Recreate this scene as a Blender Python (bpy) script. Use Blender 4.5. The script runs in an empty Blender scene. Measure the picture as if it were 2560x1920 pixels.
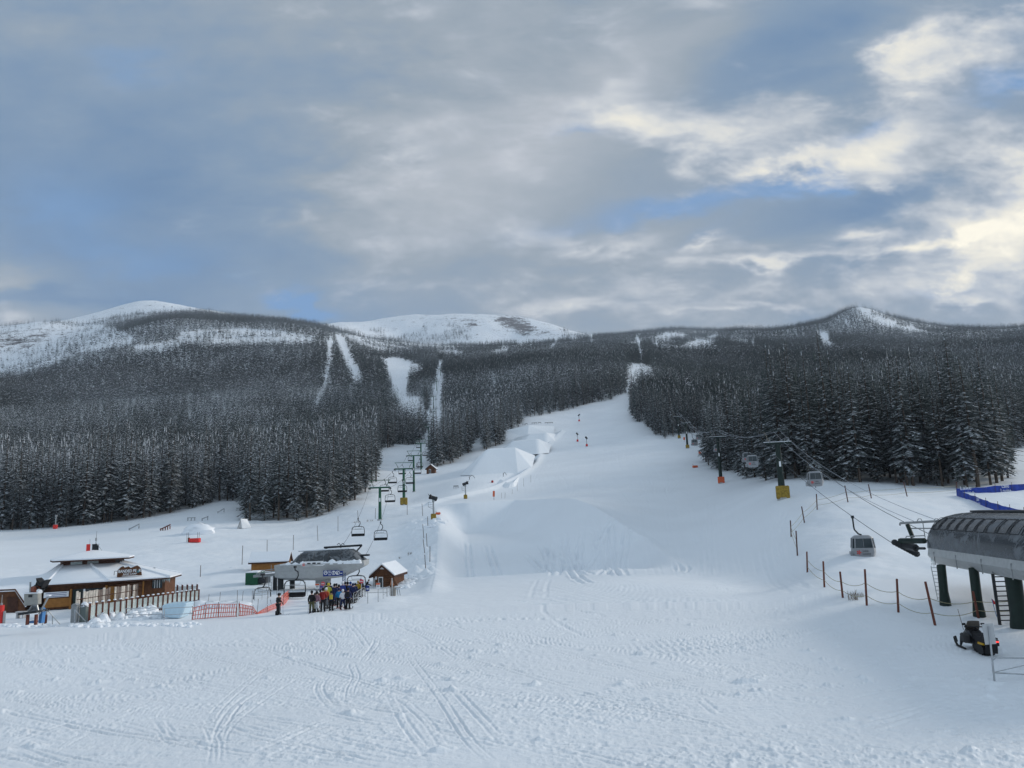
import bpy, math, random
import numpy as np
from mathutils import Vector, Matrix
R = math.radians
SC = bpy.context.scene
COL = SC.collection
# ------------------------------------------------------------------ camera
FPX, CX, CY = 1850.0, 1280.0, 960.0
PITCH, ROLL = R(10.1), R(2.0)
cam = bpy.data.cameras.new("camera"); camo = bpy.data.objects.new("camera", cam); COL.objects.link(camo)
cam.sensor_width = 36.0; cam.lens = FPX / 2560.0 * 36.0; cam.clip_start = 0.3; cam.clip_end = 30000
CM = Matrix.Rotation(R(90) + PITCH, 3, 'X') @ Matrix.Rotation(-ROLL, 3, 'Z')
camo.matrix_world = CM.to_4x4()
SC.camera = camo
# ------------------------------------------------------------------ sun + exposure
SUN_AZ, SUN_EL = R(64), R(20)          # azimuth to the right of the view, elevation
sl = bpy.data.lights.new("sun", 'SUN'); sl.energy = 2.1; sl.angle = R(10); sl.color = (1.0, 0.93, 0.84)
so = bpy.data.objects.new("sun", sl); COL.objects.link(so)
sd = Vector((math.sin(SUN_AZ) * math.cos(SUN_EL), math.cos(SUN_AZ) * math.cos(SUN_EL), math.sin(SUN_EL)))
so.rotation_euler = sd.to_track_quat('Z', 'Y').to_euler(); so.location = (60, 0, 60)
SC.view_settings.view_transform = 'Standard'; SC.view_settings.look = 'None'
SC.view_settings.exposure = 0.20; SC.view_settings.gamma = 1.0
SC.cycles.max_bounces = 6; SC.cycles.diffuse_bounces = 3; SC.cycles.glossy_bounces = 3
SC.cycles.transparent_max_bounces = 8; SC.cycles.volume_bounces = 1
SC.cycles.use_denoising = True

# ------------------------------------------------------------------ node helper
class NT:
    def __init__(s, tree): s.t = tree; s.n = tree.nodes; s.l = tree.links
    def new(s, typ, **kw):
        nd = s.n.new(typ)
        for k, v in kw.items():
            if k == 'inp':
                for a, b in v.items(): s.put(nd.inputs[a], b)
            else: setattr(nd, k, v)
        return nd
    def put(s, sock, v):
        if isinstance(v, bpy.types.NodeSocket): s.l.new(v, sock)
        elif isinstance(v, bpy.types.Node): s.l.new(v.outputs[0], sock)
        else: sock.default_value = v
    def math(s, op, a, b=0.0, c=0.0, clamp=False):
        nd = s.n.new('ShaderNodeMath'); nd.operation = op; nd.use_clamp = clamp
        s.put(nd.inputs[0], a); s.put(nd.inputs[1], b); s.put(nd.inputs[2], c); return nd.outputs[0]
    def vmath(s, op, a, b=(0, 0, 0), out=0):
        nd = s.n.new('ShaderNodeVectorMath'); nd.operation = op
        s.put(nd.inputs[0], a); s.put(nd.inputs[1], b); return nd.outputs[out]
    def mix(s, f, a, b, typ='RGBA', blend='MIX'):
        nd = s.n.new('ShaderNodeMix'); nd.data_type = typ; nd.blend_type = blend
        i = {'RGBA': (6, 7, 2), 'FLOAT': (2, 3, 0)}[typ]
        s.put(nd.inputs[0], f); s.put(nd.inputs[i[0]], a); s.put(nd.inputs[i[1]], b); return nd.outputs[i[2]]
    def mr(s, v, a, b, c=0.0, d=1.0, smooth=True):
        nd = s.n.new('ShaderNodeMapRange'); nd.interpolation_type = 'SMOOTHSTEP' if smooth else 'LINEAR'
        s.put(nd.inputs[0], v)
        for i, x in enumerate((a, b, c, d)): s.put(nd.inputs[i + 1], x)
        return nd.outputs[0]
    def noise(s, vec, scale, detail=4, rough=0.55, dist=0.0, dim='3D'):
        nd = s.n.new('ShaderNodeTexNoise'); nd.noise_dimensions = dim
        if vec is not None: s.put(nd.inputs['Vector'], vec)
        nd.inputs['Scale'].default_value = scale; nd.inputs['Detail'].default_value = detail
        nd.inputs['Roughness'].default_value = rough; nd.inputs['Distortion'].default_value = dist
        return nd.outputs[0]
def c4(c): return (c[0], c[1], c[2], 1.0)
def srgb(r, g, b):
    f = lambda v: (v / 255.0 / 12.92) if v <= 10.3 else ((v / 255.0 + 0.055) / 1.055) ** 2.4
    return (f(r), f(g), f(b))
# ------------------------------------------------------------------ world sky with clouds
def pdir(px, py):
    v = CM @ Vector(((px - CX) / FPX, (CY - py) / FPX, -1.0)); return v
def world():
    w = bpy.data.worlds.new("World"); SC.world = w; w.use_nodes = True
    t = NT(w.node_tree); t.n.clear()
    out = t.new('ShaderNodeOutputWorld'); bg = t.new('ShaderNodeBackground')
    t.l.new(bg.outputs[0], out.inputs[0])
    dirn = t.vmath('NORMALIZE', t.new('ShaderNodeTexCoord').outputs['Generated'])
    sky = t.new('ShaderNodeTexSky', sky_type='NISHITA', sun_disc=False, sun_elevation=SUN_EL,
                sun_rotation=SUN_AZ, altitude=1600.0)
    skyc = t.mix(1.0, sky.outputs[0], c4((.055, .055, .055)), blend='MULTIPLY')
    dot = lambda v: t.vmath('DOT_PRODUCT', dirn, tuple(v), out=1)
    ax, ay, az = (CM @ Vector(v) for v in ((1, 0, 0), (0, 1, 0), (0, 0, -1)))   # bearings on the sky, fixed in the world
    fw = dot(az); fwc = t.math('MAXIMUM', fw, 0.08)
    U = t.math('DIVIDE', dot(ax), fwc); V = t.math('DIVIDE', dot(ay), fwc)
    add = lambda *a: a[0] if len(a) == 1 else t.math('ADD', a[0], add(*a[1:]))
    mul = lambda a, b: t.math('MULTIPLY', a, b)
    uv = t.new('ShaderNodeCombineXYZ', inp={0: U, 1: V, 2: 0.0}).outputs[0]
    mp = t.new('ShaderNodeMapping', inp={0: uv}); mp.inputs['Rotation'].default_value = (0, 0, R(-20)); mp.inputs['Scale'].default_value = (0.75, 1.7, 1)
    st = mp.outputs[0]
    n1 = t.noise(st, 2.0, 6, 0.55, 0.3); n2 = t.noise(t.vmath('ADD', st, (5.2, 1.3, 2)), 4.2, 8, 0.58, 0.25)
    n3 = t.noise(t.vmath('ADD', st, (1.2, 8.3, 4)), 10.0, 9, 0.6, 0.2); n4 = t.noise(t.vmath('ADD', st, (9.2, 3.3, 7)), 1.2, 4, 0.5, 0.2)
    h = lambda x: t.math('SUBTRACT', x, 0.5)
    wu = add(mul(h(n1), .20), mul(h(n2), .20), mul(h(n3), .12)); wv = add(mul(h(n2), -.14), mul(h(n4), .10), mul(h(n3), .09))
    PU = add(U, wu); PV = add(V, wv)
    def ell(px, py, rx, ry, ang, wt):
        cu, cv = (px - CX) / FPX, (CY - py) / FPX; a = R(ang); ca, sa = math.cos(a), math.sin(a)
        du = t.math('SUBTRACT', PU, cu); dv = t.math('SUBTRACT', PV, cv); sx, sy = FPX / rx, FPX / ry
        p = t.math('MULTIPLY_ADD', du, ca * sx, mul(dv, sa * sx)); q = t.math('MULTIPLY_ADD', du, -sa * sy, mul(dv, ca * sy))
        d2 = t.math('MULTIPLY_ADD', p, p, mul(q, q))
        return mul(t.math('EXPONENT', mul(d2, -1.0)), wt)
    lum = add(.55, mul(h(n1), .50), mul(h(n2), .46), mul(h(n3), .30),
              *[ell(*e) for e in ((150,420,650,420,0,-.24),(480,600,600,180,0,-.10),(1080,480,260,170,20,.20),(1480,220,240,130,50,.17),(1250,250,420,300,35,.10),(1720,60,140,60,30,.14),
                  (2150,480,260,45,10,-.26),(1880,110,200,110,25,-.18),(2470,710,150,45,5,-.12),(140,760,230,28,10,-.16),(40,725,100,36,10,.24),(1600,640,300,100,10,.06),(1180,700,160,90,0,-.05),(900,230,170,120,0,-.10))])
    cr = t.new('ShaderNodeValToRGB', inp={0: lum}); e = cr.color_ramp.elements
    e[0].position = 0.0; e[0].color = c4(srgb(88, 116, 150)); e[1].position = 1.0; e[1].color = c4(srgb(202, 202, 208))
    for p, c in ((0.22, (102, 130, 162)), (0.42, (122, 143, 166)), (0.58, (143, 155, 167)), (0.78, (168, 175, 183))):
        k = e.new(p); k.color = c4(srgb(*c))
    col = cr.outputs[0]
    gap = add(mul(h(n4), .5), mul(h(n3), .5), *[ell(*e) for e in ((1690,495,300,42,14,.62),(2150,350,110,48,32,.85),(2040,425,160,24,14,.55),(2490,180,120,45,30,.55),
              (735,742,60,26,0,.85),(2350,720,80,20,10,.40),(360,190,150,60,0,.42),(150,520,190,110,0,.42),(1480,340,70,26,0,.40),(2540,500,60,22,10,.5),(1720,590,80,22,35,.25),(330,640,300,40,0,.28))])
    gm = t.mr(gap, .0, .75)
    gcol = t.mix(.15, c4(srgb(108, 152, 202)), skyc)
    col = t.mix(mul(gm, .8), col, gcol)
    warm = add(mul(h(n2), 1.25), mul(h(n3), 1.7), mul(h(n1), .35), *[ell(*e) for e in ((2150,330,520,330,15,.10),(2350,650,420,160,10,.12),(1600,680,420,160,5,.14),(1500,180,330,180,40,.14),(1080,450,260,160,20,.10))], *[ell(*e) for e in ((1800,335,270,75,-6,.50),(1990,378,130,30,14,.60),(2250,340,170,60,22,.5),(2400,85,250,70,38,.6),(2120,210,160,60,30,.25),(2230,110,120,46,28,.55),
              (2500,570,260,90,18,.70),(2300,600,210,26,14,.58),(2130,575,110,26,8,.50),(1900,655,170,20,6,.50),(1560,615,100,28,0,.30),(1745,600,50,20,40,.45),(1040,380,75,50,10,.38),
              (2400,690,60,22,30,.45),(2420,745,80,18,8,.5),(2200,440,60,14,10,.3),(1530,200,110,40,50,.22),(1440,790,260,16,2,.22),(1950,810,260,14,0,.30),(2750,400,200,300,0,.8),(250,300,700,520,0,-.34))])
    wm = t.mr(warm, .0, 1.12, smooth=False)
    cr2 = t.new('ShaderNodeValToRGB', inp={0: wm}); e = cr2.color_ramp.elements
    e[0].position = 0.0; e[0].color = c4(srgb(176, 184, 198)); e[1].position = 1.0; e[1].color = c4(srgb(250, 244, 226))
    k = e.new(.45); k.color = c4(srgb(196, 200, 204)); k = e.new(.75); k.color = c4(srgb(226, 223, 212))
    col = t.mix(t.mr(wm, 0.02, .60), col, cr2.outputs[0])
    # away from the photographed half: plain broken overcast of the same tone
    off = t.mr(fw, .45, .15)
    n5 = t.noise(dirn, 3.0, 5, .55, .3)
    col = t.mix(off, col, t.mix(t.mr(n5, .35, .65), c4(srgb(146, 168, 190)), c4(srgb(194, 208, 218))))
    t.l.new(col, bg.inputs[0]); bg.inputs[1].default_value = 1.0
    w.cycles.sampling_method = 'MANUAL'; w.cycles.sample_map_resolution = 1024
world()
# ------------------------------------------------------------------ terrain height field
Z0 = -7.4                                   # level of the base area below the camera
def hor(px): return 1290 - 0.035 * (px - 1280)
CP = []
def cp(px, py, r):
    d = pdir(px, py); h = math.hypot(d.x, d.y); tt_ = d.z / h
    if tt_ < 0: r = min(r, Z0 / tt_)                   # nothing lies below the level of the base area
    CP.append((math.atan2(d.x, d.y), r, tt_))
def cz(px, r, z):                            # control by world height
    d = pdir(px, hor(px)); CP.append((math.atan2(d.x, d.y), r, z / r))
for px in (-500, 0, 400, 800, 1200, 1600, 2000, 2400, 3000):
    for r in (5, 12, 24, 38, 52): cz(px, r, Z0)
for px in (200, 600, 1000, 1300, 1500, 1750): cz(px, 64, Z0)
COLS = {
 0:    [(1506,95),(1420,135),(1370,180),(1330,232),(1290,290),(1240,380),(1150,600),(1060,900),(1000,1200),(962,1500),(958,1750),(935,2200),(860,2700),(818,3100)],
 200:  [(1499,95),(1425,128),(1368,170),(1315,228),(1260,330),(1150,600),(1050,900),(960,1350),(905,1750),(872,1950),(868,2200),(840,2700),(812,3150)],
 420:  [(1484,96),(1405,130),(1340,175),(1290,232),(1240,330),(1150,580),(1040,900),(940,1350),(880,1700),(830,2000),(800,2250),(796,2500)],
 600:  [(1480,90),(1420,118),(1350,160),(1300,205),(1262,250),(1215,330),(1130,570),(1020,900),(930,1350),(860,1800),(818,2100),(800,2350),(799,2600)],
 760:  [(1465,98),(1400,122),(1340,165),(1303,195),(1262,255),(1215,320),(1130,550),(1020,900),(930,1300),(870,1700),(828,2050),(812,2350),(812,2600)],
 900:  [(1455,102),(1380,128),(1310,165),(1262,205),(1215,262),(1165,330),(1115,450),(1030,800),(960,1150),(890,1700),(855,2100),(845,2600)],
 1000: [(1447,102),(1372,128),(1300,158),(1263,225),(1225,262),(1174,325),(1120,430),(1062,600),(1022,720),(975,950),(920,1350),(885,2000),(860,2700)],
 1150: [(1445,100),(1400,110),(1350,122),(1285,142),(1262,170),(1240,200),(1205,250),(1160,325),(1100,450),(1030,620),(980,850),(920,1300),(885,2000),(868,2700)],
 1300: [(1445,98),(1400,106),(1340,119),(1280,134),(1258,160),(1240,200),(1205,240),(1160,300),(1110,375),(1062,450),(1030,520),(970,720),(925,900),(905,1300),(872,2300),(862,2700)],
 1450: [(1455,92),(1400,104),(1340,118),(1275,136),(1248,152),(1232,185),(1200,225),(1150,300),(1095,390),(1050,470),(1005,570),(960,720),(920,900),(900,1300),(862,2300),(850,2700)],
 1600: [(1500,78),(1445,93),(1395,106),(1330,130),(1265,160),(1215,195),(1160,260),(1100,360),(1040,460),(990,600),(955,800),(915,1000),(880,1600),(850,2400),(842,2700)],
 1750: [(1470,84),(1420,99),(1360,118),(1290,148),(1230,180),(1180,225),(1130,300),(1090,360),(1040,480),(980,750),(930,1100),(870,1800),(845,2500),(838,2800)],
 1950: [(1450,80),(1390,90),(1330,103),(1275,116),(1245,126),(1205,152),(1150,230),(1080,380),(1000,650),(940,1000),(890,1500),(850,2200),(832,2900)],
 2050: [(1540,54),(1480,64),(1400,79),(1330,95),(1270,110),(1225,135),(1200,150),(1140,240),(1070,380),(990,650),(930,1000),(870,1600),(830,2300),(812,2800)],
 2200: [(1550,50),(1500,59),(1420,74),(1340,90),(1270,108),(1230,130),(1208,150),(1150,230),(1080,360),(990,650),(930,1000),(870,1600),(825,2300),(795,2700)],
 2400: [(1560,50),(1500,60),(1430,74),(1350,92),(1280,112),(1235,135),(1217,152),(1160,220),(1080,360),(980,650),(920,1000),(870,1700),(840,2400),(826,2700)],
 2560: [(1520,58),(1440,73),(1360,92),(1290,112),(1235,138),(1210,155),(1160,230),(1120,330),(1030,520),(950,850),(900,1300),(860,1900),(835,2500),(829,2700)],
}
for px, l in COLS.items():
    for py, r in l: cp(px, py, r)
for px in (-500, 3000):                       # beyond the frame on both sides
    for r, z in ((110, -5), (200, 2), (400, 25), (900, 130), (1700, 370), (2700, 600)): cz(px, r, z)
for px, py, r in ((110,806,3100),(2150,770,2800),(2110,782,2800),(2080,800,2780),(2195,785,2800),(2240,802,2800),(2300,824,2750),(1850,824,2800),
                  (1700,830,2800),(2010,816,2800)): cp(px, py, r)
# summits behind the wooded ridges
for px, py in ((60,895),(170,862),(240,826),(310,797),(360,787),(420,797),(480,822),(540,855),(620,880)): cp(px, py, 4200)
for px, py in ((750,840),(830,812),(900,806),(960,797),(1040,790),(1120,787),(1200,786),(1280,791),(1340,803),(1400,824),(1460,845),(1520,860)): cp(px, py, 3900)
for px in (1700, 2000, 2300, 2600): cp(px, 880, 4200)
for px, py in ((960,880),(1100,880),(1250,872),(1400,860)): cp(px, py, 3000)
for px, py in ((1000,845),(1150,835),(1280,838)): cp(px, py, 3450)
for px in (0, 300, 600, 900, 1200, 1500, 1900, 2300): cz(px, 5200, 560)
CP = np.array(CP)
KA = 2.2
def feat(az, r): return np.stack([az * KA, np.log(r)], -1)
cA = feat(CP[:, 0], CP[:, 1]); cS = CP[:, 2] - Z0 / CP[:, 1]
def tk(d2): return 0.5 * d2 * np.log(d2 + 1e-12)
n = len(CP)
D2 = ((cA[:, None] - cA[None]) ** 2).sum(-1)
A = np.zeros((n + 3, n + 3)); A[:n, :n] = tk(D2) + np.eye(n) * 4e-5
A[:n, n] = 1; A[:n, n + 1:] = cA; A[n, :n] = 1; A[n + 1:, :n] = cA.T
sol = np.linalg.solve(A, np.concatenate([cS, [0, 0, 0]]))
GA = np.linspace(-math.pi * .30, math.pi * .30, 380); GR = np.linspace(math.log(4), math.log(6000), 520)
aa, rr = np.meshgrid(GA, GR, indexing='ij')
F = np.stack([aa.ravel() * KA, rr.ravel()], -1); S = np.zeros(len(F))
for i in range(0, len(F), 20000):
    q = F[i:i + 20000]; S[i:i + 20000] = tk(((q[:, None] - cA[None]) ** 2).sum(-1)) @ sol[:n] + sol[n] + q @ sol[n + 1:]
S = S.reshape(aa.shape)
def smooth01(x): x = np.clip(x, 0, 1); return x * x * (3 - 2 * x)
rng = np.random.default_rng(7)
def vnoise(x, y, seed=0):
    xi = np.floor(x).astype(np.int64); yi = np.floor(y).astype(np.int64); fx = x - xi; fy = y - yi
    fx = fx * fx * (3 - 2 * fx); fy = fy * fy * (3 - 2 * fy)
    def h(a, b):
        v = (a * 374761393 + b * 668265263 + seed * 1442695041) & 0xffffffff
        v = ((v ^ (v >> 13)) * 1274126177) & 0xffffffff
        return ((v ^ (v >> 16)) & 0xffff) / 32767.5 - 1
    return (h(xi, yi) * (1 - fx) + h(xi + 1, yi) * fx) * (1 - fy) + (h(xi, yi + 1) * (1 - fx) + h(xi + 1, yi + 1) * fx) * fy
def fbm(x, y, oct=4, seed=0, g=.5):
    s = 0; a = 1.0
    for o in range(oct): s = s + a * vnoise(x * 2 ** o + 17.3 * o, y * 2 ** o - 9.1 * o, seed + o); a *= g
    return s
def base_z(x, y):
    x = np.asarray(x, float); y = np.asarray(y, float)
    r = np.maximum(np.hypot(x, y), 4.01); az = np.arctan2(x, y)
    u = (np.clip(az, GA[0], GA[-1]) - GA[0]) / (GA[1] - GA[0]); v = (np.log(np.minimum(r, 5990)) - GR[0]) / (GR[1] - GR[0])
    i = np.clip(u.astype(int), 0, len(GA) - 2); j = np.clip(v.astype(int), 0, len(GR) - 2); fu = u - i; fv = v - j
    s = (S[i, j] * (1 - fu) + S[i + 1, j] * fu) * (1 - fv) + (S[i, j + 1] * (1 - fu) + S[i + 1, j + 1] * fu) * fv
    s = s * smooth01((r - 45) / 22)
    side = smooth01((np.abs(az) - 1.0) / 1.2)      # behind the viewpoint the ground stays low
    return (s * r * (1 - side)) + Z0 + side * np.maximum(r - 300, 0) * .12
def ray_base(px, py):
    d = pdir(px, py); h = math.hypot(d.x, d.y); d = d / h
    rs = np.exp(np.linspace(math.log(10), math.log(5500), 5000))
    zz = base_z(d.x * rs, d.y * rs); k = np.nonzero(zz > d.z * rs)[0]
    if len(k) == 0: k = [int(np.argmin(d.z * rs - zz))]
    r0, r1 = rs[max(k[0] - 1, 0)], rs[k[0]]
    for _ in range(14):
        m = .5 * (r0 + r1)
        if float(base_z(d.x * m, d.y * m)) > d.z * m: r1 = m
        else: r0 = m
    return r1 * d.x, r1 * d.y
def W2(pts): return np.array([ray_base(a, b) for a, b in pts])
def seg_dist(x, y, poly):
    """distance to a polyline, signed side of the nearest segment, arc length there"""
    best = np.full(np.shape(x), 1e9); side = np.zeros(np.shape(x)); arc = np.zeros(np.shape(x)); L = 0.0
    for (ax, ay), (bx, by) in zip(poly[:-1], poly[1:]):
        dx, dy = bx - ax, by - ay; ll = math.hypot(dx, dy) + 1e-9
        t = np.clip(((x - ax) * dx + (y - ay) * dy) / ll ** 2, 0, 1)
        d = np.hypot(x - ax - t * dx, y - ay - t * dy); m = d < best
        best = np.where(m, d, best); side = np.where(m, ((x - ax) * dy - (y - ay) * dx) / ll, side); arc = np.where(m, L + t * ll, arc); L += ll
    return best, side, arc
BERM = W2([(1075,1262),(1150,1243),(1230,1222),(1300,1192),(1340,1160),(1352,1132),(1385,1098),(1405,1078)])
CREASE = W2([(960,1272),(1060,1266),(1170,1260),(1290,1253),(1435,1248),(1520,1290),(1620,1352),(1722,1428)])
SWING = W2([(1075,1490),(1088,1440),(1092,1370),(1098,1300)])
def macro(x, y):
    """banks, berms and creases built on top of the base sheet, 60 to 500 m out"""
    r = np.hypot(x, y); z = np.zeros(np.shape(x))
    m = (r > 60) & (r < 520) & (y > 0)
    if not m.any(): return z
    xm, ym = x[m], y[m]; zz = np.zeros(len(xm))
    d, s, a = seg_dist(xm, ym, BERM); zz += 0.9 * np.exp(-(d / 1.6) ** 2) - .5 * np.exp(-((d - 3) / 2.2) ** 2) * (s < 0)
    d, s, a = seg_dist(xm, ym, CREASE)
    L = 75.0
    Lc = float(np.hypot(*(CREASE[1:] - CREASE[:-1]).T).sum()); ef = smooth01((np.arctan2(xm, ym) + .108) / .045) * smooth01((Lc - a - .5) / 12) * smooth01((np.hypot(xm, ym) - 84) / 22)
    zz += np.where(s > 0, -5.6 * smooth01(d / 11) * np.exp(-(np.maximum(d - 11, 0) / 30) ** 2), 0) * ef + .35 * np.exp(-(d / 1.2) ** 2) * ef
    d, s, a = seg_dist(xm, ym, SWING); Ls = float(np.hypot(*(SWING[1:] - SWING[:-1]).T).sum()); zz += (.5 * np.exp(-(d / 1.5) ** 2) - .35 * np.exp(-((d - 5) / 3.5) ** 2) * (s < 0)) * smooth01(a / 8) * smooth01((Ls - a) / 8)
    z[m] = zz
    return z
# ------------------------------------------------------------------ materials
MATS = {}
def mat(name, col, rough=.6, metal=0.0, spec=.3, bump=0.0, bscale=20.0, var=0.0, vscale=3.0):
    if name in MATS: return MATS[name]
    m = bpy.data.materials.new(name); m.use_nodes = True; t = NT(m.node_tree)
    b = t.n['Principled BSDF']; b.inputs['Roughness'].default_value = rough; b.inputs['Metallic'].default_value = metal
    b.inputs['Specular IOR Level'].default_value = spec
    co = t.new('ShaderNodeTexCoord').outputs['Object']
    if var > 0:
        n_ = t.noise(co, vscale, 5, .6)
        t.put(b.inputs['Base Color'], t.mix(t.mr(n_, .3, .7), c4([c * (1 - var) for c in col]), c4([min(1, c * (1 + var)) for c in col])))
    else: b.inputs['Base Color'].default_value = c4(col)
    if bump > 0:
        bn = t.new('ShaderNodeBump', inp={'Height': t.noise(co, bscale, 4)}); bn.inputs['Strength'].default_value = bump; bn.inputs['Distance'].default_value = .02
        t.l.new(bn.outputs[0], b.inputs['Normal'])
    MATS[name] = m; return m
def snow_mat(name, col=(.80, .835, .875), b1=.5, s1=9.0, b2=.3, s2=2.2, rock=False):
    m = bpy.data.materials.new(name); m.use_nodes = True; t = NT(m.node_tree); b = t.n['Principled BSDF']
    b.inputs['Roughness'].default_value = .55; b.inputs['Specular IOR Level'].default_value = .25
    pos = t.new('ShaderNodeNewGeometry').outputs['Position']
    n1 = t.noise(pos, s1, 6, .65); n2 = t.noise(pos, s2, 5, .6); n3 = t.noise(pos, .07, 3, .5)
    colr = t.mix(t.mr(n3, .3, .7), c4([c * .97 for c in col]), c4([min(1, c * 1.02) for c in col]))
    if rock:
        # wind-scoured rock bands on the steep bare summits, scree lower down
        geo = t.new('ShaderNodeNewGeometry'); sp = t.new('ShaderNodeSeparateXYZ', inp={0: pos})
        at = t.new('ShaderNodeAttribute', attribute_name='rock')
        nr = t.noise(t.vmath('MULTIPLY', pos, (1, .45, 2.2)), .022, 8, .72)
        nf = t.noise(pos, .11, 6, .7)
        k = t.mr(t.math('ADD', t.math('ADD', t.math('MULTIPLY', nr, 1.0), t.math('MULTIPLY', nf, .7)), t.math('MULTIPLY', at.outputs['Fac'], .20)), .955, 1.05)
        colr = t.mix(k, colr, t.mix(t.noise(pos, .08, 5), c4((.055, .05, .052)), c4((.16, .14, .135))))
    t.put(b.inputs['Base Color'], colr)
    bn = t.new('ShaderNodeBump', inp={'Height': n2}); bn.inputs['Strength'].default_value = b2; bn.inputs['Distance'].default_value = .06 if not rock else 3.0
    bm_ = t.new('ShaderNodeBump', inp={'Height': n1, 'Normal': bn.outputs[0]}); bm_.inputs['Strength'].default_value = b1; bm_.inputs['Distance'].default_value = .015 if not rock else .6
    t.l.new(bm_.outputs[0], b.inputs['Normal'])
    MATS[name] = m; return m
M_SNOW = snow_mat('snow', b1=1.0, s1=9.0, b2=.8, s2=2.4)
M_SNOWF = snow_mat('snow_slope', b1=.35, s1=4.0, b2=.35, s2=.7)
M_SNOWM = snow_mat('snow_mountain', col=(.80, .83, .87), b1=.35, s1=.12, b2=.45, s2=.03, rock=True)
M_CAP = mat('snow_cap', (.82, .85, .89), .6, bump=.5, bscale=6)
def mesh_np(name, v, f, m=None, smooth=True, attrs=None, mats=None, midx=None):
    me = bpy.data.meshes.new(name); k = f.shape[1]
    me.vertices.add(len(v)); me.vertices.foreach_set('co', np.ascontiguousarray(v, np.float32).ravel())
    me.loops.add(f.size); me.loops.foreach_set('vertex_index', np.ascontiguousarray(f, np.int32).ravel())
    me.polygons.add(len(f)); me.polygons.foreach_set('loop_start', np.arange(0, f.size, k, dtype=np.int32))
    if midx is not None: me.polygons.foreach_set('material_index', midx.astype(np.int32))
    me.update(calc_edges=True)
    if smooth: me.polygons.foreach_set('use_smooth', np.ones(len(f), bool))
    for nm, arr in (attrs or {}).items():
        a = me.attributes.new(nm, 'FLOAT', 'POINT'); a.data.foreach_set('value', arr.astype(np.float32))
    for q in (mats or ([m] if m else [])): me.materials.append(q)
    return me
def link(name, me, parent=None, **props):
    o = bpy.data.objects.new(name, me); COL.objects.link(o)
    if parent is not None: o.parent = parent
    for k, v in props.items(): o[k] = v
    return o
# ------------------------------------------------------------------ small relief: ski tracks, corduroy, cat tracks, chopped snow
class Relief:
    """height raster in metres over a rectangle of the base area, sampled by the ground sheet"""
    def __init__(s, x0, x1, y0, y1, d):
        s.x0, s.y0, s.d = x0, y0, d; s.nx = int((x1 - x0) / d) + 1; s.ny = int((y1 - y0) / d) + 1
        s.h = np.zeros((s.nx, s.ny), np.float32)
    def grid(s):
        return np.meshgrid(s.x0 + np.arange(s.nx) * s.d, s.y0 + np.arange(s.ny) * s.d, indexing='ij')
    def track(s, pts, w, depth, lip=.28, tread=0.0, tper=.3):
        pts = np.asarray(pts, float); seg = np.hypot(*(pts[1:] - pts[:-1]).T); L = np.concatenate([[0], np.cumsum(seg)])
        if L[-1] < .2: return
        q = np.arange(0, L[-1], s.d * .7); px = np.interp(q, L, pts[:, 0]); py = np.interp(q, L, pts[:, 1])
        k = int(w * 1.6 / s.d) + 2; acc = {}
        oi, oj = np.meshgrid(np.arange(-k, k + 1), np.arange(-k, k + 1), indexing='ij')
        ii = np.round((px - s.x0) / s.d).astype(int)[:, None, None] + oi[None]; jj = np.round((py - s.y0) / s.d).astype(int)[:, None, None] + oj[None]
        dd = np.hypot(s.x0 + ii * s.d - px[:, None, None], s.y0 + jj * s.d - py[:, None, None])
        ok = (ii >= 0) & (ii < s.nx) & (jj >= 0) & (jj < s.ny) & (dd < w * 1.7)
        flat = (ii * s.ny + jj)[ok]; d = dd[ok]; qq = np.broadcast_to(q[:, None, None], dd.shape)[ok]
        o = np.lexsort((d, flat)); flat = flat[o]; d = d[o]; qq = qq[o]
        u, first = np.unique(flat, return_index=True); d = d[first]; qq = qq[first]
        fade = np.minimum(1, np.minimum(qq, L[-1] - qq) / min(4.0, L[-1] * .4))
        v = -depth * np.exp(-(d / (w * .5)) ** 2) + depth * lip * np.exp(-((d - w) / (w * .4)) ** 2)
        if tread > 0: v += tread * (np.sin(qq * 2 * math.pi / tper) > .1) * (d < w)
        v = v * (.70 + .45 * fbm(qq * .35 + len(q) * .37, d * 6 + pts[0, 0], 3, 13)) + depth * .22 * fbm(qq * 6, d * 22 + len(q), 2, 14) * (d < w * 1.4)
        s.h.ravel()[u] += (v * fade).astype(np.float32)
    def sample(s, x, y):
        u = (x - s.x0) / s.d; v = (y - s.y0) / s.d; ok = (u >= 0) & (v >= 0) & (u < s.nx - 1.01) & (v < s.ny - 1.01)
        u = np.where(ok, u, 0); v = np.where(ok, v, 0); i = u.astype(int); j = v.astype(int); fu = u - i; fv = v - j
        z = (s.h[i, j] * (1 - fu) + s.h[i + 1, j] * fu) * (1 - fv) + (s.h[i, j + 1] * (1 - fu) + s.h[i + 1, j + 1] * fu) * fv
        return np.where(ok, z, 0)
def spline(pts, n=24):
    p = np.asarray(pts, float); p = np.vstack([2 * p[0] - p[1], p, 2 * p[-1] - p[-2]]); out = []
    for i in range(1, len(p) - 2):
        for t in np.linspace(0, 1, n, endpoint=False):
            out.append(.5 * (2 * p[i] + (p[i + 1] - p[i - 1]) * t + (2 * p[i - 1] - 5 * p[i] + 4 * p[i + 1] - p[i + 2]) * t * t + (3 * p[i] - p[i - 1] - 3 * p[i + 1] + p[i + 2]) * t ** 3))
    out.append(p[-2]); return np.array(out)
def offs(p, o):
    t = np.gradient(p, axis=0); n_ = np.stack([-t[:, 1], t[:, 0]], -1) / (np.hypot(*t.T)[:, None] + 1e-9); return p + n_ * o
RN = Relief(-42, 46, 16, 64, .045); RF = Relief(-80, 95, 62, 425, .15)
rt = random.Random(5)
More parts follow.
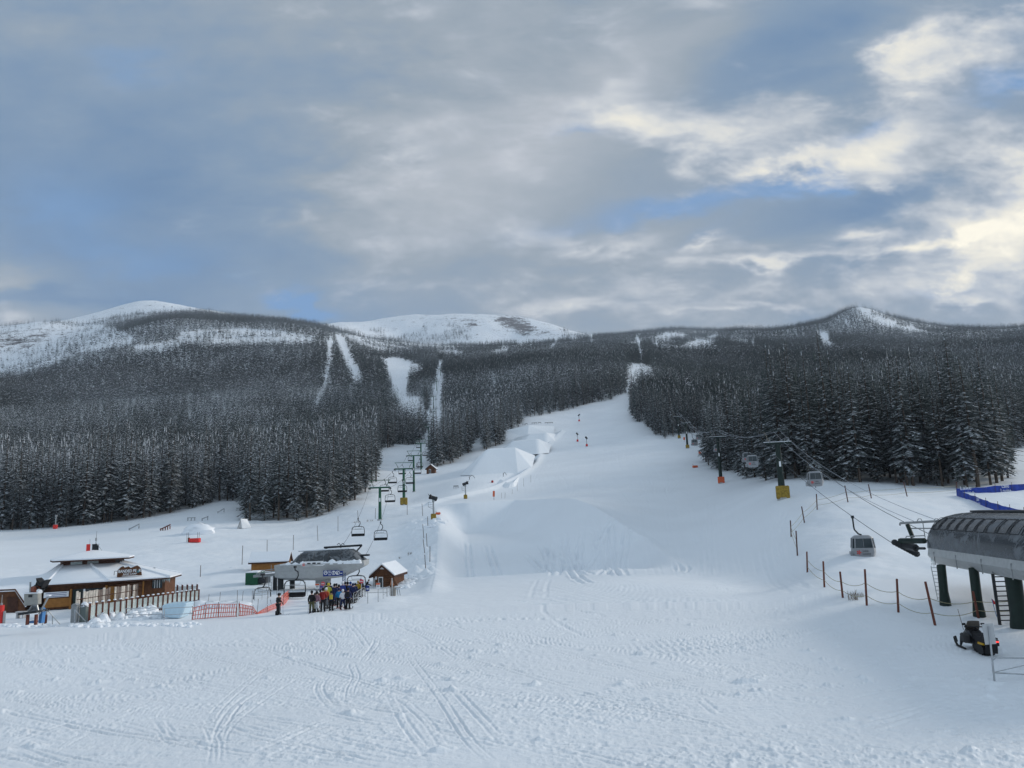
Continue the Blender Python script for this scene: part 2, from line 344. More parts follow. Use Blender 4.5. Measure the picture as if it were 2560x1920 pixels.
def ski(px_pts, w=.10, depth=.05, gap=.34, R_=None, both=True):
    p = spline(W2(px_pts)); R_ = R_ or RN
    R_.track(offs(p, gap / 2), w, depth)
    if both: R_.track(offs(p, -gap / 2), w, depth)
# pairs seen in the near field (photo bearings give where they run on the ground)
for l in ([(0,1810),(200,1740),(460,1700),(700,1660)],[(0,1870),(180,1800),(380,1735)],[(90,1905),(260,1810),(470,1720),(620,1690)],
          [(520,1810),(540,1860),(530,1915)],[(515,1815),(560,1760),(640,1690),(700,1660),(760,1640)],[(540,1880),(560,1800),(620,1740),(720,1700)],
          [(560,1905),(700,1850),(820,1800),(960,1770)],[(700,1900),(900,1850),(1040,1800),(1180,1790)],[(640,1910),(800,1840),(960,1790),(1100,1760)],
          [(870,1760),(878,1720),(890,1690),(880,1660),(935,1668)],[(895,1785),(960,1735),(955,1720),(870,1690)],[(980,1740),(1010,1800),(1060,1870),(1090,1915)],[(985,1735),(1060,1800),(1120,1880)],
          [(1020,1640),(1100,1740),(1170,1850),(1240,1915)],[(1110,1700),(1200,1790),(1260,1860)],[(400,1810),(420,1850),(470,1850)],[(400,1800),(430,1840)],
          [(820,1680),(800,1720),(830,1770)],[(760,1680),(640,1760),(560,1830),(550,1910)],[(660,1570),(700,1600),(665,1590)],[(880,1610),(940,1600),(900,1660)],
          [(1740,1740),(1800,1790)],[(1300,1700),(1500,1745),(1750,1800),(1900,1850)],[(1280,1640),(1500,1690),(1800,1735),(2100,1790)],[(2400,1780),(2480,1810),(2560,1830)],
          [(1000,1560),(1080,1600),(1150,1650)],[(780,1560),(830,1600),(820,1640)],[(860,1545),(900,1590),(930,1640)],[(960,1545),(1040,1580),(1200,1610)]):
    ski([(a + rt.uniform(-3, 3), b) for a, b in l], depth=rt.uniform(.035, .07), w=rt.uniform(.07, .11))
for k in range(340):                                   # many faint single passes over the trampled flat
    x = rt.uniform(-300, 2500); y = rt.uniform(1560, 1900); L = rt.uniform(120, 800); a = rt.choice((-1, 1)) * rt.uniform(.03, .55); c_ = rt.uniform(-.5, .5)
    p = [(x + L * i / 4 * math.cos(a), y + (L * i / 4 * math.sin(a)) * .5 + c_ * 20 * math.sin(i * .8)) for i in range(5)]
    p = [(a_, min(max(b_, 1548), 1918)) for a_, b_ in p]
    ski(p, w=rt.uniform(.06, .10), depth=rt.uniform(.03, .07))
for k in range(120):                                   # skating marks in front of the lift queue
    x = rt.uniform(700, 1500); y = rt.gauss(1575, 22); L = rt.uniform(20, 90); a = rt.uniform(-.35, .35)
    if y < 1545: continue
    ski([(x, y), (x + L * .5, y + L * a * .4), (x + L, y + L * a)], w=.14, depth=rt.uniform(.02, .05), both=False)
# machine tracks
for l, w in (([(0,1655),(200,1662),(500,1692),(800,1712),(1100,1742),(1400,1765),(1700,1800)], .32), ([(0,1625),(400,1618),(800,1625),(1300,1632)], .3),
             ([(1300,1760),(1500,1790),(1700,1830)], .4)):
    p = spline(W2(l)); RN.track(offs(p, .8), w, .03, tread=.035, tper=.26); RN.track(offs(p, -.8), w, .03, tread=.03, tper=.26)
for l in ([(1560,1632),(1750,1628),(1950,1605),(2080,1580),(2170,1545)],[(1500,1630),(1700,1620),(1900,1590),(2040,1560)],[(1560,1618),(1780,1600),(1960,1565)]):
    p = spline(W2(l)); RN.track(offs(p, .7), .45, .09, tread=.06, tper=.45); RN.track(offs(p, -.7), .45, .08, tread=.06, tper=.45)
gx, gy = RN.grid(); gr = np.hypot(gx, gy)
def band(py0, py1, soft=.12):                         # strips of churned snow between two photo rows, as distances on the flat
    r0 = ray_base(1280, py0); r1 = ray_base(1280, py1); a, b = math.hypot(*r0), math.hypot(*r1); a, b = max(a, b), min(a, b)
    return smooth01((gr - b) / (b * soft)) * smooth01((a - gr) / (a * soft))
rough = fbm(gx * 2.2, gy * 2.2, 4, 3, .62); lump = fbm(gx * 5.5, gy * 5.5, 3, 9, .6); patch = fbm(gx * .16, gy * .3, 3, 21)
str_ = fbm(gx * .5 + gy * .1, gy * 4.0, 3, 33)
RN.h += (0.006 * rough + .004 * lump + .012 * str_).astype(np.float32)
RN.h += ((band(1600, 1625) + band(1640, 1655)) * np.clip(lump + .1, 0, 1) * .045).astype(np.float32)
RN.h += (smooth01(patch * 1.6) * np.clip(lump, 0, 1) * .028).astype(np.float32)
right = smooth01((gx - gy * .02) / 8) * smooth01((31 - gr) / 8)
RN.h += (right * (np.clip(lump - .05, 0, 1) * .05 + rough * .02)).astype(np.float32)
for k in range(150):                                   # loose clods
    px_, py_ = rt.uniform(0, 2560), rt.choice((rt.uniform(1600, 1660), rt.uniform(1690, 1740), rt.uniform(1560, 1900)))
    x, y = ray_base(px_, py_); s_ = rt.uniform(.08, .28); i = int((x - RN.x0) / RN.d); j = int((y - RN.y0) / RN.d); k_ = 12
    if k_ < i < RN.nx - k_ and k_ < j < RN.ny - k_:
        sl_ = (slice(i - k_, i + k_), slice(j - k_, j + k_)); dd = np.hypot((gx[sl_] - x) / 1.5, gy[sl_] - y)
        RN.h[sl_] += (s_ * .5 * np.exp(-(dd / (s_ * .8)) ** 2) * (1 + .6 * lump[sl_])).astype(np.float32)
# fan of groomer corduroy swinging from the slope to the flat
CC_ = W2([(1240, 1400)])[0]
def cord(x, y):
    return np.hypot(x - CC_[0], (y - CC_[1]) * 1.25)
def cordz(x, y, fam):
    rad = cord(x, y); az = np.arctan2(x, y); r = np.hypot(x, y)
    m = smooth01((r - 55) / 9) * smooth01((92 - r) / 14) * smooth01((az + .06) / .12) * smooth01((.33 - az) / .08) * smooth01((rad - 14) / 8)
    prof = np.abs(((rad / 1.35) % 1) - .5) * 2
    return m * (.075 * (prof < .2) * (1 + .6 * fbm(x * .3, y * .3, 2, 8)) + .008 * np.sin(rad * 12))
RN.h += cordz(gx, gy, 0).astype(np.float32)
del rough, lump, patch, str_, right
fx, fy = RF.grid(); fr = np.hypot(fx, fy)
RF.h += (.02 * fbm(fx * .8, fy * .8, 4, 41, .6)).astype(np.float32) + cordz(fx, fy, 1).astype(np.float32)
ang = np.arctan2(fx, fy)
RF.h += (.006 * np.sin(fx * 4.2 + fbm(fx * .02, fy * .02, 2, 5) * 3) * smooth01((fr - 92) / 10) * smooth01((ang + .1) / .03) * smooth01((.27 - ang) / .03)).astype(np.float32)
# untracked ground left of the lift is lumpier
left_ = smooth01((-.10 - ang) / .05); RF.h += (left_ * .10 * fbm(fx * .25, fy * .25, 4, 55, .5)).astype(np.float32)
rght = smooth01((ang - .34) / .04); RF.h += (rght * .12 * fbm(fx * .2, fy * .2, 4, 57, .5)).astype(np.float32)
for l in ([(1405,1270),(1410,1330),(1400,1400),(1385,1440)],[(1450,1280),(1440,1330),(1420,1380),(1440,1440),(1470,1460)],[(1480,1290),(1500,1330),(1490,1380),(1450,1420)],
          [(1530,1300),(1525,1350),(1535,1400),(1500,1440)],[(1570,1320),(1545,1380),(1540,1420)],[(1370,1280),(1372,1320),(1345,1360),(1310,1370)],[(1350,1280),(1380,1340),(1410,1370)],
          [(1540,1300),(1440,1340),(1330,1370)],[(1420,1290),(1460,1350),(1530,1400),(1560,1440)],[(1165,1290),(1170,1360),(1178,1430)],[(1215,1290),(1245,1370)],[(1310,1300),(1400,1380),(1470,1430)],
          [(1340,1310),(1420,1400),(1480,1440)],[(1380,1300),(1500,1400),(1540,1440)],[(1695,1405),(1712,1418),(1705,1430),(1692,1415)]):
    ski(l, w=.42, depth=.34, gap=1.0, R_=RF)
for l in ([(1345,1500),(1350,1470),(1360,1445)],[(1770,1260),(1765,1350),(1760,1440)],[(1780,1250),(1778,1350),(1782,1440)],[(1950,1270),(1920,1350),(1930,1420),(1990,1480)],
          [(1960,1275),(1935,1350),(1945,1420),(2010,1490)],[(1830,1290),(1842,1330),(1835,1345)]):
    ski(l, w=.35, depth=.05, gap=1.4, R_=RF)
p = W2([(1345,1495),(1350,1520),(1400,1560),(1480,1600)]); RN.track(spline(p), .35, .05); 
for k in range(34):                                    # boot prints
    px_ = 1288 + k * 6.6; py_ = 1500 + k * 1.15
    x, y = ray_base(px_, py_ + rt.uniform(-1, 1)); RF_ = RF if math.hypot(x, y) > 63 else RN
    RF_.track([(x - .25, y), (x + .25, y + .1)], .3, .12)
for l in ([(975,1340),(968,1385),(960,1420),(958,1450)],[(560,1420),(600,1425),(650,1440)],[(575,1480),(600,1460),(640,1450)]):
    p = spline(W2(l), 40); 
    for q in p[::2]:
        o = rt.uniform(-.5, .5); RF.track([(q[0] + o, q[1]), (q[0] + o + .4, q[1] + .1)], .35, .14)
for k in range(15):                                    # passes of the groomer down the wide run
    u = k / 14; a, b = 1470 + 480 * u, 1455 + 150 * u
    ski([(a + 25, 1442), (a, 1340), (a - 30 * u, 1255)], w=.3, depth=.035, gap=.9, R_=RF, both=k % 2 == 0)
    e_ = rt.uniform(-25, 22); ski([(1330 + 370 * u - e_ * .2, 1215 + e_), (1365 + 290 * u, 1160), (1420 + 190 * u, 1095 + e_ * .6)], w=.45, depth=.035, gap=1.2, R_=RF, both=False)
for k in range(26):
    x0_, y0_ = rt.uniform(1380, 1720), rt.uniform(1070, 1200); dx_ = rt.uniform(-40, 40); sw = rt.uniform(5, 22)
    ski([(x0_ + dx_ * q / 5 + sw * math.sin(q * 1.3 + k), y0_ + (q * rt.uniform(8, 16))) for q in range(6)], w=.35, depth=.06, gap=.8, R_=RF, both=False)
# ploughed berm lumps beside the fence line
for k in range(420):
    t_ = rt.random(); px_ = 1048 + rt.gauss(0, 16) + 10 * t_; py_ = 1300 + 150 * t_
    x, y = ray_base(px_, py_); i = int((x - RF.x0) / RF.d); j = int((y - RF.y0) / RF.d); s_ = rt.uniform(.2, .6); k_ = 8
    if k_ < i < RF.nx - k_ and k_ < j < RF.ny - k_:
        sl_ = (slice(i - k_, i + k_), slice(j - k_, j + k_)); dd = np.hypot(fx[sl_] - x, fy[sl_] - y); RF.h[sl_] += (s_ * .5 * np.exp(-(dd / s_) ** 2)).astype(np.float32)
del gx, gy, gr, fx, fy, fr, ang
RF.h *= (smooth01((420 - RF.y0 - np.arange(RF.ny) * RF.d) / 25)[None, :] * smooth01((94 - RF.x0 - np.arange(RF.nx) * RF.d) / 8)[:, None] * smooth01((RF.x0 + np.arange(RF.nx) * RF.d + 79) / 8)[:, None]).astype(np.float32)
def H(x, y, fine=True):
    x = np.asarray(x, float); y = np.asarray(y, float); r = np.hypot(x, y)
    z = base_z(x, y) + macro(x, y)
    z = z + .35 * fbm(x * .02, y * .02, 3, 77) * smooth01((r - 80) / 120) + np.where(r > 500, (3.5 + 5 * smooth01((r - 3000) / 600)) * fbm(x * .004, y * .004, 5, 99) * smooth01((r - 500) / 1500), 0)
    if fine:
        w = smooth01((r - 62) / 1.5)
        z = z + RN.sample(x, y) * (1 - w) + RF.sample(x, y) * w
    return z
def GP(px, py):                                        # the ground point seen at a photo bearing
    x, y = ray_base(px, py); 
    d = pdir(px, py); h = math.hypot(d.x, d.y); d = d / h; r = math.hypot(x, y)
    for _ in range(4):
        z = float(H(x, y, False)); r = r * (1 + np.clip((d.z * r - z) / (abs(d.z * r) + .12 * r), -.1, .1) * .6 * (1 if d.z < 0 else 1)); x, y = d.x * r, d.y * r
    return Vector((x, y, float(H(x, y, False))))
def AT(px, py, r):                                     # the point at horizontal distance r on a bearing
    d = pdir(px, py); h = math.hypot(d.x, d.y); return Vector((d.x / h * r, d.y / h * r, d.z / h * r))
def ONG(px, r):                                        # ground point at distance r below a bearing
    d = pdir(px, 1250); h = math.hypot(d.x, d.y); x, y = d.x / h * r, d.y / h * r; return Vector((x, y, float(H(x, y, False))))
def sheet(name, pxs, rs, m, **at):
    dd = [pdir(p, 1290 - 0.035 * (p - 1280)) for p in pxs]; az = np.array([math.atan2(d.x, d.y) for d in dd])
    A_, R__ = np.meshgrid(az, rs, indexing='ij'); x = R__ * np.sin(A_); y = R__ * np.cos(A_)
    z = np.empty_like(x)
    for i in range(0, len(pxs), 100): z[i:i + 100] = H(x[i:i + 100], y[i:i + 100])
    na, nr = x.shape; idx = np.arange(na * nr).reshape(na, nr)
    f = np.stack([idx[:-1, :-1], idx[1:, :-1], idx[1:, 1:], idx[:-1, 1:]], -1).reshape(-1, 4)
    v = np.stack([x, y, z], -1).reshape(-1, 3)
    return v, f
px_in = np.arange(-60, 2622, 2.0)
outl = -60 - np.cumsum(np.linspace(6, 120, 12)); outr = 2620 + np.cumsum(np.linspace(6, 120, 12))
PXS = np.concatenate([outl[::-1], px_in, outr])
ys = np.arange(1960, 1518, -1.6); r_near = np.concatenate([[6, 8, 11, 14, 17], 7.4 / np.tan(np.arctan((ys - 1290) / 1850))])
r_near = np.concatenate([r_near[r_near < 64], [64.0]])
rs_mid = np.exp(np.linspace(math.log(64), math.log(430), 640))
rs_far = np.exp(np.linspace(math.log(430), math.log(5600), 330))
v, f = sheet('ground', PXS, r_near, M_SNOW); link('snow_ground', mesh_np('snow_ground', v, f, M_SNOW), kind='structure')
v, f = sheet('slope', PXS, rs_mid, M_SNOWF); link('ski_slope', mesh_np('ski_slope', v, f, M_SNOWF), kind='structure')
v, f = sheet('mountain', PXS, rs_far, M_SNOWM)
cam_uv = lambda v: None
def project(v):
    q = v @ np.array(CM); return CX + FPX * q[:, 0] / -q[:, 2], CY - FPX * q[:, 1] / -q[:, 2]
qx, qy = project(v); rk = np.zeros(len(v))
for cx_, cy_, rx_, ry_, w_ in ((1285,808,34,17,1.3),(1310,822,20,12,1.0),(1255,798,20,8,1.0),(1180,812,16,6,1.1),(1150,800,50,10,.5),(40,870,90,40,.75),(470,790,30,10,.5),(130,835,90,14,.35),(290,800,60,12,.45),(1350,830,50,10,.5),(860,850,60,12,.3),(390,872,40,10,.5),(560,835,200,14,.3)):
    rk += w_ * np.exp(-((qx - cx_) / rx_) ** 2 - ((qy - cy_) / ry_) ** 2)
rk -= 3.0 * (1 - smooth01((np.hypot(v[:, 0], v[:, 1]) - 2200) / 500))
link('mountain_terrain', mesh_np('mountain_terrain', v, f, M_SNOWM, attrs={'rock': rk}), kind='structure')
# the rest of the valley floor, behind and beside the viewpoint
def surround():
    a0 = math.atan2(*[pdir(PXS[-1], hor(PXS[-1]))[i] for i in (0, 1)]); a1 = math.atan2(*[pdir(PXS[0], hor(PXS[0]))[i] for i in (0, 1)]) + 2 * math.pi
    az = np.linspace(a0, a1, 90); rs = np.concatenate([[.5, 3], np.exp(np.linspace(math.log(6), math.log(5600), 70))])
    A_, R__ = np.meshgrid(az, rs, indexing='ij'); x = R__ * np.sin(A_); y = R__ * np.cos(A_); z = H(x, y, False)
    na, nr = x.shape; idx = np.arange(na * nr).reshape(na, nr)
    f = np.stack([idx[:-1, :-1], idx[1:, :-1], idx[1:, 1:], idx[:-1, 1:]], -1).reshape(-1, 4)
    link('valley_ground', mesh_np('valley_ground', np.stack([x, y, z], -1).reshape(-1, 3), f, M_SNOWF), kind='structure')
surround()
# ------------------------------------------------------------------ conifers
def tree_mat():
    m = bpy.data.materials.new('conifer_needles'); m.use_nodes = True; t = NT(m.node_tree); b = t.n['Principled BSDF']
    b.inputs['Roughness'].default_value = .85; b.inputs['Specular IOR Level'].default_value = .1
    g = t.new('ShaderNodeNewGeometry'); pos = g.outputs['Position']; back = g.outputs['Backfacing']
    tv = t.new('ShaderNodeAttribute', attribute_name='tv').outputs['Fac']; sn = t.new('ShaderNodeAttribute', attribute_name='snow').outputs['Fac']
    oi = t.new('ShaderNodeObjectInfo').outputs['Random']
    v = t.math('FRACT', t.math('ADD', tv, oi))
    nz = t.noise(pos, 1.6, 4, .7)
    green = t.mix(v, c4((.028, .042, .038)), c4((.056, .066, .056)))
    snowf = t.mr(t.math('ADD', nz, t.math('MULTIPLY', t.math('SUBTRACT', sn, .5), .55)), .50, .66)
    snowf = t.math('MULTIPLY', snowf, t.math('SUBTRACT', 1.0, t.math('MULTIPLY', back, .82)))
    frost = t.math('MULTIPLY', t.math('MULTIPLY', sn, t.math('ADD', .35, t.math('MULTIPLY', v, .5))), .42)   # rime on the needles
    base = t.mix(frost, green, c4((.26, .30, .315)))
    t.put(b.inputs['Base Color'], t.mix(t.math('MULTIPLY', snowf, .80), base, c4((.68, .71, .76))))
    MATS['conifer'] = m; return m
M_TREE = tree_mat()
M_BARK = mat('bark', (.075, .058, .046), .9, bump=.6, bscale=9, var=.35)
M_BARKF = M_BARK
def conifer(h, rad, seed, step, nb, twigs, bare=.06, lean=0.0):
    """crown of drooping jagged fronds in whorls; every face is wound so that its upper side carries snow"""
    g = random.Random(seed); V = []; T = []; z = h * bare
    while z < h * .985:
        u = (z - h * bare) / (h * (1 - bare)); prof = (1 - u) ** .82 * min(1, .55 + u * 5)
        n_ = max(3, int(nb * (.55 + .45 * (1 - u)))); a0 = g.uniform(0, 6.28)
        for k in range(n_):
            if g.random() < .10: continue
            a = a0 + k * 6.283 / n_ + g.uniform(-.35, .35); L = rad * prof * g.uniform(.62, 1.15) + .18
            zz = z + g.uniform(-.5, .5) * step; dr = L * g.uniform(.18, .48) * (1.1 - .6 * u); w = L * g.uniform(.16, .26) + .08
            ca, sa = math.cos(a), math.sin(a)
            P_ = lambda s, o, dz: (ca * L * s - sa * o, sa * L * s + ca * o, zz + dz)
            i = len(V)
            if twigs == 0:      # far: one kite per frond
                V += [(0, 0, zz + .12 * L), P_(.6, w * 1.4, -dr * .55), P_(1, 0, -dr), P_(.6, -w * 1.4, -dr * .55)]
                T += [(i, i + 1, i + 2), (i, i + 2, i + 3)]
                continue
            V += [P_(0, 0, .10 * L), P_(.4, 0, -dr * .22), P_(.72, 0, -dr * .6), P_(1, 0, -dr * (.95 + .15 * g.random()))]
            sp = [(.15, .45), (.4, .75), (.65, .95)] if twigs > 1 else [(.2, .7)]
            for s0, s1 in sp:
                for sg in (1, -1):
                    j = len(V); ww = w * (1.25 - s1 * .6) * g.uniform(.7, 1.3)
                    m0 = s0; m1 = min(1, s0 + (.38 if twigs > 1 else .75)); y0 = -dr * (m0 ** 1.4); y1 = -dr * (m1 ** 1.4)
                    V += [P_(m0, 0, y0 + .02), P_(m1, 0, y1 + .02), P_(s1 + .06, sg * ww, -dr * (s1 ** 1.3) - .22 * ww)]
                    T.append((j, j + 1, j + 2) if sg < 0 else (j + 1, j, j + 2))
            T += [(i, i + 1, i + 2)] if False else []
        z += step * g.uniform(.75, 1.25) * (1 - .35 * u)
    i = len(V); V += [(.10, 0, h * .93), (-.06, .09, h * .93), (-.06, -.09, h * .93), (0, 0, h * 1.02)]; T += [(i, i + 1, i + 3), (i + 1, i + 2, i + 3), (i + 2, i, i + 3)]
    V = np.array(V, float); T = np.array(T, int)
    V[:, 0] += lean * (V[:, 2] / h) ** 2
    # wind every triangle so that its normal points up
    n_ = np.cross(V[T[:, 1]] - V[T[:, 0]], V[T[:, 2]] - V[T[:, 0]]); fl = n_[:, 2] < 0; T[fl] = T[fl][:, [0, 2, 1]]
    return V, T
def trunk_mesh(h, r0, seed, n=7):
    g = random.Random(seed); V = []; F_ = []
    zs = [-.6, .0, .12, .3, .55, .8, .95]
    for i, z in enumerate(zs):
        rr_ = r0 * (1.25 if i == 0 else 1 - .93 * max(z, 0)); ox = g.uniform(-.04, .04)
        for k in range(n): V.append((ox + rr_ * math.cos(k * 6.283 / n), rr_ * math.sin(k * 6.283 / n), z * h if z > 0 else z))
    for i in range(len(zs) - 1):
        for k in range(n): F_.append((i * n + k, i * n + (k + 1) % n, (i + 1) * n + (k + 1) % n, (i + 1) * n + k))
    return np.array(V), np.array(F_)
# open ground inside the woods, outlined on the photograph and carried to the terrain it lies on
def poly_in(px, py, poly):
    c = np.zeros(len(px), bool); n_ = len(poly)
    for i in range(n_):
        x0, y0 = poly[i]; x1, y1 = poly[(i + 1) % n_]
        if y0 == y1: continue
        c ^= ((y0 > py) != (y1 > py)) & (px < (x1 - x0) * (py - y0) / (y1 - y0) + x0)
    return c
OPEN = [
 [(-900,1325),(0,1325),(60,1327),(220,1314),(400,1291),(520,1262),(604,1248),(611,1302),(760,1304),(880,1258),(925,1228),(944,1200),(944,1128),(1000,1112),(1072,1108),(1078,1172),(1130,1160),(1178,1128),
  (1186,1095),(1202,1096),(1210,1128),(1262,1108),(1262,1085),(1300,1068),(1312,1045),(1400,1032),(1440,1018),(1560,988),(1575,988),(1580,1044),(1600,1060),(1655,1100),(1678,1100),
  (1690,1085),(1765,1082),(1764,1160),(1790,1178),(1850,1192),(1900,1202),(2050,1200),(2200,1210),(2400,1220),(2522,1217),(2524,1122),(2700,1110),(3300,1100),(3300,4000),(-900,4000)],
 [(950,898),(1000,893),(1060,918),(1058,932),(1022,945),(1018,988),(1048,998),(1062,1025),(1078,1040),(1060,1068),(1000,1030),(980,990),(972,945)],
 [(1097,900),(1107,900),(1108,960),(1106,1010),(1103,1070),(1090,1125),(1055,1125),(1066,1060),(1078,1000),(1088,950)],
 [(836,836),(854,836),(880,890),(908,950),(908,962),(884,962),(862,915),(845,870)],
 [(822,845),(832,845),(831,900),(820,960),(806,1000),(790,1036),(776,1040),(800,990),(814,930)],
 [(1090,876),(1135,874),(1172,884),(1150,893),(1110,888)],[(1230,880),(1270,870),(1275,884),(1285,892),(1240,898)],[(1290,861),(1322,845),(1318,857),(1300,866)],
 [(1401,828),(1407,828),(1388,872),(1372,890),(1352,888),(1376,876)],[(1424,842),(1438,840),(1448,852),(1430,856)],[(1473,835),(1480,835),(1484,862),(1476,862)],[(1590,838),(1596,838),(1604,880),(1610,920),(1602,920),(1594,880)],
 [(1580,912),(1612,912),(1636,930),(1634,960),(1600,952),(1584,985),(1562,985),(1570,950)],
 [(1600,848),(1560,868),(1575,868),(1610,856)],
 [(1626,846),(1665,832),(1717,834),(1716,848),(1650,850)],[(1710,860),(1740,850),(1790,852),(1786,864),(1730,868)],[(1700,866),(1720,862),(1716,868)],[(1762,840),(1795,836),(1798,844),(1775,847)],
 [(1822,848),(1868,852),(1872,862),(1830,860)],[(1876,850),(1892,866),(1878,866)],
 [(2043,832),(2070,832),(2074,850),(2088,868),(2058,868)],[(2150,776),(2160,772),(2180,783),(2172,787)],[(2196,806),(2212,797),(2240,808),(2232,818),(2204,815)],[(2254,822),(2266,816),(2312,827),(2296,830)],
 [(1848,990),(1880,974),(1915,962),(1918,974),(1890,988),(1856,1000)],[(1708,958),(1732,958),(1732,984),(1710,984)],
 [(775,1090),(800,1050),(812,1050),(800,1095)],[(1230,945),(1237,945),(1236,990),(1228,990)],
]
THIN = [([(-900,820),(0,815),(100,808),(250,812),(335,840),(330,862),(200,885),(130,912),(0,955),(-900,960)], .20),
        ([(335,868),(440,850),(450,872),(345,900)], .22), ([(440,832),(600,822),(700,828),(790,842),(780,862),(620,864),(520,866),(450,858)], .30),
        ([(830,820),(1100,842),(1400,838),(1400,852),(1290,872),(1180,868),(1070,872),(940,884),(880,855)], .50),
        ([(2130,765),(2180,770),(2330,828),(2250,836),(2190,810)], .95), ([(1620,852),(1800,850),(1790,880),(1640,872)], .7)]
def tree_field():
    pts = []; g = np.random.default_rng(11); r = 100.0
    while r < 3600:
        sp = 3.1 + r * .0026; w_ = .72 * 2
        n_ = int(2 * .70 * r / sp); az = (np.arange(n_) + g.uniform(-.45, .45, n_)) / n_ * 1.40 - .70
        rr_ = r + g.uniform(-.5, .5, n_) * sp; pts.append(np.stack([rr_ * np.sin(az), rr_ * np.cos(az)], -1)); r += sp * .95
    p = np.concatenate(pts); z = H(p[:, 0], p[:, 1], False); P3 = np.concatenate([p, z[:, None]], 1)
    px, py = project(P3); rr_ = np.hypot(p[:, 0], p[:, 1])
    keep = (px > -110) & (px < 2670) & (py < 1345)
    jx = 5.0 * fbm(p[:, 0] * .03, p[:, 1] * .03, 3, 91) * (rr_ > 450); jy = 3.0 * fbm(p[:, 0] * .03, p[:, 1] * .03, 3, 92) * (rr_ > 450)
    for poly in OPEN: keep &= ~poly_in(px + jx, py + jy, poly)
    rnd = g.random(len(px))
    cl = fbm(p[:, 0] * .011, p[:, 1] * .011, 3, 61)
    for poly, dens in THIN:
        ins = poly_in(px, py, poly) & (rr_ > 1700); keep &= ~(ins & (rnd > dens * (.15 + 1.7 * smooth01(cl * 1.4 + .35))))
    tl = np.interp(px, [0, 330, 830, 900, 1400, 1500, 2700], [3300, 3000, 3000, 3450, 3300, 3400, 3400])
    keep &= rr_ < tl + 260 * cl
    # the low gap under the right-hand stand and the knoll stay open nearer than the stand itself
    return P3[keep], px[keep], py[keep], rr_[keep]
TP, tpx, tpy, tr = tree_field()
g_ = np.random.default_rng(3)
th = np.where(tr < 500, g_.uniform(14, 23, len(tr)), g_.uniform(11, 19, len(tr)) * np.interp(tr, [500, 1200, 2400, 3400], [1.22, 1.22, 1.15, 1.05]))
th *= np.where((tpx > 1760) & (tr < 190), 1.06, 1) * np.where((tpx > 2230) & (tpx < 2530) & (tr < 185), 1.0, 1)
th *= np.where((tpx < 1000) & (tr < 270), 1.08, 1)
th *= np.interp(g_.random(len(tr)), [0, .12, .3, 1], [.40, .66, .98, 1.18]) * (1 + .16 * fbm(TP[:, 0] * .02, TP[:, 1] * .02, 3, 71))
# visible from the viewpoint?
azs = np.arctan2(TP[:, 0], TP[:, 1]); be = np.linspace(-.72, .72, 1500); rgr = np.exp(np.linspace(math.log(60), math.log(3900), 400))
A_, R__ = np.meshgrid(be, rgr, indexing='ij'); tt = np.maximum.accumulate(H(R__ * np.sin(A_), R__ * np.cos(A_), False) / R__, axis=1)
bi = np.clip(((azs + .72) / 1.44 * 1499).astype(int), 0, 1499); bj = np.clip(((np.log(tr) - math.log(60)) / (math.log(3900) - math.log(60)) * 399).astype(int) - 1, 0, 399)
vis = (TP[:, 2] + th) / tr > tt[bi, bj] - .002
TP, tpx, tpy, tr, th = (q[vis] for q in (TP, tpx, tpy, tr, th))
# which trees show largest: paint narrow triangles back to front
ID = np.full((960, 1280), -1, np.int32); near = np.nonzero(tr < 700)[0]
for i in near[np.argsort(-tr[near])]:
    hp = th[i] / tr[i] * 925; x = tpx[i] / 2; y = tpy[i] / 2; w = hp * .15; y0 = int(y - hp); 
    for yy in range(max(y0, 0), min(int(y), 959)):
        ww = w * (yy - y0) / max(hp, 1); a, b = int(max(x - ww, 0)), int(min(x + ww + 1, 1280))
        if b > a: ID[yy, a:b] = i
cnt = np.bincount(ID[ID >= 0], minlength=len(tr)); first = np.argsort(-cnt)[:300]; isnear = np.zeros(len(tr), bool); isnear[first] = True
# --- the 300 that show largest: one object each
KINDS = []
for s_ in range(10):
    rad = (.105, .12, .135, .11, .15, .125, .10, .14, .115, .13)[s_]; bare = (.04, .06, .10, .03, .14, .05, .22, .08, .30, .05)[s_]
    V, T = conifer(20.0, 20 * rad, 100 + s_, .52, 8, 2, bare, (.0, .2, -.2, .1, .0, .3, 0, -.1, .2, 0)[s_])
    sn = np.clip(.60 + .0 * V[:, 2], 0, 1)
    cm_ = mesh_np('conifer_crown', V, T, M_TREE, smooth=False, attrs={'tv': np.full(len(V), s_ * .137 % 1), 'snow': sn})
    V, F_ = trunk_mesh(20.0, .20 + .02 * (s_ % 3), s_); KINDS.append((cm_, mesh_np('conifer_trunk', V, F_, M_BARK)))
def stand_of(px, py, r):
    if px < 608: return 'left wood', 'snow-dusted conifer at the front of the wood behind the lodge', 'conifers along the front of the wood behind the lodge'
    if px < 960 and r < 420: return 'mid', 'tall dark conifer in the stand behind the chairlift terminal', 'conifers in the stand left of the chairlift line'
    if px < 1085: return 'cor', 'snowy conifer beside the upper chairlift line', 'conifers beside the upper chairlift line'
    if px < 1310 and r < 520: return 'cen', 'snowy conifer in the stand between the chairlift and the snow jumps', 'conifers between the chairlift and the jumps'
    if px < 1572: return 'top', 'frosted conifer in the wood edging the top of the wide run', 'conifers edging the top of the wide run'
    if px < 1700: return 'gon', 'frosted conifer in the small stand beside the upper gondola towers', 'conifers beside the upper gondola towers'
    if px < 2180: return 'right', 'dark snow-flecked conifer in the wood behind the hanging gondola cabins', 'conifers in the wood behind the gondola cabins'
    return 'edge', 'very tall dark conifer in the stand behind the blue netting', 'tall conifers in the stand behind the blue netting'
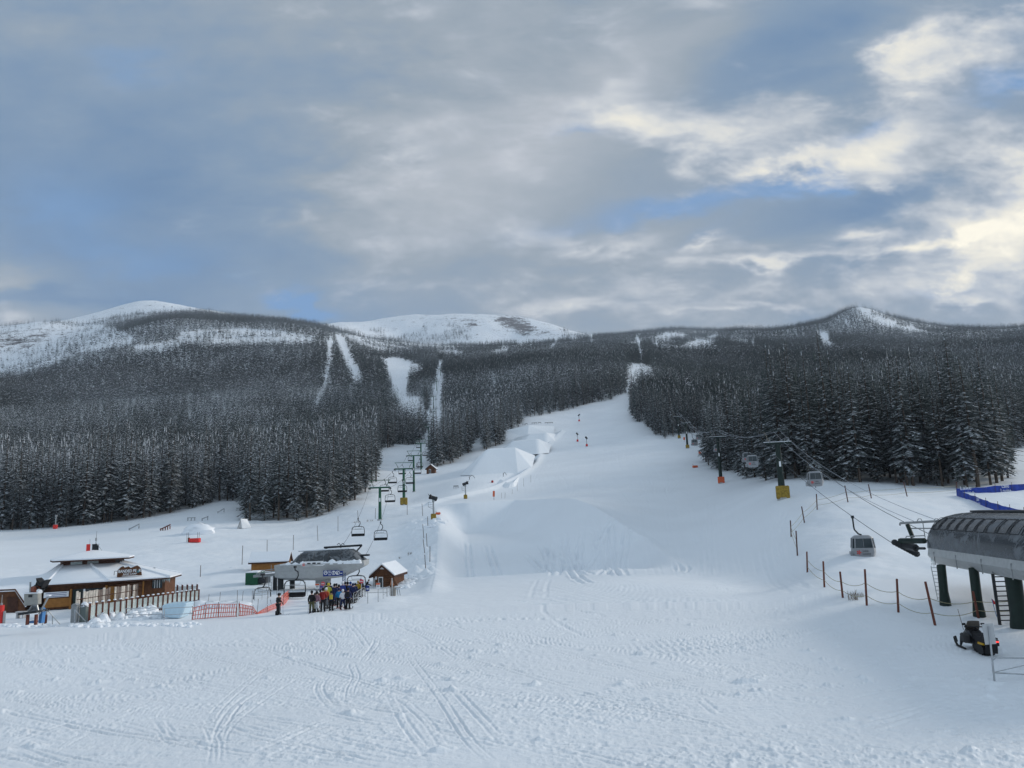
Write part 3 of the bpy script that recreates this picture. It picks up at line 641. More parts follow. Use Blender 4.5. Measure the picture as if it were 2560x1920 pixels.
for i in first:
    g = random.Random(int(i)); cm_, tm_ = KINDS[g.randrange(10)] if tpx[i] < 2150 else KINDS[g.choice((2, 4, 6, 8, 7, 0))]
    e = bpy.data.objects.new('conifer_tree', None); COL.objects.link(e); e.location = TP[i]; e.empty_display_size = .5
    s_ = th[i] / 20; e.scale = (s_ * g.uniform(.9, 1.2),) * 2 + (s_,); e.rotation_euler = (g.uniform(-.015, .015), g.uniform(-.015, .015), g.uniform(0, 6.28))
    k_, lab, grp = stand_of(tpx[i], tpy[i], tr[i]); e['label'] = lab; e['category'] = 'tree'; e['group'] = grp
    link('crown', cm_, e); link('trunk', tm_, e)
# --- all the others: one mass of woodland
protos = {0: [conifer(18.0, 18 * r_, 200 + s_, .95, 6, 1, .07) for s_, r_ in enumerate((.11, .13, .12, .145, .10, .125))],
          1: [conifer(18.0, 18 * r_, 300 + s_, 1.4, 5, 1, .05) for s_, r_ in enumerate((.11, .13, .12, .145, .10, .125))],
          2: [conifer(18.0, 18 * r_, 400 + s_, 3.0, 4, 0, .03) for s_, r_ in enumerate((.13, .15, .14, .165, .12, .145))]}
def mass():
    Vs, Ts, tv, sn = [], [], [], []; off = 0; g = np.random.default_rng(5)
    rest = np.nonzero(~isnear)[0]; lod = np.where(tr < 480, 0, np.where(tr < 1100, 1, 2))
    frosty = np.interp(tr, [150, 260, 600, 1300, 3000], [.60, .58, .54, .58, .66]) + .22 * fbm(TP[:, 0] * .006, TP[:, 1] * .006, 3, 81) + g.normal(0, .07, len(tr))
    frosty = np.where(tpx > 1760, frosty - .06, frosty)
    for l in (0, 1, 2):
        sel = rest[lod[rest] == l]; pk = g.integers(0, 6, len(sel))
        for k in range(6):
            ii = sel[pk == k]
            if not len(ii): continue
            V, T = protos[l][k]; a = g.uniform(0, 6.283, len(ii)); s = th[ii] / 18; w = s * g.uniform(.9, 1.25, len(ii)) * (1.15, 1.32, 1.75)[l]
            x = (V[None, :, 0] * np.cos(a)[:, None] - V[None, :, 1] * np.sin(a)[:, None]) * w[:, None] + TP[ii, 0][:, None]
            y = (V[None, :, 0] * np.sin(a)[:, None] + V[None, :, 1] * np.cos(a)[:, None]) * w[:, None] + TP[ii, 1][:, None]
            z = V[None, :, 2] * s[:, None] + TP[ii, 2][:, None]
            Vs.append(np.stack([x, y, z], -1).reshape(-1, 3).astype(np.float32))
            Ts.append((T[None] + (off + np.arange(len(ii)) * len(V))[:, None, None]).reshape(-1, 3).astype(np.int32)); off += len(ii) * len(V)
            tv.append(np.repeat(g.random(len(ii)), len(V))); sn.append(np.repeat(np.clip(frosty[ii], 0, 1), len(V)))
    V = np.concatenate(Vs); T = np.concatenate(Ts); print('forest trees', len(rest), 'tris', len(T), [int((lod[rest] == l).sum()) for l in (0, 1, 2)])
    link('forest', mesh_np('forest', V, T, M_TREE, smooth=False, attrs={'tv': np.concatenate(tv), 'snow': np.concatenate(sn)}), kind='stuff',
         label='dense snow-dusted conifer forest covering the mountainside', category='forest')
mass()
# ------------------------------------------------------------------ object builder
class MB:
    def __init__(s): s.v = []; s.f = []
    def add(s, v, f): o = len(s.v); s.v += [tuple(p) for p in v]; s.f += [tuple(i + o for i in q) for q in f]; return s
    def box(s, c, d, rz=0, tilt=None):
        M = Matrix.Rotation(rz, 3, 'Z')
        if tilt: M = M @ Matrix.Rotation(tilt[0], 3, 'X') @ Matrix.Rotation(tilt[1], 3, 'Y')
        v = [M @ Vector((x * d[0] / 2, y * d[1] / 2, z * d[2] / 2)) + Vector(c) for x in (-1, 1) for y in (-1, 1) for z in (-1, 1)]
        return s.add(v, [(0, 1, 3, 2), (4, 6, 7, 5), (0, 4, 5, 1), (2, 3, 7, 6), (0, 2, 6, 4), (1, 5, 7, 3)])
    def tube(s, pts, r, n=8, caps=True):
        pts = [Vector(p) for p in pts]; rs = r if isinstance(r, (list, tuple)) else [r] * len(pts); V = []; F_ = []; up = None
        for i, p in enumerate(pts):
            t = (pts[min(i + 1, len(pts) - 1)] - pts[max(i - 1, 0)]).normalized()
            a = up - t * up.dot(t) if up else t.orthogonal()
            if a.length < 1e-5: a = t.orthogonal()
            a.normalize(); up = a; b = t.cross(a)
            for k in range(n):
                th_ = 2 * math.pi * (k + .5) / n; V.append(p + (a * math.cos(th_) + b * math.sin(th_)) * rs[i])
        for i in range(len(pts) - 1):
            for k in range(n): F_.append((i * n + k, i * n + (k + 1) % n, (i + 1) * n + (k + 1) % n, (i + 1) * n + k))
        if caps: F_ += [tuple(range(n))[::-1], tuple((len(pts) - 1) * n + k for k in range(n))]
        return s.add(V, F_)
    def prism(s, poly, a, b, axis='y'):
        m = {'y': lambda u, w, t: (u, t, w), 'x': lambda u, w, t: (t, u, w), 'z': lambda u, w, t: (u, w, t)}[axis]; n = len(poly)
        v = [m(u, w, a) for u, w in poly] + [m(u, w, b) for u, w in poly]
        return s.add(v, [tuple(range(n)), tuple(range(2 * n - 1, n - 1, -1))] + [(i, (i + 1) % n + 0, (i + 1) % n + n, i + n)[::-1] for i in range(n)])
    def loft(s, rings, closed=True, caps=True):
        n = len(rings[0]); V = [p for r_ in rings for p in r_]; F_ = []
        for i in range(len(rings) - 1):
            for k in range(n if closed else n - 1): F_.append((i * n + k, i * n + (k + 1) % n, (i + 1) * n + (k + 1) % n, (i + 1) * n + k))
        if caps and closed: F_ += [tuple(range(n))[::-1], tuple((len(rings) - 1) * n + k for k in range(n))]
        return s.add(V, F_)
    def ball(s, c, r, n=10, m=7, sc=(1, 1, 1)):
        R_ = []
        for i in range(1, m):
            p = math.pi * i / m; R_.append([(c[0] + r * sc[0] * math.sin(p) * math.cos(2 * math.pi * k / n), c[1] + r * sc[1] * math.sin(p) * math.sin(2 * math.pi * k / n), c[2] + r * sc[2] * math.cos(p)) for k in range(n)])
        return s.loft(R_)
    def build(s, name, m, parent=None, smooth=False, bevel=0, **props):
        me = bpy.data.meshes.new(name); me.from_pydata(s.v, [], s.f); me.materials.append(m)
        import bmesh
        bm = bmesh.new(); bm.from_mesh(me); bmesh.ops.recalc_face_normals(bm, faces=bm.faces)
        if bevel: bmesh.ops.bevel(bm, geom=[e for e in bm.edges if e.calc_face_angle(0) > .6], offset=bevel, segments=1, affect='EDGES')
        bm.to_mesh(me); bm.free()
        if smooth:
            me.polygons.foreach_set('use_smooth', [True] * len(me.polygons)); me.set_sharp_from_angle(angle=R(38))
        return link(name, me, parent, **props)
def thing(name, label, cat, loc=(0, 0, 0), rz=0, group=None, scale=1):
    e = bpy.data.objects.new(name, None); COL.objects.link(e); e.location = loc; e.rotation_euler = (0, 0, rz); e.empty_display_size = .4
    e.scale = (scale,) * 3; e['label'] = label; e['category'] = cat
    if group: e['group'] = group
    return e
def copy_tree(o, parent=None):
    c = o.copy(); COL.objects.link(c)
    if parent is not None: c.parent = parent
    for ch in KIDS.get(o, [x for x in bpy.data.objects if x.parent == o] if o not in KIDS else []): copy_tree(ch, c)
    return c
KIDS = {}
def kids(o):
    k = [x for x in bpy.data.objects if x.parent == o]; KIDS[o] = k
    for c in k: kids(c)
def dup(o, loc, rz, label=None, group=None, scale=None):
    if o not in KIDS: kids(o)
    c = copy_tree(o); c.location = loc; c.rotation_euler = (0, 0, rz)
    if label: c['label'] = label
    if group: c['group'] = group
    if scale: c.scale = (scale,) * 3
    return c
WOOD = mat('brown_wood', (.12, .050, .022), .75, bump=.4, bscale=14, var=.3)
WOODD = mat('dark_wood', (.065, .028, .018), .8, bump=.3, bscale=14, var=.3)
WOODY = mat('yellow_wood', (.30, .13, .030), .7, bump=.3, bscale=12, var=.15)
WOODG = mat('grey_wood', (.42, .42, .42), .85, bump=.6, bscale=10, var=.3)
SLABM = mat('pale_slab_wood', (.46, .43, .39), .85, bump=.6, bscale=8, var=.28)
SLABD = mat('dark_slab_wood', (.16, .13, .115), .85, bump=.6, bscale=8, var=.3)
POSTR = mat('red_brown_post', (.14, .045, .030), .75, var=.2)
GLASSD = mat('dark_glass', (.02, .032, .038), .12, spec=.6)
GREYM = mat('grey_metal', (.33, .35, .36), .45, metal=.6)
LGREY = mat('light_grey_panel', (.38, .39, .39), .5, bump=.15, bscale=3, var=.08)
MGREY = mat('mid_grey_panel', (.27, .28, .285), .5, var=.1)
DARKM = mat('dark_metal', (.025, .028, .032), .5, metal=.3)
BLACK = mat('black_rubber', (.012, .012, .014), .7)
GREENM = mat('green_paint', (.010, .085, .045), .5, var=.2)
GREEND = mat('dark_green_paint', (.006, .018, .014), .5, var=.2)
YELP = mat('yellow_pad', (.27, .18, .025), .7, bump=.4, bscale=5, var=.35)
ORNP = mat('orange_pad', (.60, .12, .05), .7, bump=.3, bscale=5, var=.15)
REDP = mat('red_pad', (.62, .035, .03), .6, bump=.3, bscale=5, var=.15)
BLUES = mat('blue_sign', (.012, .035, .19), .5)
WHITE = mat('white_paint', (.78, .79, .80), .55)
PIPE = mat('galvanised_pipe', (.40, .42, .44), .45, metal=.5, var=.12)
ROPE = mat('rope', (.30, .28, .17), .8)
BAMB = mat('dark_pole', (.10, .065, .05), .8)
CABLE = mat('steel_cable', (.08, .085, .09), .5, metal=.5)
ICE = mat('cut_ice', (.52, .68, .78), .35, bump=.5, bscale=2.5, var=.05)
def glass_mat():
    m = bpy.data.materials.new('clear_glass'); m.use_nodes = True; t = NT(m.node_tree); b = t.n['Principled BSDF']
    b.inputs['Base Color'].default_value = c4((.55, .66, .66)); b.inputs['Roughness'].default_value = .15; b.inputs['Alpha'].default_value = .42; return m
GLASS = glass_mat()
def cover_mat():      # smoked terminal cover with windows of blown frost stuck to it
    m = bpy.data.materials.new('smoked_cover'); m.use_nodes = True; t = NT(m.node_tree); b = t.n['Principled BSDF']; b.inputs['Roughness'].default_value = .28
    co = t.new('ShaderNodeTexCoord').outputs['Object']; n_ = t.noise(co, .75, 7, .68, .8); z = t.new('ShaderNodeSeparateXYZ', inp={0: co}).outputs[2]
    k = t.mr(t.math('ADD', n_, t.math('MULTIPLY', z, -.035)), .33, .45)
    t.put(b.inputs['Base Color'], t.mix(t.math('MULTIPLY', k, .32), c4((.024, .030, .037)), c4((.42, .45, .48))))
    t.put(b.inputs['Roughness'], t.mr(k, 0, 1, .25, .8)); return m
COVER = cover_mat()
SIGNED = []
def text(txt, size, m, parent, loc, rot, ext=.01, al='CENTER', name='lettering', bold=0, width=None):
    c = bpy.data.curves.new(name, 'FONT'); c.body = txt; c.size = size; c.align_x = al; c.align_y = 'CENTER'; c.extrude = ext; c.offset = bold; c.resolution_u = 3
    o = bpy.data.objects.new(name, c); COL.objects.link(o); c.materials.append(m)
    me = bpy.data.meshes.new_from_object(o); bpy.data.objects.remove(o); o = link(name, me, parent); o.location = loc; o.rotation_euler = rot
    if not me.materials: me.materials.append(m)
    if width:
        xs = [v.co.x for v in me.vertices]; f = width / (max(xs) - min(xs))
        for v in me.vertices: v.co.x *= f
    return o
def snowheap(c, r, h, seed, n=18, m=6):
    g = random.Random(seed); R_ = []
    for i in range(m):
        u = i / (m - 1); R_.append([(c[0] + r[0] * (1 - u ** 2) ** .5 * math.cos(2 * math.pi * k / n) * g.uniform(.85, 1.15), c[1] + r[1] * (1 - u ** 2) ** .5 * math.sin(2 * math.pi * k / n) * g.uniform(.85, 1.15), c[2] - .2 + (h + .2) * u * g.uniform(.92, 1.08)) for k in range(n)])
    return R_
def yaw_to(a, b): return math.atan2(b[1] - a[1], b[0] - a[0])
def facing(p): return math.atan2(p[1], p[0]) - math.pi / 2        # rotation that turns a thing's -y side to the viewpoint

class Fr:
    """upright working plane through a spot on the ground: photo bearings give x (right) and z (up) on it, y runs away from the viewpoint"""
    def __init__(s, px, py, r=None, yaw=0.0, z=None):
        O = GP(px, py) if r is None else ONG(px, r)
        if z is not None: O.z = z
        s.o = O; s.yaw = yaw; s.a = Vector((math.cos(yaw), math.sin(yaw), 0)); s.n = Vector((-math.sin(yaw), math.cos(yaw), 0))
        s.k = O.y / FPX                                    # metres per photo pixel here
    def l(s, px, py, back=0.0):
        d = pdir(px, py); o = s.o + s.n * back; t = o.dot(s.n) / d.dot(s.n); p = d * t - s.o
        return p.dot(s.a), back, p.z
    def t(s, name, label, cat, group=None): return thing(name, label, cat, s.o, s.yaw, group)
def poly_of(F, pts, back=0): return [(F.l(a, b, back)[0], F.l(a, b, back)[2]) for a, b in pts]
# ------------------------------------------------------------------ the lodge
def lodge():
    F = Fr(270, 1520, r=85, yaw=R(26)); F.o.z = -7.3
    t = F.t('lodge', 'low brown wooden lodge with snowy two-tier hipped roof and a BANDED PEAK sign', 'lodge')
    x0, _, z0 = F.l(112, 1463); x2, _, z2 = F.l(426, 1443); ze = .5 * (z0 + z2); xm = .5 * (x0 + x2); w = x2 - x0
    P = [(x0, 0), (x0 + w * .5, -.35), (x2, 0), (x2 + 1.2, 4.4), (x2 - 2.2, 8.6), (x0 + 2.2, 8.6), (x0 - 1.4, 4.4)]
    zc = F.l(230, 1413, 3.0)[2]; cxm = F.l(231, 1400, 4.2)[0]
    I = [(cxm - 2.5, 3.0), (cxm, 2.7), (cxm + 2.6, 3.0), (cxm + 2.9, 5), (cxm + 1.6, 6.4), (cxm - 1.6, 6.4), (cxm - 2.9, 5)]
    n = 7
    def ringpts(P_, z): return [(a, b, z) for a, b in P_]
    mb = MB(); mb.loft([ringpts(P, ze - .16), ringpts(P, ze - .03), ringpts(I, zc)], caps=False)
    mb.loft([ringpts(P, ze - .16), ringpts([(a * .96 + cxm * .04, b * .9 + .4) for a, b in P], ze - .2)], caps=False)
    rf = mb.build('roof', WOODD, t)
    sn = MB(); sn.loft([ringpts([(a * 1.0, b - .01) for a, b in P], ze - .01), ringpts(P, ze + .10), ringpts(I, zc + .12)], caps=False).build('roof_snow', M_CAP, rf, smooth=True)
    rd = MB(); 
    for k in (0, 1, 2, 3, 6): rd.tube([(P[k][0], P[k][1], ze + .10), ((P[k][0] + I[k][0]) / 2, (P[k][1] + I[k][1]) / 2, (ze + zc) / 2 + .13), (I[k][0], I[k][1], zc + .14)], [.12, .10, .12], 6)
    rd.build('ridge_snow', M_CAP, rf, smooth=True)
    # clerestory and upper roof
    zu = F.l(228, 1401, 3.0)[2]; za = F.l(232, 1377, 4.6)[2]
    MB().loft([ringpts(I, zc - .2), ringpts(I, zu + .1)]).build('clerestory', WOODD, t)
    cl = MB(); 
    for k in (-1.3, .15): cl.box((cxm + k, 2.72 if k < -.5 else 2.74, (zc + zu) / 2 + .05), (1.0, .1, max(.2, (zu - zc) * .6)))
    cl.build('clerestory_window', GLASS, t)
    U = [(cxm + (a - cxm) * 1.32, 4.6 + (b - 4.6) * 1.55) for a, b in I]
    up = MB().loft([ringpts(U, zu), ringpts(U, zu + .14), [(cxm + .1 * math.cos(k), 4.6 + .1 * math.sin(k), za) for k in [(-2.4 + i * .9) for i in range(7)]]]).build('upper_roof', WOODD, t)
    MB().loft([ringpts(U, zu + .13), ringpts(U, zu + .26), [(cxm + .15 * math.cos(k), 4.6 + .15 * math.sin(k), za + .12) for k in [(-2.4 + i * .9) for i in range(7)]]], caps=False).build('upper_roof_snow', M_CAP, up, smooth=True)
    # walls
    Wp = [(cxm + (a - cxm) * .93, .75 + b * .86) for a, b in P]; Wp[0] = (x0 + .45, .7); Wp[1] = (x0 + w * .5, .45); Wp[2] = (x2 - .45, .7)
    MB().loft([ringpts(Wp, -.8), ringpts(Wp, ze - .05)]).build('wall', WOOD, t)
    zt = lambda py: F.l(270, py, .5)[2]
    X = lambda px: F.l(px, 1490, .5)[0]
    def pnl(name, m, a, b, ya, yb, dep=.36, parent=t, th=.10):
        o = MB().box(((X(a) + X(b)) / 2, dep, (zt(ya) + zt(yb)) / 2), (abs(X(b) - X(a)), th, abs(zt(ya) - zt(yb)))).build(name, m, parent); return o
    MB().box((X(145), .42, zt(1505)), (X(176) - X(111), .12, 2.6)).build('wall_panel', WOOD, t)
    menu = pnl('menu_board', WHITE, 110, 172, 1471, 1484, .30)
    for k in range(3): MB().box((X(141), .245, zt(1474 + 4 * k)), (X(166) - X(114), .01, .05)).build('menu_line', BLUES, menu)
    pnl('counter_panel', WOODY, 113, 175, 1487, 1508, .30)
    pnl('dark_opening', DARKM, 118, 172, 1513, 1530, .31)
    pnl('corner_post', WOODY, 175, 180, 1466, 1532, .16, th=.2)
    g1 = pnl('window', GLASSD, 182, 262, 1468, 1493, .30)
    for px in (198, 214, 230, 247): pnl('mullion', DARKM, px, px + 1.5, 1468, 1493, .24, g1, .04)
    pnl('door', GREEND, 184, 204, 1470, 1528, .20)
    MB().tube([(X(211), .1, zt(1468)), (X(211), .1, zt(1484))], .09, 8).build('hanging_banner', WHITE, t)
    pnl('corner_post', WOODY, 262, 268, 1462, 1530, .12, th=.2)
    pnl('wall_panel', WOODY, 270, 289, 1466, 1520, .14)
    dr = pnl('garage_door', WOOD, 292, 354, 1461, 1515, .12)
    for a in (1463, 1470): pnl('rail', WOODD, 293, 353, a, a + 1.3, .05, dr, .04)
    MB().tube([(X(300), .04, zt(1484)), (X(323), .04, zt(1471)), (X(346), .04, zt(1484))], .04, 6).build('brace', WOODD, dr)
    pnl('corner_post', WOODY, 355, 359, 1458, 1512, .12, th=.2)
    g2 = pnl('window', GLASSD, 379, 404, 1453, 1478, .52)
    for px in (385, 391, 397): pnl('mullion', WHITE, px, px + 1.2, 1453, 1478, .45, g2, .04)
    pnl('vent_hood', WHITE, 362, 367, 1448, 1451, .5)
    ic = MB(); g = random.Random(4)
    for k in range(26):
        px = g.uniform(404, 424); x = X(px); L = g.uniform(.1, .45); ic.tube([(x, .0, ze - .12), (x, 0, ze - .12 - L)], [.03, .004], 5)
    ic.build('icicles', GLASS, rf)
    # gear on the roofs
    bx = MB(); bx.box((cxm - .45, 4.3, za + .32), (.34, .3, .75)).build('red_roof_box', REDP, t)
    bx = MB(); bx.box((cxm + .1, 4.5, za + .33), (.42, .34, .7)); bx.box((cxm + .38, 4.5, za + .28), (.2, .2, .55)); bx.build('equipment_box', DARKM, t)
    mt = MB(); mt.tube([(cxm + .2, 4.5, za), (cxm + .22, 4.5, za + 2.0)], [.05, .02], 6); mt.tube([(cxm - .15, 4.5, za + .6), (cxm + .55, 4.5, za + .65)], .03, 5)
    mt.tube([(cxm + .2, 4.5, za + 1.0), (cxm + .2, 4.5, za + 1.3)], .09, 6); mt.tube([(cxm - .35, 4.5, za), (cxm - .35, 4.5, za + 1.2)], .015, 4); mt.tube([(cxm + .2, 4.5, za + .8), (cxm + .8, 4.3, za)], .02, 4)
    mt.build('antenna_mast', GREYM, t)
    q = F.l(294, 1401, 2.5); MB().box(q, (.32, .3, .34), tilt=(.3, .2)).build('loudspeaker', DARKM, t)
    q = F.l(306, 1417, 3); MB().tube([q, (q[0], q[1], q[2] + .7)], .09, 8).build('chimney_pipe', GREYM, t)
    q = F.l(375, 1424, 4.5); MB().box(q, (1.0, .7, .35)).build('roof_vent', MGREY, t)
    # roof sign: brown mountain outline, white letters, a teal A
    out = [(292, 1443), (294, 1426), (302, 1418), (308, 1415), (312, 1419), (322, 1416), (327, 1420), (336, 1416), (343, 1413.5), (349, 1417), (353, 1422), (355, 1438)]
    y = .12; s = t; sg = MB().prism(poly_of(F, out, y), y - .06, y + .06).build('roof_sign', WOOD, t)
    dg = out[1:11]; cap = MB(); pp = [F.l(a, b, y) for a, b in dg]; cap.tube([(p[0], y, p[2] + .03) for p in pp], .05, 6); cap.build('sign_snow', M_CAP, sg, smooth=True)
    cxs, _, zs1 = F.l(324, 1427.5, y); sc = F.k * 1.1
    text('BANDED PE', sc * 8.6, WHITE, sg, (F.l(318.5, 1428, y)[0], y - .08, zs1), (R(90), 0, 0), bold=.012, width=F.l(341, 1428, y)[0] - F.l(296, 1428, y)[0])
    text('K', sc * 8.6, WHITE, sg, (F.l(350.2, 1427, y)[0], y - .08, F.l(350, 1426, y)[2]), (R(90), 0, 0), bold=.012)
    a = F.l(345, 1429.5, y); k = sc; MB().add([(a[0] - 2.6 * k, y - .09, a[2] - 1.4 * k), (a[0] + 2.6 * k, y - .09, a[2] - 1.4 * k), (a[0], y - .09, a[2] + 5.5 * k)], [(0, 1, 2)]).build('teal_letter_a', mat('teal', (.05, .22, .26)), sg)
    text('BASE CAMP', sc * 5.0, WHITE, sg, (F.l(325, 1435, y)[0], y - .08, F.l(325, 1435, y)[2]), (R(90), 0, 0), bold=.004, width=F.l(342, 1428, y)[0] - F.l(308, 1428, y)[0])
    q0, q1 = F.l(305, 1440, y), F.l(344, 1438.6, y); MB().tube([(q0[0], y - .08, q0[2]), (q1[0], y - .08, q1[2])], .022, 4).build('underline', WHITE, sg)
    MB().tube([F.l(285, 1438, y), F.l(286, 1428, y), F.l(293, 1428, y)], .03, 5).build('sign_bracket', DARKM, sg)
    # low wing on the left with its own snow-loaded roof running into the main one
    v = [F.l(-90, 1478, 0), F.l(38, 1472, -.2), F.l(64, 1512, 0), F.l(116, 1464, .3), F.l(172, 1413, 3.0), F.l(97, 1438, 5.5), F.l(-90, 1452, 7)]
    wr = MB(); wr.add(v + [(a, b, c - .22) for a, b, c in v], [(0, 1, 6), (1, 5, 6), (1, 2, 3), (1, 3, 5), (3, 4, 5), (7, 13, 8), (8, 13, 12), (8, 10, 9), (8, 12, 10), (10, 12, 11), (0, 7, 8, 1), (1, 8, 9, 2), (2, 9, 10, 3), (3, 10, 11, 4), (4, 11, 12, 5), (5, 12, 13, 6)])
    wr.build('wing_roof', M_CAP, t)
    e = MB(); e.tube([(F.l(-90, 1479.5, -.02)), F.l(38, 1474, -.22), F.l(65, 1514, -.02)], .07, 4).build('wing_fascia', WOODD, t)
    wv = poly_of(F, [(-90, 1560), (-90, 1480), (37, 1474), (62, 1512), (62, 1560)], .12); MB().prism(wv, .12, 5).build('wing_wall', WOOD, t)
    MB().prism(poly_of(F, [(18, 1494), (44, 1494), (44, 1532), (18, 1532)], 0), .04, .2).build('wing_door', WOODD, t)
lodge()
# deck edge: red-brown posts with glass between them
def glass_fence(name, label, a, b, n, h0, h1, grp=None):
    A = GP(*a); B = GP(*b); t = thing(name, label, 'fence', A, 0, grp); D = B - A
    for i in range(n):
        u = i / (n - 1.0); p = D * u; h = h0 + (h1 - h0) * u; o = MB().box((p.x, p.y, p.z + h / 2 - .1), (.17, .17, h + .2), rz=.5).build('post', POSTR, t)
        MB().ball((p.x, p.y, p.z + h + .03), .13, 8, 5, (1, 1, .55)).build('snow_cap', M_CAP, o, smooth=True)
        if i < n - 1:
            q = D * ((i + 1.0) / (n - 1)); m = (p + q) / 2; ang = math.atan2(D.y, D.x)
            MB().box((m.x, m.y, m.z + h * .52), ((q - p).length - .17, .025, h * .72), rz=ang).build('glass_panel', GLASS, t)
    MB().tube([Vector((0, 0, .05)), D + Vector((0, 0, .05))], .11, 4).build('kerb_beam', WOODD, t)
glass_fence('glass_fence', 'deck fence of red-brown posts and glass panes in front of the slab boards', (222, 1561), (496, 1503), 22, 1.66, 1.18)
glass_fence('glass_fence', 'short return of the glass deck fence behind its far end', (418, 1492), (492, 1489), 7, 1.2, 1.2)
def slab_fence():
    A = GP(186, 1548); B = GP(404, 1500); t = thing('slab_fence', 'uneven screen of pale and dark vertical slab boards on the lodge deck', 'fence', A); D = B - A; g = random.Random(8)
    d = D.normalized(); ang = math.atan2(D.y, D.x); L = D.length; x = 0
    pat = [1, 1, .0, 1, 1, 1, 1, 1, 1, .5, .5, 1, .6, .5, 0, 0, 1, .5, .5, 1, 1, .5, 1, .5, 0, 1, .5, .7, 0, 1, 0, 1, 0, 1, 1]
    i = 0
    while x < L - .2:
        w = g.uniform(.30, .44); k = pat[i % len(pat)]; i += 1
        if k:
            p = d * (x + w / 2); h = g.uniform(2.25, 2.42) * (1 - .10 * x / L)
            MB().box((p.x, p.y, p.z + h / 2 - .1), (w * .86, .05, h), rz=ang + g.uniform(-.05, .05), tilt=(0, g.uniform(-.02, .02))).build('board', SLABM if k == 1 else SLABD, t)
        x += w
    for hh in (.8, 1.6): MB().tube([Vector((0, .08, hh)), D + Vector((0, .08, hh * .9))], .05, 5).build('rail', WOODD, t)
slab_fence()
def railing(name, label, pts, h=1.05, cat='railing', grp=None, mid=True, r=.026, brace=False):
    W_ = [GP(*p) for p in pts]; t = thing(name, label, cat, W_[0], 0, grp); Q = [w - W_[0] for w in W_]
    z = Vector((0, 0, h))
    MB().tube([q + z for q in Q], r, 6).build('top_rail', PIPE, t)
    if mid: MB().tube([q + z * .45 for q in Q], r, 6).build('lower_rail', PIPE, t)
    for q in Q: MB().tube([q - Vector((0, 0, .1)), q + z], r, 6).build('post', PIPE, t)
    if brace:
        for a, b in zip(Q[:-1], Q[1:]): MB().tube([a + z * .45, b + z], r * .7, 5).build('brace', PIPE, t)
    return t
railing('pipe_gate', 'pipe gate lying in front of the snow heaps, left length', [(312, 1551), (405, 1549)], .95, 'gate', 'pipe gates before the deck', brace=True)
railing('pipe_gate', 'pipe gate in front of the cut blue snow block, next to the orange netting', [(410, 1551), (482, 1547)], .95, 'gate', 'pipe gates before the deck')
def tubes_thing(name, label, cat, segs, r, m, part, n=6, grp=None):
    t = thing(name, label, cat, segs[0][0], 0, grp); o = Vector(segs[0][0])
    for sgm in segs: MB().tube([Vector(p) - o for p in sgm], r, n).build(part, m, t)
    return t
def fp(px, py, r): return AT(px, py, r)
r0 = math.hypot(*ray_base(205, 1562))
tubes_thing('handrail', 'sloping pipe handrail on the steps beside the grey bins', 'handrail', [[fp(187, 1524, r0), fp(222, 1562, r0)], [fp(187, 1524, r0), fp(187, 1561, r0)]], .04, PIPE, 'rail')
tubes_thing('handrail', 'dark sloping handrail beside the snow gun stand', 'handrail', [[fp(122, 1529, r0), fp(150, 1561, r0)], [fp(131, 1540, r0), fp(131, 1561, r0)], [fp(109, 1523, r0), fp(106, 1563, r0)]], .035, GREYM, 'rail')
def bin_(px, py, w, h, label, m, cap):
    F = Fr(px, py); t = F.t('waste_bin', label, 'bin', 'bins at the deck steps'); W_, H_ = w * F.k, h * F.k
    MB().box((0, 0, H_ / 2), (W_, W_ * .9, H_)).build('body', m, t, bevel=.04)
    MB().prism([(-W_ / 2 - .03, H_), (W_ / 2 + .03, H_), (W_ / 2 - .15, H_ + .14), (-W_ / 2 + .15, H_ + .14)], -W_ * .48, W_ * .48).build('lid', MGREY, t)
    if cap: MB().loft(snowheap((0, 0, H_ + .15), (W_ * .55, W_ * .5), .22, 5)).build('snow_cap', M_CAP, t, smooth=True)
bin_(186, 1556, 14, 40, 'dark grey waste bin with slanted lid beside the deck steps', MGREY, False); bin_(209, 1554, 16, 36, 'green-grey waste bin with thick snow cap behind the first fence post', mat('bin_green', (.16, .19, .18), .6), True)
def bench(px, py, label):
    F = Fr(px, py); t = F.t('picnic_bench', label, 'bench'); k = F.k
    MB().box((0, 0, .62), (22 * k, .5, .08)).build('seat', WOODG, t)
    for s_ in (-1, 1): MB().box((s_ * 7 * k, 0, .3), (.14, .4, .62)).build('leg', WOODG, t)
bench(52, 1548, 'small grey bench beside the lodge wing'); 
def barrier(px, py, label):
    F = Fr(px, py); t = F.t('padded_post', label, 'padded post'); k = F.k
    MB().tube([(0, 0, -.1), (0, 0, 42 * k)], 6.5 * k, 14).build('pad', REDP, t, smooth=True)
    MB().tube([(0, 0, 42 * k), (0, 0, 47 * k)], 2.5 * k, 10).build('pole_head', GREYM, t, smooth=True); MB().tube([(0, 0, 46 * k), (0, 0, 66 * k)], .02, 5).build('wand', PIPE, t)
    MB().tube([(9 * k, 0, 0), (9 * k, 0, 28 * k)], 3 * k, 8).build('hose_drum', GREYM, t)
barrier(0, 1558, 'red padded post at the left edge of the snow')
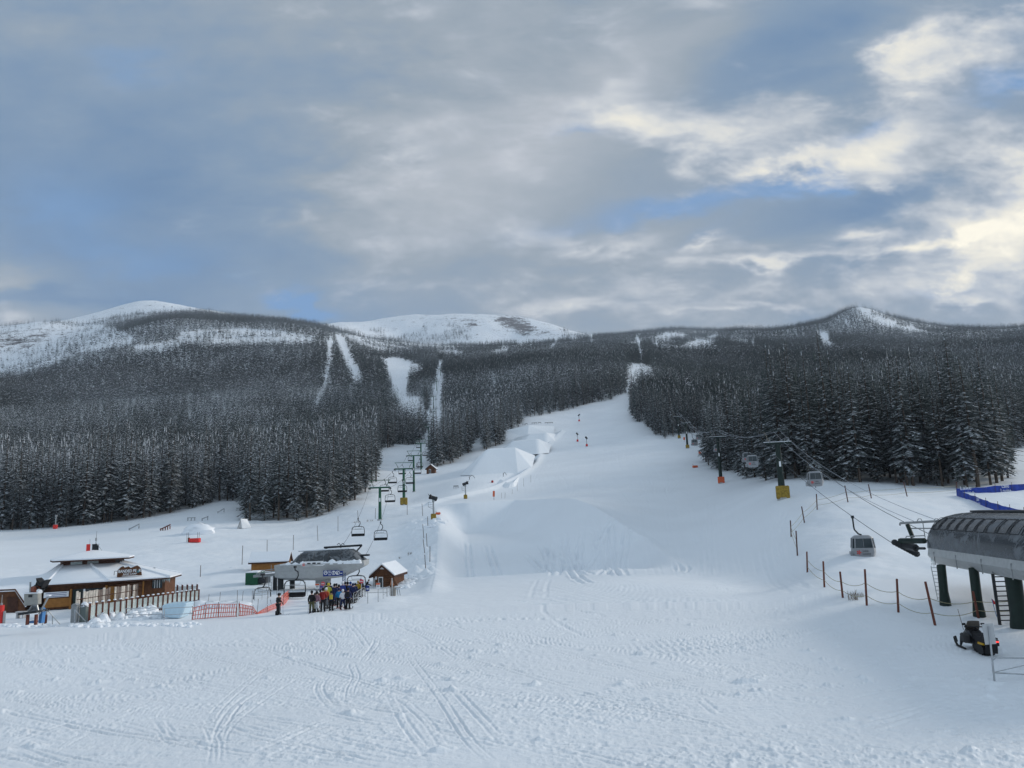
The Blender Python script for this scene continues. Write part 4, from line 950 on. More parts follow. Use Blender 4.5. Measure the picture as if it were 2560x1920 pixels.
# ------------------------------------------------------------------ snow heaps, cut block
def heap(name, label, pts, seed, m=None):
    O = GP(*pts[0][:2]); t = MB(); g = random.Random(seed)
    for (px, py, w, h) in pts:
        p = GP(px, py) - O; k = (p + O).y / FPX; t.loft(snowheap((p.x, p.y, p.z), (w * k / 2, w * k / 2.4), h * k, g.randrange(999)))
        for j in range(7): 
            q = (p.x + g.uniform(-.5, .5) * w * k, p.y - g.uniform(.1, .5) * w * k, p.z + g.uniform(0, .3) * h * k); t.ball(q, g.uniform(.08, .26), 7, 5, (1, 1, .8))
    o = t.build(name, M_CAP, None, smooth=True, label=label, category='snow heap'); o.location = O; return o
heap('snow_heap', 'lumpy snow heap along the foot of the near glass panes', [(236, 1560, 34, 16), (256, 1556, 36, 22), (275, 1550, 28, 22), (300, 1550, 32, 18), (246, 1566, 40, 10)], 1)
heap('snow_heap', 'lumpy snow heap behind the pipe gate, left of the blue block', [(330, 1545, 34, 20), (350, 1540, 40, 22), (376, 1536, 44, 22), (392, 1545, 36, 14), (350, 1550, 50, 9)], 2)
heap('snow_heap', 'lumpy snow heap between the blue block and the orange netting', [(500, 1516, 64, 15), (530, 1515, 74, 12), (562, 1514, 78, 11), (596, 1514, 80, 10)], 3)
heap('snow_heap', 'small snow heap against the right side of the cut blue block', [(470, 1532, 28, 26)], 9)
def block():
    F = Fr(436, 1546); t = MB().prism(poly_of(F, [(408, 1541), (404, 1514), (415, 1510), (466, 1508), (458, 1530), (450, 1546), (428, 1546)], 0), 0, 1.6)
    o = t.build('cut_snow_block', ICE, None, label='smooth pale blue cut face of a packed snow bank', category='snow block', bevel=.08); o.location = F.o
block()
def ploughed(name, label, n, box_, seed, s0=.15, s1=.45):
    g = random.Random(seed); O = GP((box_[0] + box_[2]) / 2, (box_[1] + box_[3]) / 2); t = MB()
    for i in range(n):
        u = g.random(); px = box_[0] + (box_[2] - box_[0]) * u + g.gauss(0, box_[4]); py = box_[1] + (box_[3] - box_[1]) * u + g.gauss(0, 2.0)
        p = GP(px, py) - O; t.ball((p.x, p.y, p.z + .02), g.uniform(s0, s1), 7, 5, (1, 1, .6))
    o = t.build(name, M_CAP, None, smooth=True, kind='stuff', label=label, category='snow clods'); o.location = O
ploughed('snow_clods', 'broken snow clods along the far edge of the trampled flat', 150, (20, 1566, 480, 1562, 14), 6, .08, .3)
ploughed('snow_clods', 'broken snow clods ploughed up beside the log hut', 120, (1000, 1470, 1048, 1432, 9), 7, .15, .5)
ploughed('snow_clods', 'broken snow clods round the foot of the near snow gun tower', 90, (1050, 1330, 1085, 1296, 12), 8, .2, .7)
# ------------------------------------------------------------------ snow guns
def snow_gun(px, py, hp, label, pad, det=True, face=0.5):
    F = Fr(px, py); h = hp * F.k; t = F.t('snow_gun', label, 'snow gun', 'snow guns on towers along the runs'); s = h / 5.0
    MB().tube([(0, 0, -.2), (0, 0, h * .80)], .16 * s, 8).build('tower_pole', GREYM, t)
    MB().box((0, 0, .6 * s), (1.05 * s, .9 * s, 1.2 * s)).build('base_pad', pad, t, bevel=.12 * s)
    a = face; c, n = math.cos(a), math.sin(a)
    fb = MB(); ax = Vector((c, -n, .35)).normalized(); o = Vector((0, 0, h * .88))
    fb.tube([o - ax * .75 * s, o - ax * .35 * s, o + ax * .35 * s, o + ax * .8 * s], [.50 * s, .42 * s, .40 * s, .52 * s], 12, caps=False); fb.tube([o - ax * .5 * s, o + ax * .3 * s], .22 * s, 8); fb.build('fan_barrel', DARKM, t)
    MB().box((0, .1 * s, h * .76), (.5 * s, .4 * s, .5 * s)).build('control_box', GREYM, t)
    for k in (-1, 1): MB().add([(o.x + ax.x * .8 * s, k * .3 * s, o.z + .4 * s), (o.x + ax.x * .9 * s + .35 * s * k, k * .5 * s, o.z + .95 * s), (o.x + ax.x * .7 * s, k * .1 * s, o.z + .5 * s), (o.x + ax.x * .7 * s, k * .1 * s, o.z + .1 * s)], [(0, 1, 2), (0, 2, 3), (1, 3, 2), (0, 3, 1)]).build('shroud_flap', DARKM, t)
    if det:
        pl = MB(); z1, z2 = h * .52, h * .70; x0, x1 = -1.05 * s, -.1 * s
        for z in (z1, z2, (z1 + z2) / 2): pl.tube([(x0, -.35 * s, z), (x1, -.35 * s, z), (x1, .35 * s, z), (x0, .35 * s, z), (x0, -.35 * s, z)], .025 * s, 5)
        for x, y in ((x0, -.35 * s), (x1, -.35 * s), (x0, .35 * s)): pl.tube([(x, y, z1), (x, y, z2)], .025 * s, 5)
        pl.tube([(x0, 0, z1), (0, 0, z1 - .5 * s)], .04 * s, 5); pl.build('work_platform', PIPE, t)
        MB().tube([(.2 * s, .1, 0), (.2 * s, .1, h * .5)], .02 * s, 4).build('ladder', PIPE, t)
    MB().ball((0, 0, h * .97), .26 * s, 8, 5, (1.3, .8, .45)).build('snow_cap', M_CAP, t, smooth=True)
snow_gun(1084, 1299, 60, 'snow gun on a grey tower with a yellow pad and orange net at its foot', YELP, True, 2.7)
snow_gun(1164, 1247, 42, 'snow gun with dark yellow pad standing below the jumps', YELP, True, .4)
snow_gun(1448, 1053, 18, 'small snow gun with red pad highest on the wide run', REDP, False, 1)
snow_gun(1444, 1104, 22, 'small snow gun with red pad, left of the lower pair on the wide run', REDP, False, 2)
snow_gun(1467, 1116, 24, 'small snow gun with red pad, right of the lower pair on the wide run', REDP, False, 2)
snow_gun(138, 1322, 42, 'thin snow gun mast with red pad against the left wood', REDP, False, 1)
def big_gun():
    F = Fr(85, 1561, r=68); F.o.z = GP(85, 1561).z; t = F.t('snow_gun', 'large parked snow gun with black fan and grey control cabinet in front of the lodge', 'snow gun'); k = F.k; L = lambda a, b, c=0: Vector(F.l(a, b, c))
    MB().box(L(82, 1497), (33 * k, .5, 29 * k), tilt=(0, -.06)).build('control_cabinet', mat('grey_box', (.30, .30, .28), .6, var=.1), t, bevel=.03)
    MB().box(L(82, 1482), (35 * k, .6, 2.2 * k)).build('snow_cap', M_CAP, t)
    MB().box(L(81.5, 1489) + Vector((0, -.27, 0)), (9 * k, .03, 6 * k)).build('display', DARKM, t)
    o = L(98, 1470, .3); ax = Vector((.62, -.35, .55)).normalized(); fb = MB()
    fb.tube([o - ax * 18 * k, o - ax * 8 * k, o + ax * 6 * k, o + ax * 14 * k], [13 * k, 14 * k, 12 * k, 14 * k], 14, caps=False); fb.tube([o - ax * 12 * k, o + ax * 8 * k], 6 * k, 8); fb.build('fan_barrel', BLACK, t)
    for a_, b_, c_, d_ in (((94, 1445), (97, 1462), (108, 1466), (101, 1452)), ((119, 1449), (104, 1455), (108, 1470), (113, 1458))):
        q = [L(*p) for p in (a_, b_, c_, d_)]; MB().add([p + Vector((0, -.2, 0)) for p in q] + [p + Vector((0, .5, 0)) for p in q], [(0, 1, 2, 3), (4, 7, 6, 5), (0, 4, 5, 1), (1, 5, 6, 2), (2, 6, 7, 3), (3, 7, 4, 0)]).build('shroud_flap', BLACK, t)
    MB().tube([o + Vector((-.5, 0, -.1)), o + Vector((.1, -.4, -.05))], 8 * k, 10).build('motor_cover', mat('rust_red', (.22, .06, .035)), t)
    MB().tube([L(96, 1477, -.3), L(101, 1479, -.6)], 4.5 * k, 12).build('lamp', WHITE, t, smooth=True)
    MB().tube([L(76, 1455), L(75, 1482)], 2 * k, 8).build('air_pipe', GREYM, t)
    MB().box(L(82, 1530), (44 * k, 1.3, 5 * k), tilt=(0, -.1)).build('cradle', DARKM, t)
    for a in (69, 90): MB().box(L(a, 1549), (5 * k, .2, 24 * k)).build('stand_leg', POSTR, t)
    for a, b, c, d in ((98, 1535, 122, 1490), (70, 1530, 82, 1512), (92, 1512, 96, 1530)): MB().tube([L(a, b), L(c, d)], 2.2 * k, 6).build('strut', GREYM, t)
    MB().prism(poly_of(F, [(97, 1558), (100, 1520), (104, 1519), (108, 1524), (104, 1558)], .4), .35, .75).build('blue_skid', mat('blue_skid', (.06, .19, .42), .5), t)
    MB().prism(poly_of(F, [(73, 1553), (88, 1553), (87, 1558), (73, 1558)], .1), .1, .5).build('blue_base', mat('blue_skid', (.06, .19, .42), .5), t)
    MB().box(L(121, 1489), (9 * k, .3, 2 * k)).build('snow_patch', M_CAP, t)
    MB().tube([L(62, 1527), L(62, 1531), L(110, 1528), L(110, 1525)], .03, 5).build('guard_rail', PIPE, t)
    F2 = Fr(113, 1560); t2 = F2.t('hydrant', 'snow-capped water hydrant on a brown post beside the large snow gun', 'hydrant'); L2 = F2.l
    MB().box((0, 0, 12 * k), (5 * k, .2, 24 * k)).build('post', POSTR, t2); MB().tube([(0, 0, 20 * k), (0, 0, 36 * k)], 2.5 * k, 8).build('body', GREYM, t2)
    MB().tube([(0, -.1, 33 * k), (9 * k, -.1, 32 * k), (11 * k, -.1, 36 * k)], .05, 5).build('outlet', GREYM, t2); MB().ball((0, 0, 37 * k), 3 * k, 8, 5, (1, 1, .5)).build('snow_cap', M_CAP, t2)
big_gun()
# ------------------------------------------------------------------ chairlift terminal
def terminal():
    F = Fr(790, 1492, r=88); t = F.t('lift_terminal', 'grey chairlift terminal with dark domed cover above the queue of skiers', 'lift terminal'); k = F.k
    L = lambda a, b, c=0.0: Vector(F.l(a, b, c)); D = 4.6
    # skirt: flared light-grey trough, long side towards the viewpoint
    zt, zb, zl = L(790, 1409)[2], L(790, 1434)[2], L(790, 1443)[2]
    def ring(x, inset, zt_, zb_, lo):
        return [(x, inset, zt_), (x, inset + .32, (zt_ + zb_) / 2 - .05), (x, inset + .38, zb_), (x, 1.5, lo), (x, D - 1.5, lo), (x, D - inset - .38, zb_), (x, D - inset - .32, (zt_ + zb_) / 2 - .05), (x, D - inset, zt_)]
    xs = [(683, 1414, .25, 1444), (696, 1414, 0, 1445), (780, 1410, -.05, 1446), (850, 1407, 0, 1437), (890, 1404, .2, 1424), (906, 1402, .55, 1415)]
    rings = []
    for px, pt, ins, pb in xs:
        a = L(px, pt); b = L(px, pb); rings.append(ring(a[0], ins, a[2], b[2], b[2] - (.35 if 690 < px < 870 else .05)))
    MB().loft(rings).build('skirt', LGREY, t)
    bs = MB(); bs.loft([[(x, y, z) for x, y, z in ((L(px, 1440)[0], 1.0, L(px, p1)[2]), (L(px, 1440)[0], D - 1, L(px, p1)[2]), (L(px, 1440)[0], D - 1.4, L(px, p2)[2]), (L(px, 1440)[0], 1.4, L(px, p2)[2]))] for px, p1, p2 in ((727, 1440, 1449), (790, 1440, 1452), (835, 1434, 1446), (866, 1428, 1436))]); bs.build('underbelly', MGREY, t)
    # domed smoked cover
    st = [(715, 1412, 1411), (722, 1411, 1404), (733, 1411, 1390), (747, 1410, 1380.5), (775, 1409, 1379), (815, 1408, 1377), (850, 1407, 1375), (873, 1406, 1374), (885, 1405, 1382), (895, 1404, 1392), (904, 1403, 1402)]
    rg = []
    for px, pb, pt in st:
        a = L(px, pb); h = L(px, pt)[2] - a[2]; dz = max(h, .02); y0 = .35 + (1 - min(1, dz / 1.5)) * .7; y1 = D - y0; r_ = []
        for j in range(9):
            u = j / 8; w_ = math.sin(math.pi * u) ** .55 if 0 < u < 1 else 0; r_.append((a[0], y0 + (y1 - y0) * u, a[2] + dz * w_))
        rg.append(r_)
    cv = MB().loft(rg, closed=False, caps=False).build('cover', COVER, t, smooth=True)
    MB().tube([L(746, 1380, 2.3) + Vector((0, 0, .1)), L(874, 1373.5, 2.3) + Vector((0, 0, .1))], .10, 6).build('cover_ridge', M_CAP, cv)
    for px in (745, 780, 818, 848): MB().tube([(L(px, 1410)[0], .28, L(px, 1408)[2]), (L(px, 1410)[0], .62, L(px, 1394)[2]), (L(px, 1410)[0], 1.1, L(px, 1384)[2])], .03, 4).build('cover_seam', DARKM, cv)
    g = random.Random(3); sn = MB()
    for px, w in ((720, 14), (738, 16), (756, 14), (812, 16), (830, 22), (850, 22), (868, 22), (885, 18), (898, 12)):
        p = L(px, 1410 - (px - 700) * .033, .22); sn.loft(snowheap((p[0], .3, p[2] - .02), (w * k / 2, .3), g.uniform(.12, .4), g.randrange(99), 10, 5))
    sn.tube([L(700, 1413, .1), L(780, 1409.5, .1), L(850, 1406, .1), L(900, 1402, .4)], [.05, .08, .14, .1], 6); sn.build('lip_snow', M_CAP, t, smooth=True)
    bn = MB().box(L(783, 1409, .05), (50 * k, .05, 11 * k)).build('banner', WHITE, t)
    MB().box(L(759, 1412, .01), (6 * k, .03, 5.5 * k)).build('red_emblem', REDP, bn)
    for a, b in ((772, 1409), (785, 1408), (797, 1408.5)): MB().box(L(a, b, .0), (8 * k, .03, 3 * k)).build('banner_mark', DARKM, bn)
    # legs
    for a, b, y, r_ in ((702, 1494, 1.2, .33), (731, 1484, 3.4, .30)): MB().tube([L(a, b + 6, y), L(a - .5, 1443, y)], r_, 12).build('leg', DARKM, t, smooth=True)
    MB().box(L(808, 1468, 2.4), (30 * k, 1.6, 58 * k)).build('drive_housing', MGREY, t)
    MB().box((L(676, 1470)[0], 1.6, L(676, 1468)[2]), (8 * k, .4, 56 * k)).build('leg', DARKM, t)
    # left maintenance arm with bullwheel beam, catwalk and ladder
    MB().box(L(666, 1438, 1.6), (62 * k, .5, 6 * k), tilt=(0, -.05)).build('bullwheel_beam', MGREY, t)
    ar = MB(); ar.tube([L(654, 1427, 1.2), L(690, 1422, 1.2)], .05, 5); ar.tube([L(640, 1435, 1.2), L(690, 1428, 1.2)], .06, 5); ar.tube([L(654, 1427, 1.2), L(648, 1437, 1.2)], .05, 5); ar.tube([L(678, 1412, 1.2), L(678, 1432, 1.2)], .03, 5); ar.build('catwalk_rail', GREYM, t)
    ld = MB()
    for a in (672.5, 680.5): ld.tube([L(a, 1438, .9), L(a - 1.5, 1496, .9)], .035, 5)
    for j in range(15): ld.tube([L(672.2, 1441 + j * 3.8, .9), L(680.2, 1441 + j * 3.8, .9)], .022, 4)
    ld.build('ladder', GREYM, t)
    # right lattice mast and outgoing rope frame
    ms = MB(); 
    for a in (857, 863): ms.tube([L(a, 1432, .4), L(a, 1462, .4)], .05, 5)
    for j in range(7): ms.tube([L(857, 1434 + j * 4, .4), L(863, 1438 + j * 4, .4)], .03, 4)
    ms.build('lattice_mast', mat('blue_steel', (.06, .10, .22), .5), t)
    fr = MB(); fr.tube([L(810, 1369, 2.5), L(905, 1363, 2.5)], .12, 6); fr.tube([L(905, 1363, 2.5), L(886, 1384, 2.5)], .09, 6); fr.tube([L(813, 1370, 2.5), L(822, 1376, 2.5)], .08, 5)
    fr.tube([L(852, 1366, 2.5), L(852, 1374, 2.5)], .05, 5)
    for s_ in (-1, 1): fr.tube([L(852, 1374, 2.5), L(852 + s_ * 1, 1362, 2.5), L(852 + s_ * 5, 1358, 2.5), L(852 + s_ * 9, 1362, 2.5)], .04, 5)
    fr.build('outer_gantry', DARKM, t)
    MB().box(L(908, 1388, 2.3), (30 * k, .8, 4 * k)).build('sheave_beam', DARKM, t)
    sv = MB(); 
    for j, (a, b) in enumerate(((902, 1396), (907, 1399), (903, 1404))): sv.tube([L(a, b, 1.6), L(a, b, 2.2)], 2.6 * k, 10)
    sv.build('sheave', DARKM, t)
    # hanging signs above the maze
    def sign(px, py, w, h, m=BLUES, part='sign_board'): return MB().box(L(px, py, -.25), (w * k, .06, h * k)).build(part, m, t)
    s1 = sign(828, 1433, 39, 14); 
    for a in (814, 834, 844): 
        c_ = L(a, 1432, -.30); ringm = MB(); rr = 4.2 * k; ringm.tube([(c_[0] + rr * math.cos(q * .5236), c_[1], c_[2] + rr * math.sin(q * .5236)) for q in range(13)], .035, 4, caps=False); ringm.build('sign_ring', WHITE, s1)
    text('?', 7.5 * k, WHITE, s1, L(834, 1432, -.30), (R(90), 0, 0), bold=.02)
    for b_ in (1428, 1432, 1437): MB().box(L(824, b_, -.30), (7 * k, .02, 1.2 * k)).build('sign_line', WHITE, s1)
    MB().tube([L(811, 1433, -.3), L(814, 1430, -.3), L(817, 1433, -.3)], .04, 4).build('sign_arrow', WHITE, s1)
    MB().prism([(L(843, 1435)[0], L(843, 1435)[2]), (L(846, 1435)[0], L(846, 1435)[2]), (L(846, 1430)[0], L(846, 1430)[2]), (L(843, 1430)[0], L(843, 1430)[2])], -.32, -.30).build('sign_figure', WHITE, s1)
    s2 = sign(853, 1433, 8, 11); MB().box(L(853, 1433, -.30), (5 * k, .02, 1.4 * k)).build('sign_line', WHITE, s2)
    return F
terminal()
# ------------------------------------------------------------------ huts and sheds
def shed():
    F = Fr(670, 1440, r=112, yaw=R(8)); F.o.z = F.l(670, 1433)[2] - .0; F = Fr(670, 1440, r=112, yaw=R(8), z=AT(670, 1433, 112).z); k = F.k
    t = F.t('wooden_shed', 'yellow-brown wooden shed with a snowy gable roof beside the terminal', 'shed'); L = lambda a, b, c=0.0: Vector(F.l(a, b, c))
    x0, x1 = L(628, 1420)[0], L(718, 1420)[0]; D = 3.0; ze = L(660, 1406)[2]; zr = L(712, 1380, 1.5)[2]; zb = L(660, 1436)[2]
    MB().box(((x0 + x1) / 2, D / 2, (zb + ze) / 2 - 1.5), (x1 - x0, D, ze - zb + 3)).build('wall', WOODY, t)
    MB().prism([(.0, ze), (D, ze), (D / 2, zr - .12)], x1 - .12, x1, 'x').build('gable', WOODY, t)
    MB().prism([(0, ze), (D, ze), (D / 2, zr - .12)], x0, x0 + .12, 'x').build('gable', WOODY, t)
    pr = [(-.4, ze - .16), (-.4, ze + .0), (D / 2, zr), (D + .4, ze + .0), (D + .4, ze - .16), (D / 2, zr - .16)]
    rf = MB().prism(pr, x0 - .35, x1 + .3, 'x').build('roof', WOODD, t)
    MB().prism([(-.42, ze + .01), (-.42, ze + .2), (D / 2, zr + .2), (D + .42, ze + .2), (D + .42, ze + .01), (D / 2, zr + .01)], x0 - .33, x1 + .28, 'x').build('roof_snow', M_CAP, rf, bevel=.05)
    MB().box((L(717, 1412)[0] - .03, D * .5, L(717, 1414)[2]), (.12, .8, 1.2)).build('vent', WHITE, t)
    F2 = Fr(628, 1462); k = F2.k; t2 = F2.t('equipment_container', 'dark green steel container below the yellow shed', 'container')
    MB().box((0, 1.3, 14 * k), (30 * k, 2.6, 30 * k)).build('body', mat('container_green', (.008, .075, .035), .55, var=.15), t2, bevel=.04)
    MB().box((15 * k + .5, 1.0, 9 * k), (1.0, 1.6, 14 * k)).build('door_recess', DARKM, t2)
    MB().box((0, 1.3, 29.5 * k), (30 * k, 2.6, .12)).build('roof_snow', M_CAP, t2)
shed()
def hut(px, py, hp, label, main=True):
    F = Fr(px, py, yaw=R(-6)); k = F.k * hp / 60.0; t = F.t('log_hut', label, 'hut')
    W_, Hh, D, P_ = 49 * k, 30 * k, 3.4 * hp / 60 * 1.6, 25 * k
    MB().box((0, D / 2, Hh / 2 - .4), (W_, D, Hh + .8)).build('wall', WOOD, t)
    lg = MB()
    for j in range(int(Hh / .28)): lg.tube([(W_ * .06, -.02, .15 + j * .28), (W_ / 2, -.02, .15 + j * .28)], .10, 6)
    lg.build('logs', WOOD, t, smooth=True)
    MB().prism([(-W_ / 2, Hh), (W_ / 2, Hh), (0, Hh + P_ * .78)], .0, .14).build('gable', WOOD, t)
    ov = W_ * .15; pr = lambda lo, hi: [(-W_ / 2 - ov, Hh - ov * .75 + lo), (0, Hh + P_ * .85 + lo), (W_ / 2 + ov, Hh - ov * .75 + lo), (W_ / 2 + ov, Hh - ov * .75 + hi), (0, Hh + P_ * .85 + hi), (-W_ / 2 - ov, Hh - ov * .75 + hi)]
    rf = MB().prism(pr(-.1, .12), -.5, D + .3).build('roof', WOODD, t); MB().prism(pr(.125, .34), -.47, D + .3).build('roof_snow', M_CAP, rf, bevel=.06)
    dr = MB().box((-W_ * .09, -.09, Hh * .40), (11 * k, .1, 26 * k)).build('door', WHITE, t); MB().box((-W_ * .09, -.15, Hh * .40), (8 * k, .04, 22 * k)).build('door_glass', GLASSD, dr)
    if main:
        MB().box((-W_ * .33, -.08, Hh * .75), (4.5 * k, .08, 7 * k)).build('notice_board', WHITE, t)
        MB().box((-W_ * .43, -.10, Hh * .34), (5 * k, .12, 24 * k)).build('shutter', WOODG, t)
        MB().tube([(W_ * .48, -.25, 28 * k), (W_ * .88, -.5, -8 * k)], .17, 8).build('leaning_log', WOOD, t)
        for j, (a, b) in enumerate(((.47, .52), (.53, .60), (.60, .64))): MB().box((W_ * a, -.35, 15 * k), (.12, .04, 20 * k), tilt=(0, .2 - j * .1)).build('stored_ski', WHITE if j % 2 else mat('ski_orange', (.5, .2, .1)), t)
        MB().prism([(-.28, .1), (.28, .1), (0, .75)], -.12, .12).build('gable_emblem', WHITE, t).location = (0, -.1, Hh + P_ * .45)
hut(957, 1467, 60, 'small brown log hut with glazed door and snowy gable roof by the queue')
hut(1077, 1184, 26, 'tiny log hut high on the slope at the foot of the snow jumps', False)
# ------------------------------------------------------------------ orange netting, tall wands
def netting(name, label, base, top, m, step=.11, w=.06, cat='safety net', lean=0):
    O = GP(*base[0]); t = thing(name, label, cat, O); B = []
    for p in base: B.append(GP(*p))
    T_ = []
    for (bx_, by_), (tx, ty), b in zip(base, top, B):
        T_.append(b + Vector((0, 0, (by_ - ty) * b.y / FPX * .97)))
    mb = MB(); g = random.Random(2)
    for i in range(len(B) - 1):
        L = (B[i + 1] - B[i]).length; n = max(2, int(L / step))
        for j in range(n):
            u = j / n; v = u + w / L; lo = lambda q: B[i].lerp(B[i + 1], q) - O; hi = lambda q: T_[i].lerp(T_[i + 1], q) - O
            o = Vector((g.uniform(-.03, .03), g.uniform(-.05, .05), 0)); sk = Vector((.10, 0, 0)) * lean
            a, b, c, d = lo(u), lo(v), hi(v) + o + sk, hi(u) + o + sk; th_ = Vector((0, .012, 0)); mb.add([a, b, c, d, a + th_, b + th_, c + th_, d + th_], [(0, 1, 2, 3), (7, 6, 5, 4), (0, 4, 5, 1), (2, 6, 7, 3), (1, 5, 6, 2), (3, 7, 4, 0)])
        for q in (.02, .35, .68, .98):
            a, b = lo_ = (B[i].lerp(T_[i], q) - O, B[i + 1].lerp(T_[i + 1], q) - O); mb.tube([a, b], .028, 4)
    mb.build('netting', m, t)
    for i in range(len(B)): MB().tube([B[i] - O - Vector((0, 0, .1)), T_[i] - O + Vector((0, 0, .15))], .022, 5).build('stake', BAMB, t)
ORNET = mat('orange_net', (.66, .17, .13), .8)
netting('orange_netting', 'faded orange slatted snow fence from the pipe gate towards the lone skier', [(480, 1549), (512, 1546), (545, 1543), (592, 1541)], [(487, 1521), (514, 1513), (546, 1511), (592, 1511)], ORNET, .17, .055, lean=1)
netting('orange_netting', 'sagging orange netting rising behind the lone skier to the terminal leg', [(597, 1540), (632, 1537), (643, 1536), (668, 1531), (692, 1524), (708, 1514), (722, 1500)], [(603, 1510), (634, 1518), (645, 1533), (668, 1518), (690, 1508), (706, 1488), (721, 1477)], ORNET, .13, .065, lean=-1)
def wands(pts, name, label, grp, r=.025, m=BAMB, cat='marker pole'):
    for bx_, by_, tx, ty in pts:
        o = GP(bx_, by_); k = o.y / FPX; h = (by_ - ty) * k; dx = (tx - bx_) * k; u = (bx_ - 1280) / 1850 * .18 + .035
        e = MB().tube([(0, 0, -.3), (dx + u * h, 0, h)], [r, r * .9], 6).build(name, m, None, label=label, category=cat, group=grp); e.location = o
wands([(484, 1536, 487, 1498), (519, 1505, 523, 1487), (548, 1510, 551, 1482), (591, 1542, 594, 1480), (604, 1512, 608, 1480), (630, 1512, 631, 1479), (642, 1537, 646, 1500), (668, 1512, 669, 1478), (680, 1512, 676, 1500), (690, 1490, 694, 1466)], 'marker_wand', 'thin dark wand stuck in the snow along the orange netting', 'wands along the orange netting', .018)
wands([(500.6, 1442, 502, 1415), (605, 1412, 607, 1366), (667.6, 1382, 668, 1351), (733, 1376, 734, 1339), (795, 1351.5, 793, 1315), (845, 1327, 845, 1292), (896, 1308, 894, 1277), (938, 1297, 939, 1271)], 'marker_pole', 'dark pole in the row climbing the snow behind the terminal', 'poles climbing behind the terminal', .045)
wands([(1057, 1290, 1055, 1260), (1018, 1287, 1018, 1262), (1069.6, 1321, 1069, 1292), (1060, 1350, 1057, 1312), (1068, 1369, 1066, 1335), (1063, 1391, 1058, 1350), (1074.6, 1409, 1075, 1368), (1064.6, 1431, 1062, 1389)], 'marker_pole', 'dark pole in the ragged line at the left edge of the snow knoll', 'poles at the left edge of the knoll', .05)
wands([(1262, 1246, 1263, 1232), (1280, 1236, 1281, 1224), (1293, 1228, 1293, 1206), (1309, 1216, 1309, 1196), (1327, 1206, 1327, 1188), (1254, 1246, 1254, 1232)], 'marker_wand', 'thin wand beside the snow bank below the jumps', 'wands below the jumps', .03)
def sphere_thing(px, py, r, label):
    o = GP(px, py); s_ = MB().ball((0, 0, r), r, 12, 8).build('warning_ball', mat('dark_red', (.35, .03, .025), .5), None, smooth=True, label=label, category='ball'); s_.location = o
sphere_thing(1231, 1207, .42, 'dark red ball lying on the snow below the jumps')
def disc(px, py, h, w, label):
    F = Fr(px, py); t = F.t('slow_sign', label, 'sign'); MB().tube([(0, 0, 0), (0, 0, h)], .05, 5).build('pole', BAMB, t); MB().box((.0, -.06, h * .7), (w, .05, h * .62), tilt=(0, .05)).build('panel', ORNP, t)
disc(1235, 1251, 2.2, .5, 'small orange upright marker panel on the brow of the knoll'); disc(1711, 1104, 2.0, .8, 'small orange marker panel by the upper gondola towers')
# ------------------------------------------------------------------ terrain park: tabletop jumps and little things
def jump(top, base, tip, tipb, r_base, r_top, label):
    """top edge (2 bearings), base edge (2), right flank tip: a wedge of groomed snow with a plateau running back into the slope"""
    a, b = AT(*top[0], r_top), AT(*top[1], r_top); c, d = AT(*base[0], r_base), AT(*base[1], r_base); e = AT(*tip, r_top + 10); f = AT(*tipb, r_base + 8)
    back = Vector((a.x * .1, 26, 0)); a2, b2, e2 = a + back, b + back, e + back * .8
    for q in (a2, b2, e2): q.z = float(H(q.x, q.y, False)) - .5
    l = AT(base[0][0] - 22, base[0][1] - 6, r_base + 6); l2 = l + Vector((0, 30, 0)); 
    for q in (c, d, f, l): q.z = min(q.z, float(H(q.x, q.y, False)) + .2)
    V = [a, b, c, d, e, f, a2, b2, e2, l, l2]; l2.z = float(H(l2.x, l2.y, False)) - .5
    low = [v - Vector((0, 0, 6)) for v in (c, d, f, e2, b2, a2, l2, l)]
    m = MB(); m.add(V, [(0, 2, 3, 1), (1, 3, 5), (1, 5, 4), (0, 1, 7, 6), (1, 4, 8), (1, 8, 7), (0, 9, 2), (0, 10, 9), (0, 6, 10)])
    o = m.build('snow_jump', M_SNOWF, None, label=label, category='snow jump', group='tabletop jumps in the terrain park')
    bv = o.modifiers.new('round', 'BEVEL'); bv.width = 1.1; bv.segments = 3; bv.limit_method = 'ANGLE'; bv.angle_limit = R(20)
    return o
jump([(1220, 1120), (1287, 1117)], [(1172, 1180), (1295, 1186)], (1338, 1138), (1330, 1158), 268, 288, 'largest and lowest tabletop snow jump with a steep clean face')
jump([(1284, 1101), (1344, 1096)], [(1262, 1122), (1346, 1132)], (1378, 1112), (1372, 1124), 325, 338, 'middle tabletop snow jump behind the largest one')
jump([(1326, 1084), (1366, 1081)], [(1304, 1098), (1367, 1106)], (1397, 1102), (1392, 1108), 368, 380, 'small upper tabletop snow jump nearest the head of the park')
jump([(1262, 1076), (1322, 1063)], [(1252, 1092), (1318, 1082)], (1386, 1066), (1384, 1086), 395, 415, 'broad flat start platform of snow above the jumps')
jump([(1270, 1208), (1284, 1206)], [(1262, 1226), (1286, 1236)], (1306, 1222), (1300, 1234), 222, 228, 'little snow kicker with a ridged side on the knoll brow')
def box_line(px, py, w, label, legs=2, m=DARKM, tilt=0.0):
    F = Fr(px, py); k = F.k; t = F.t('slide_rail', label, 'rail'); h = .75
    MB().box((0, 0, h), (w * k, .35, .22), tilt=(0, tilt)).build('beam', m, t)
    for j in range(legs): x = (j / max(1, legs - 1) - .5) * w * k * .85; MB().box((x, 0, h / 2 - x * math.tan(tilt) * .5), (.12, .3, h)).build('leg', m, t)
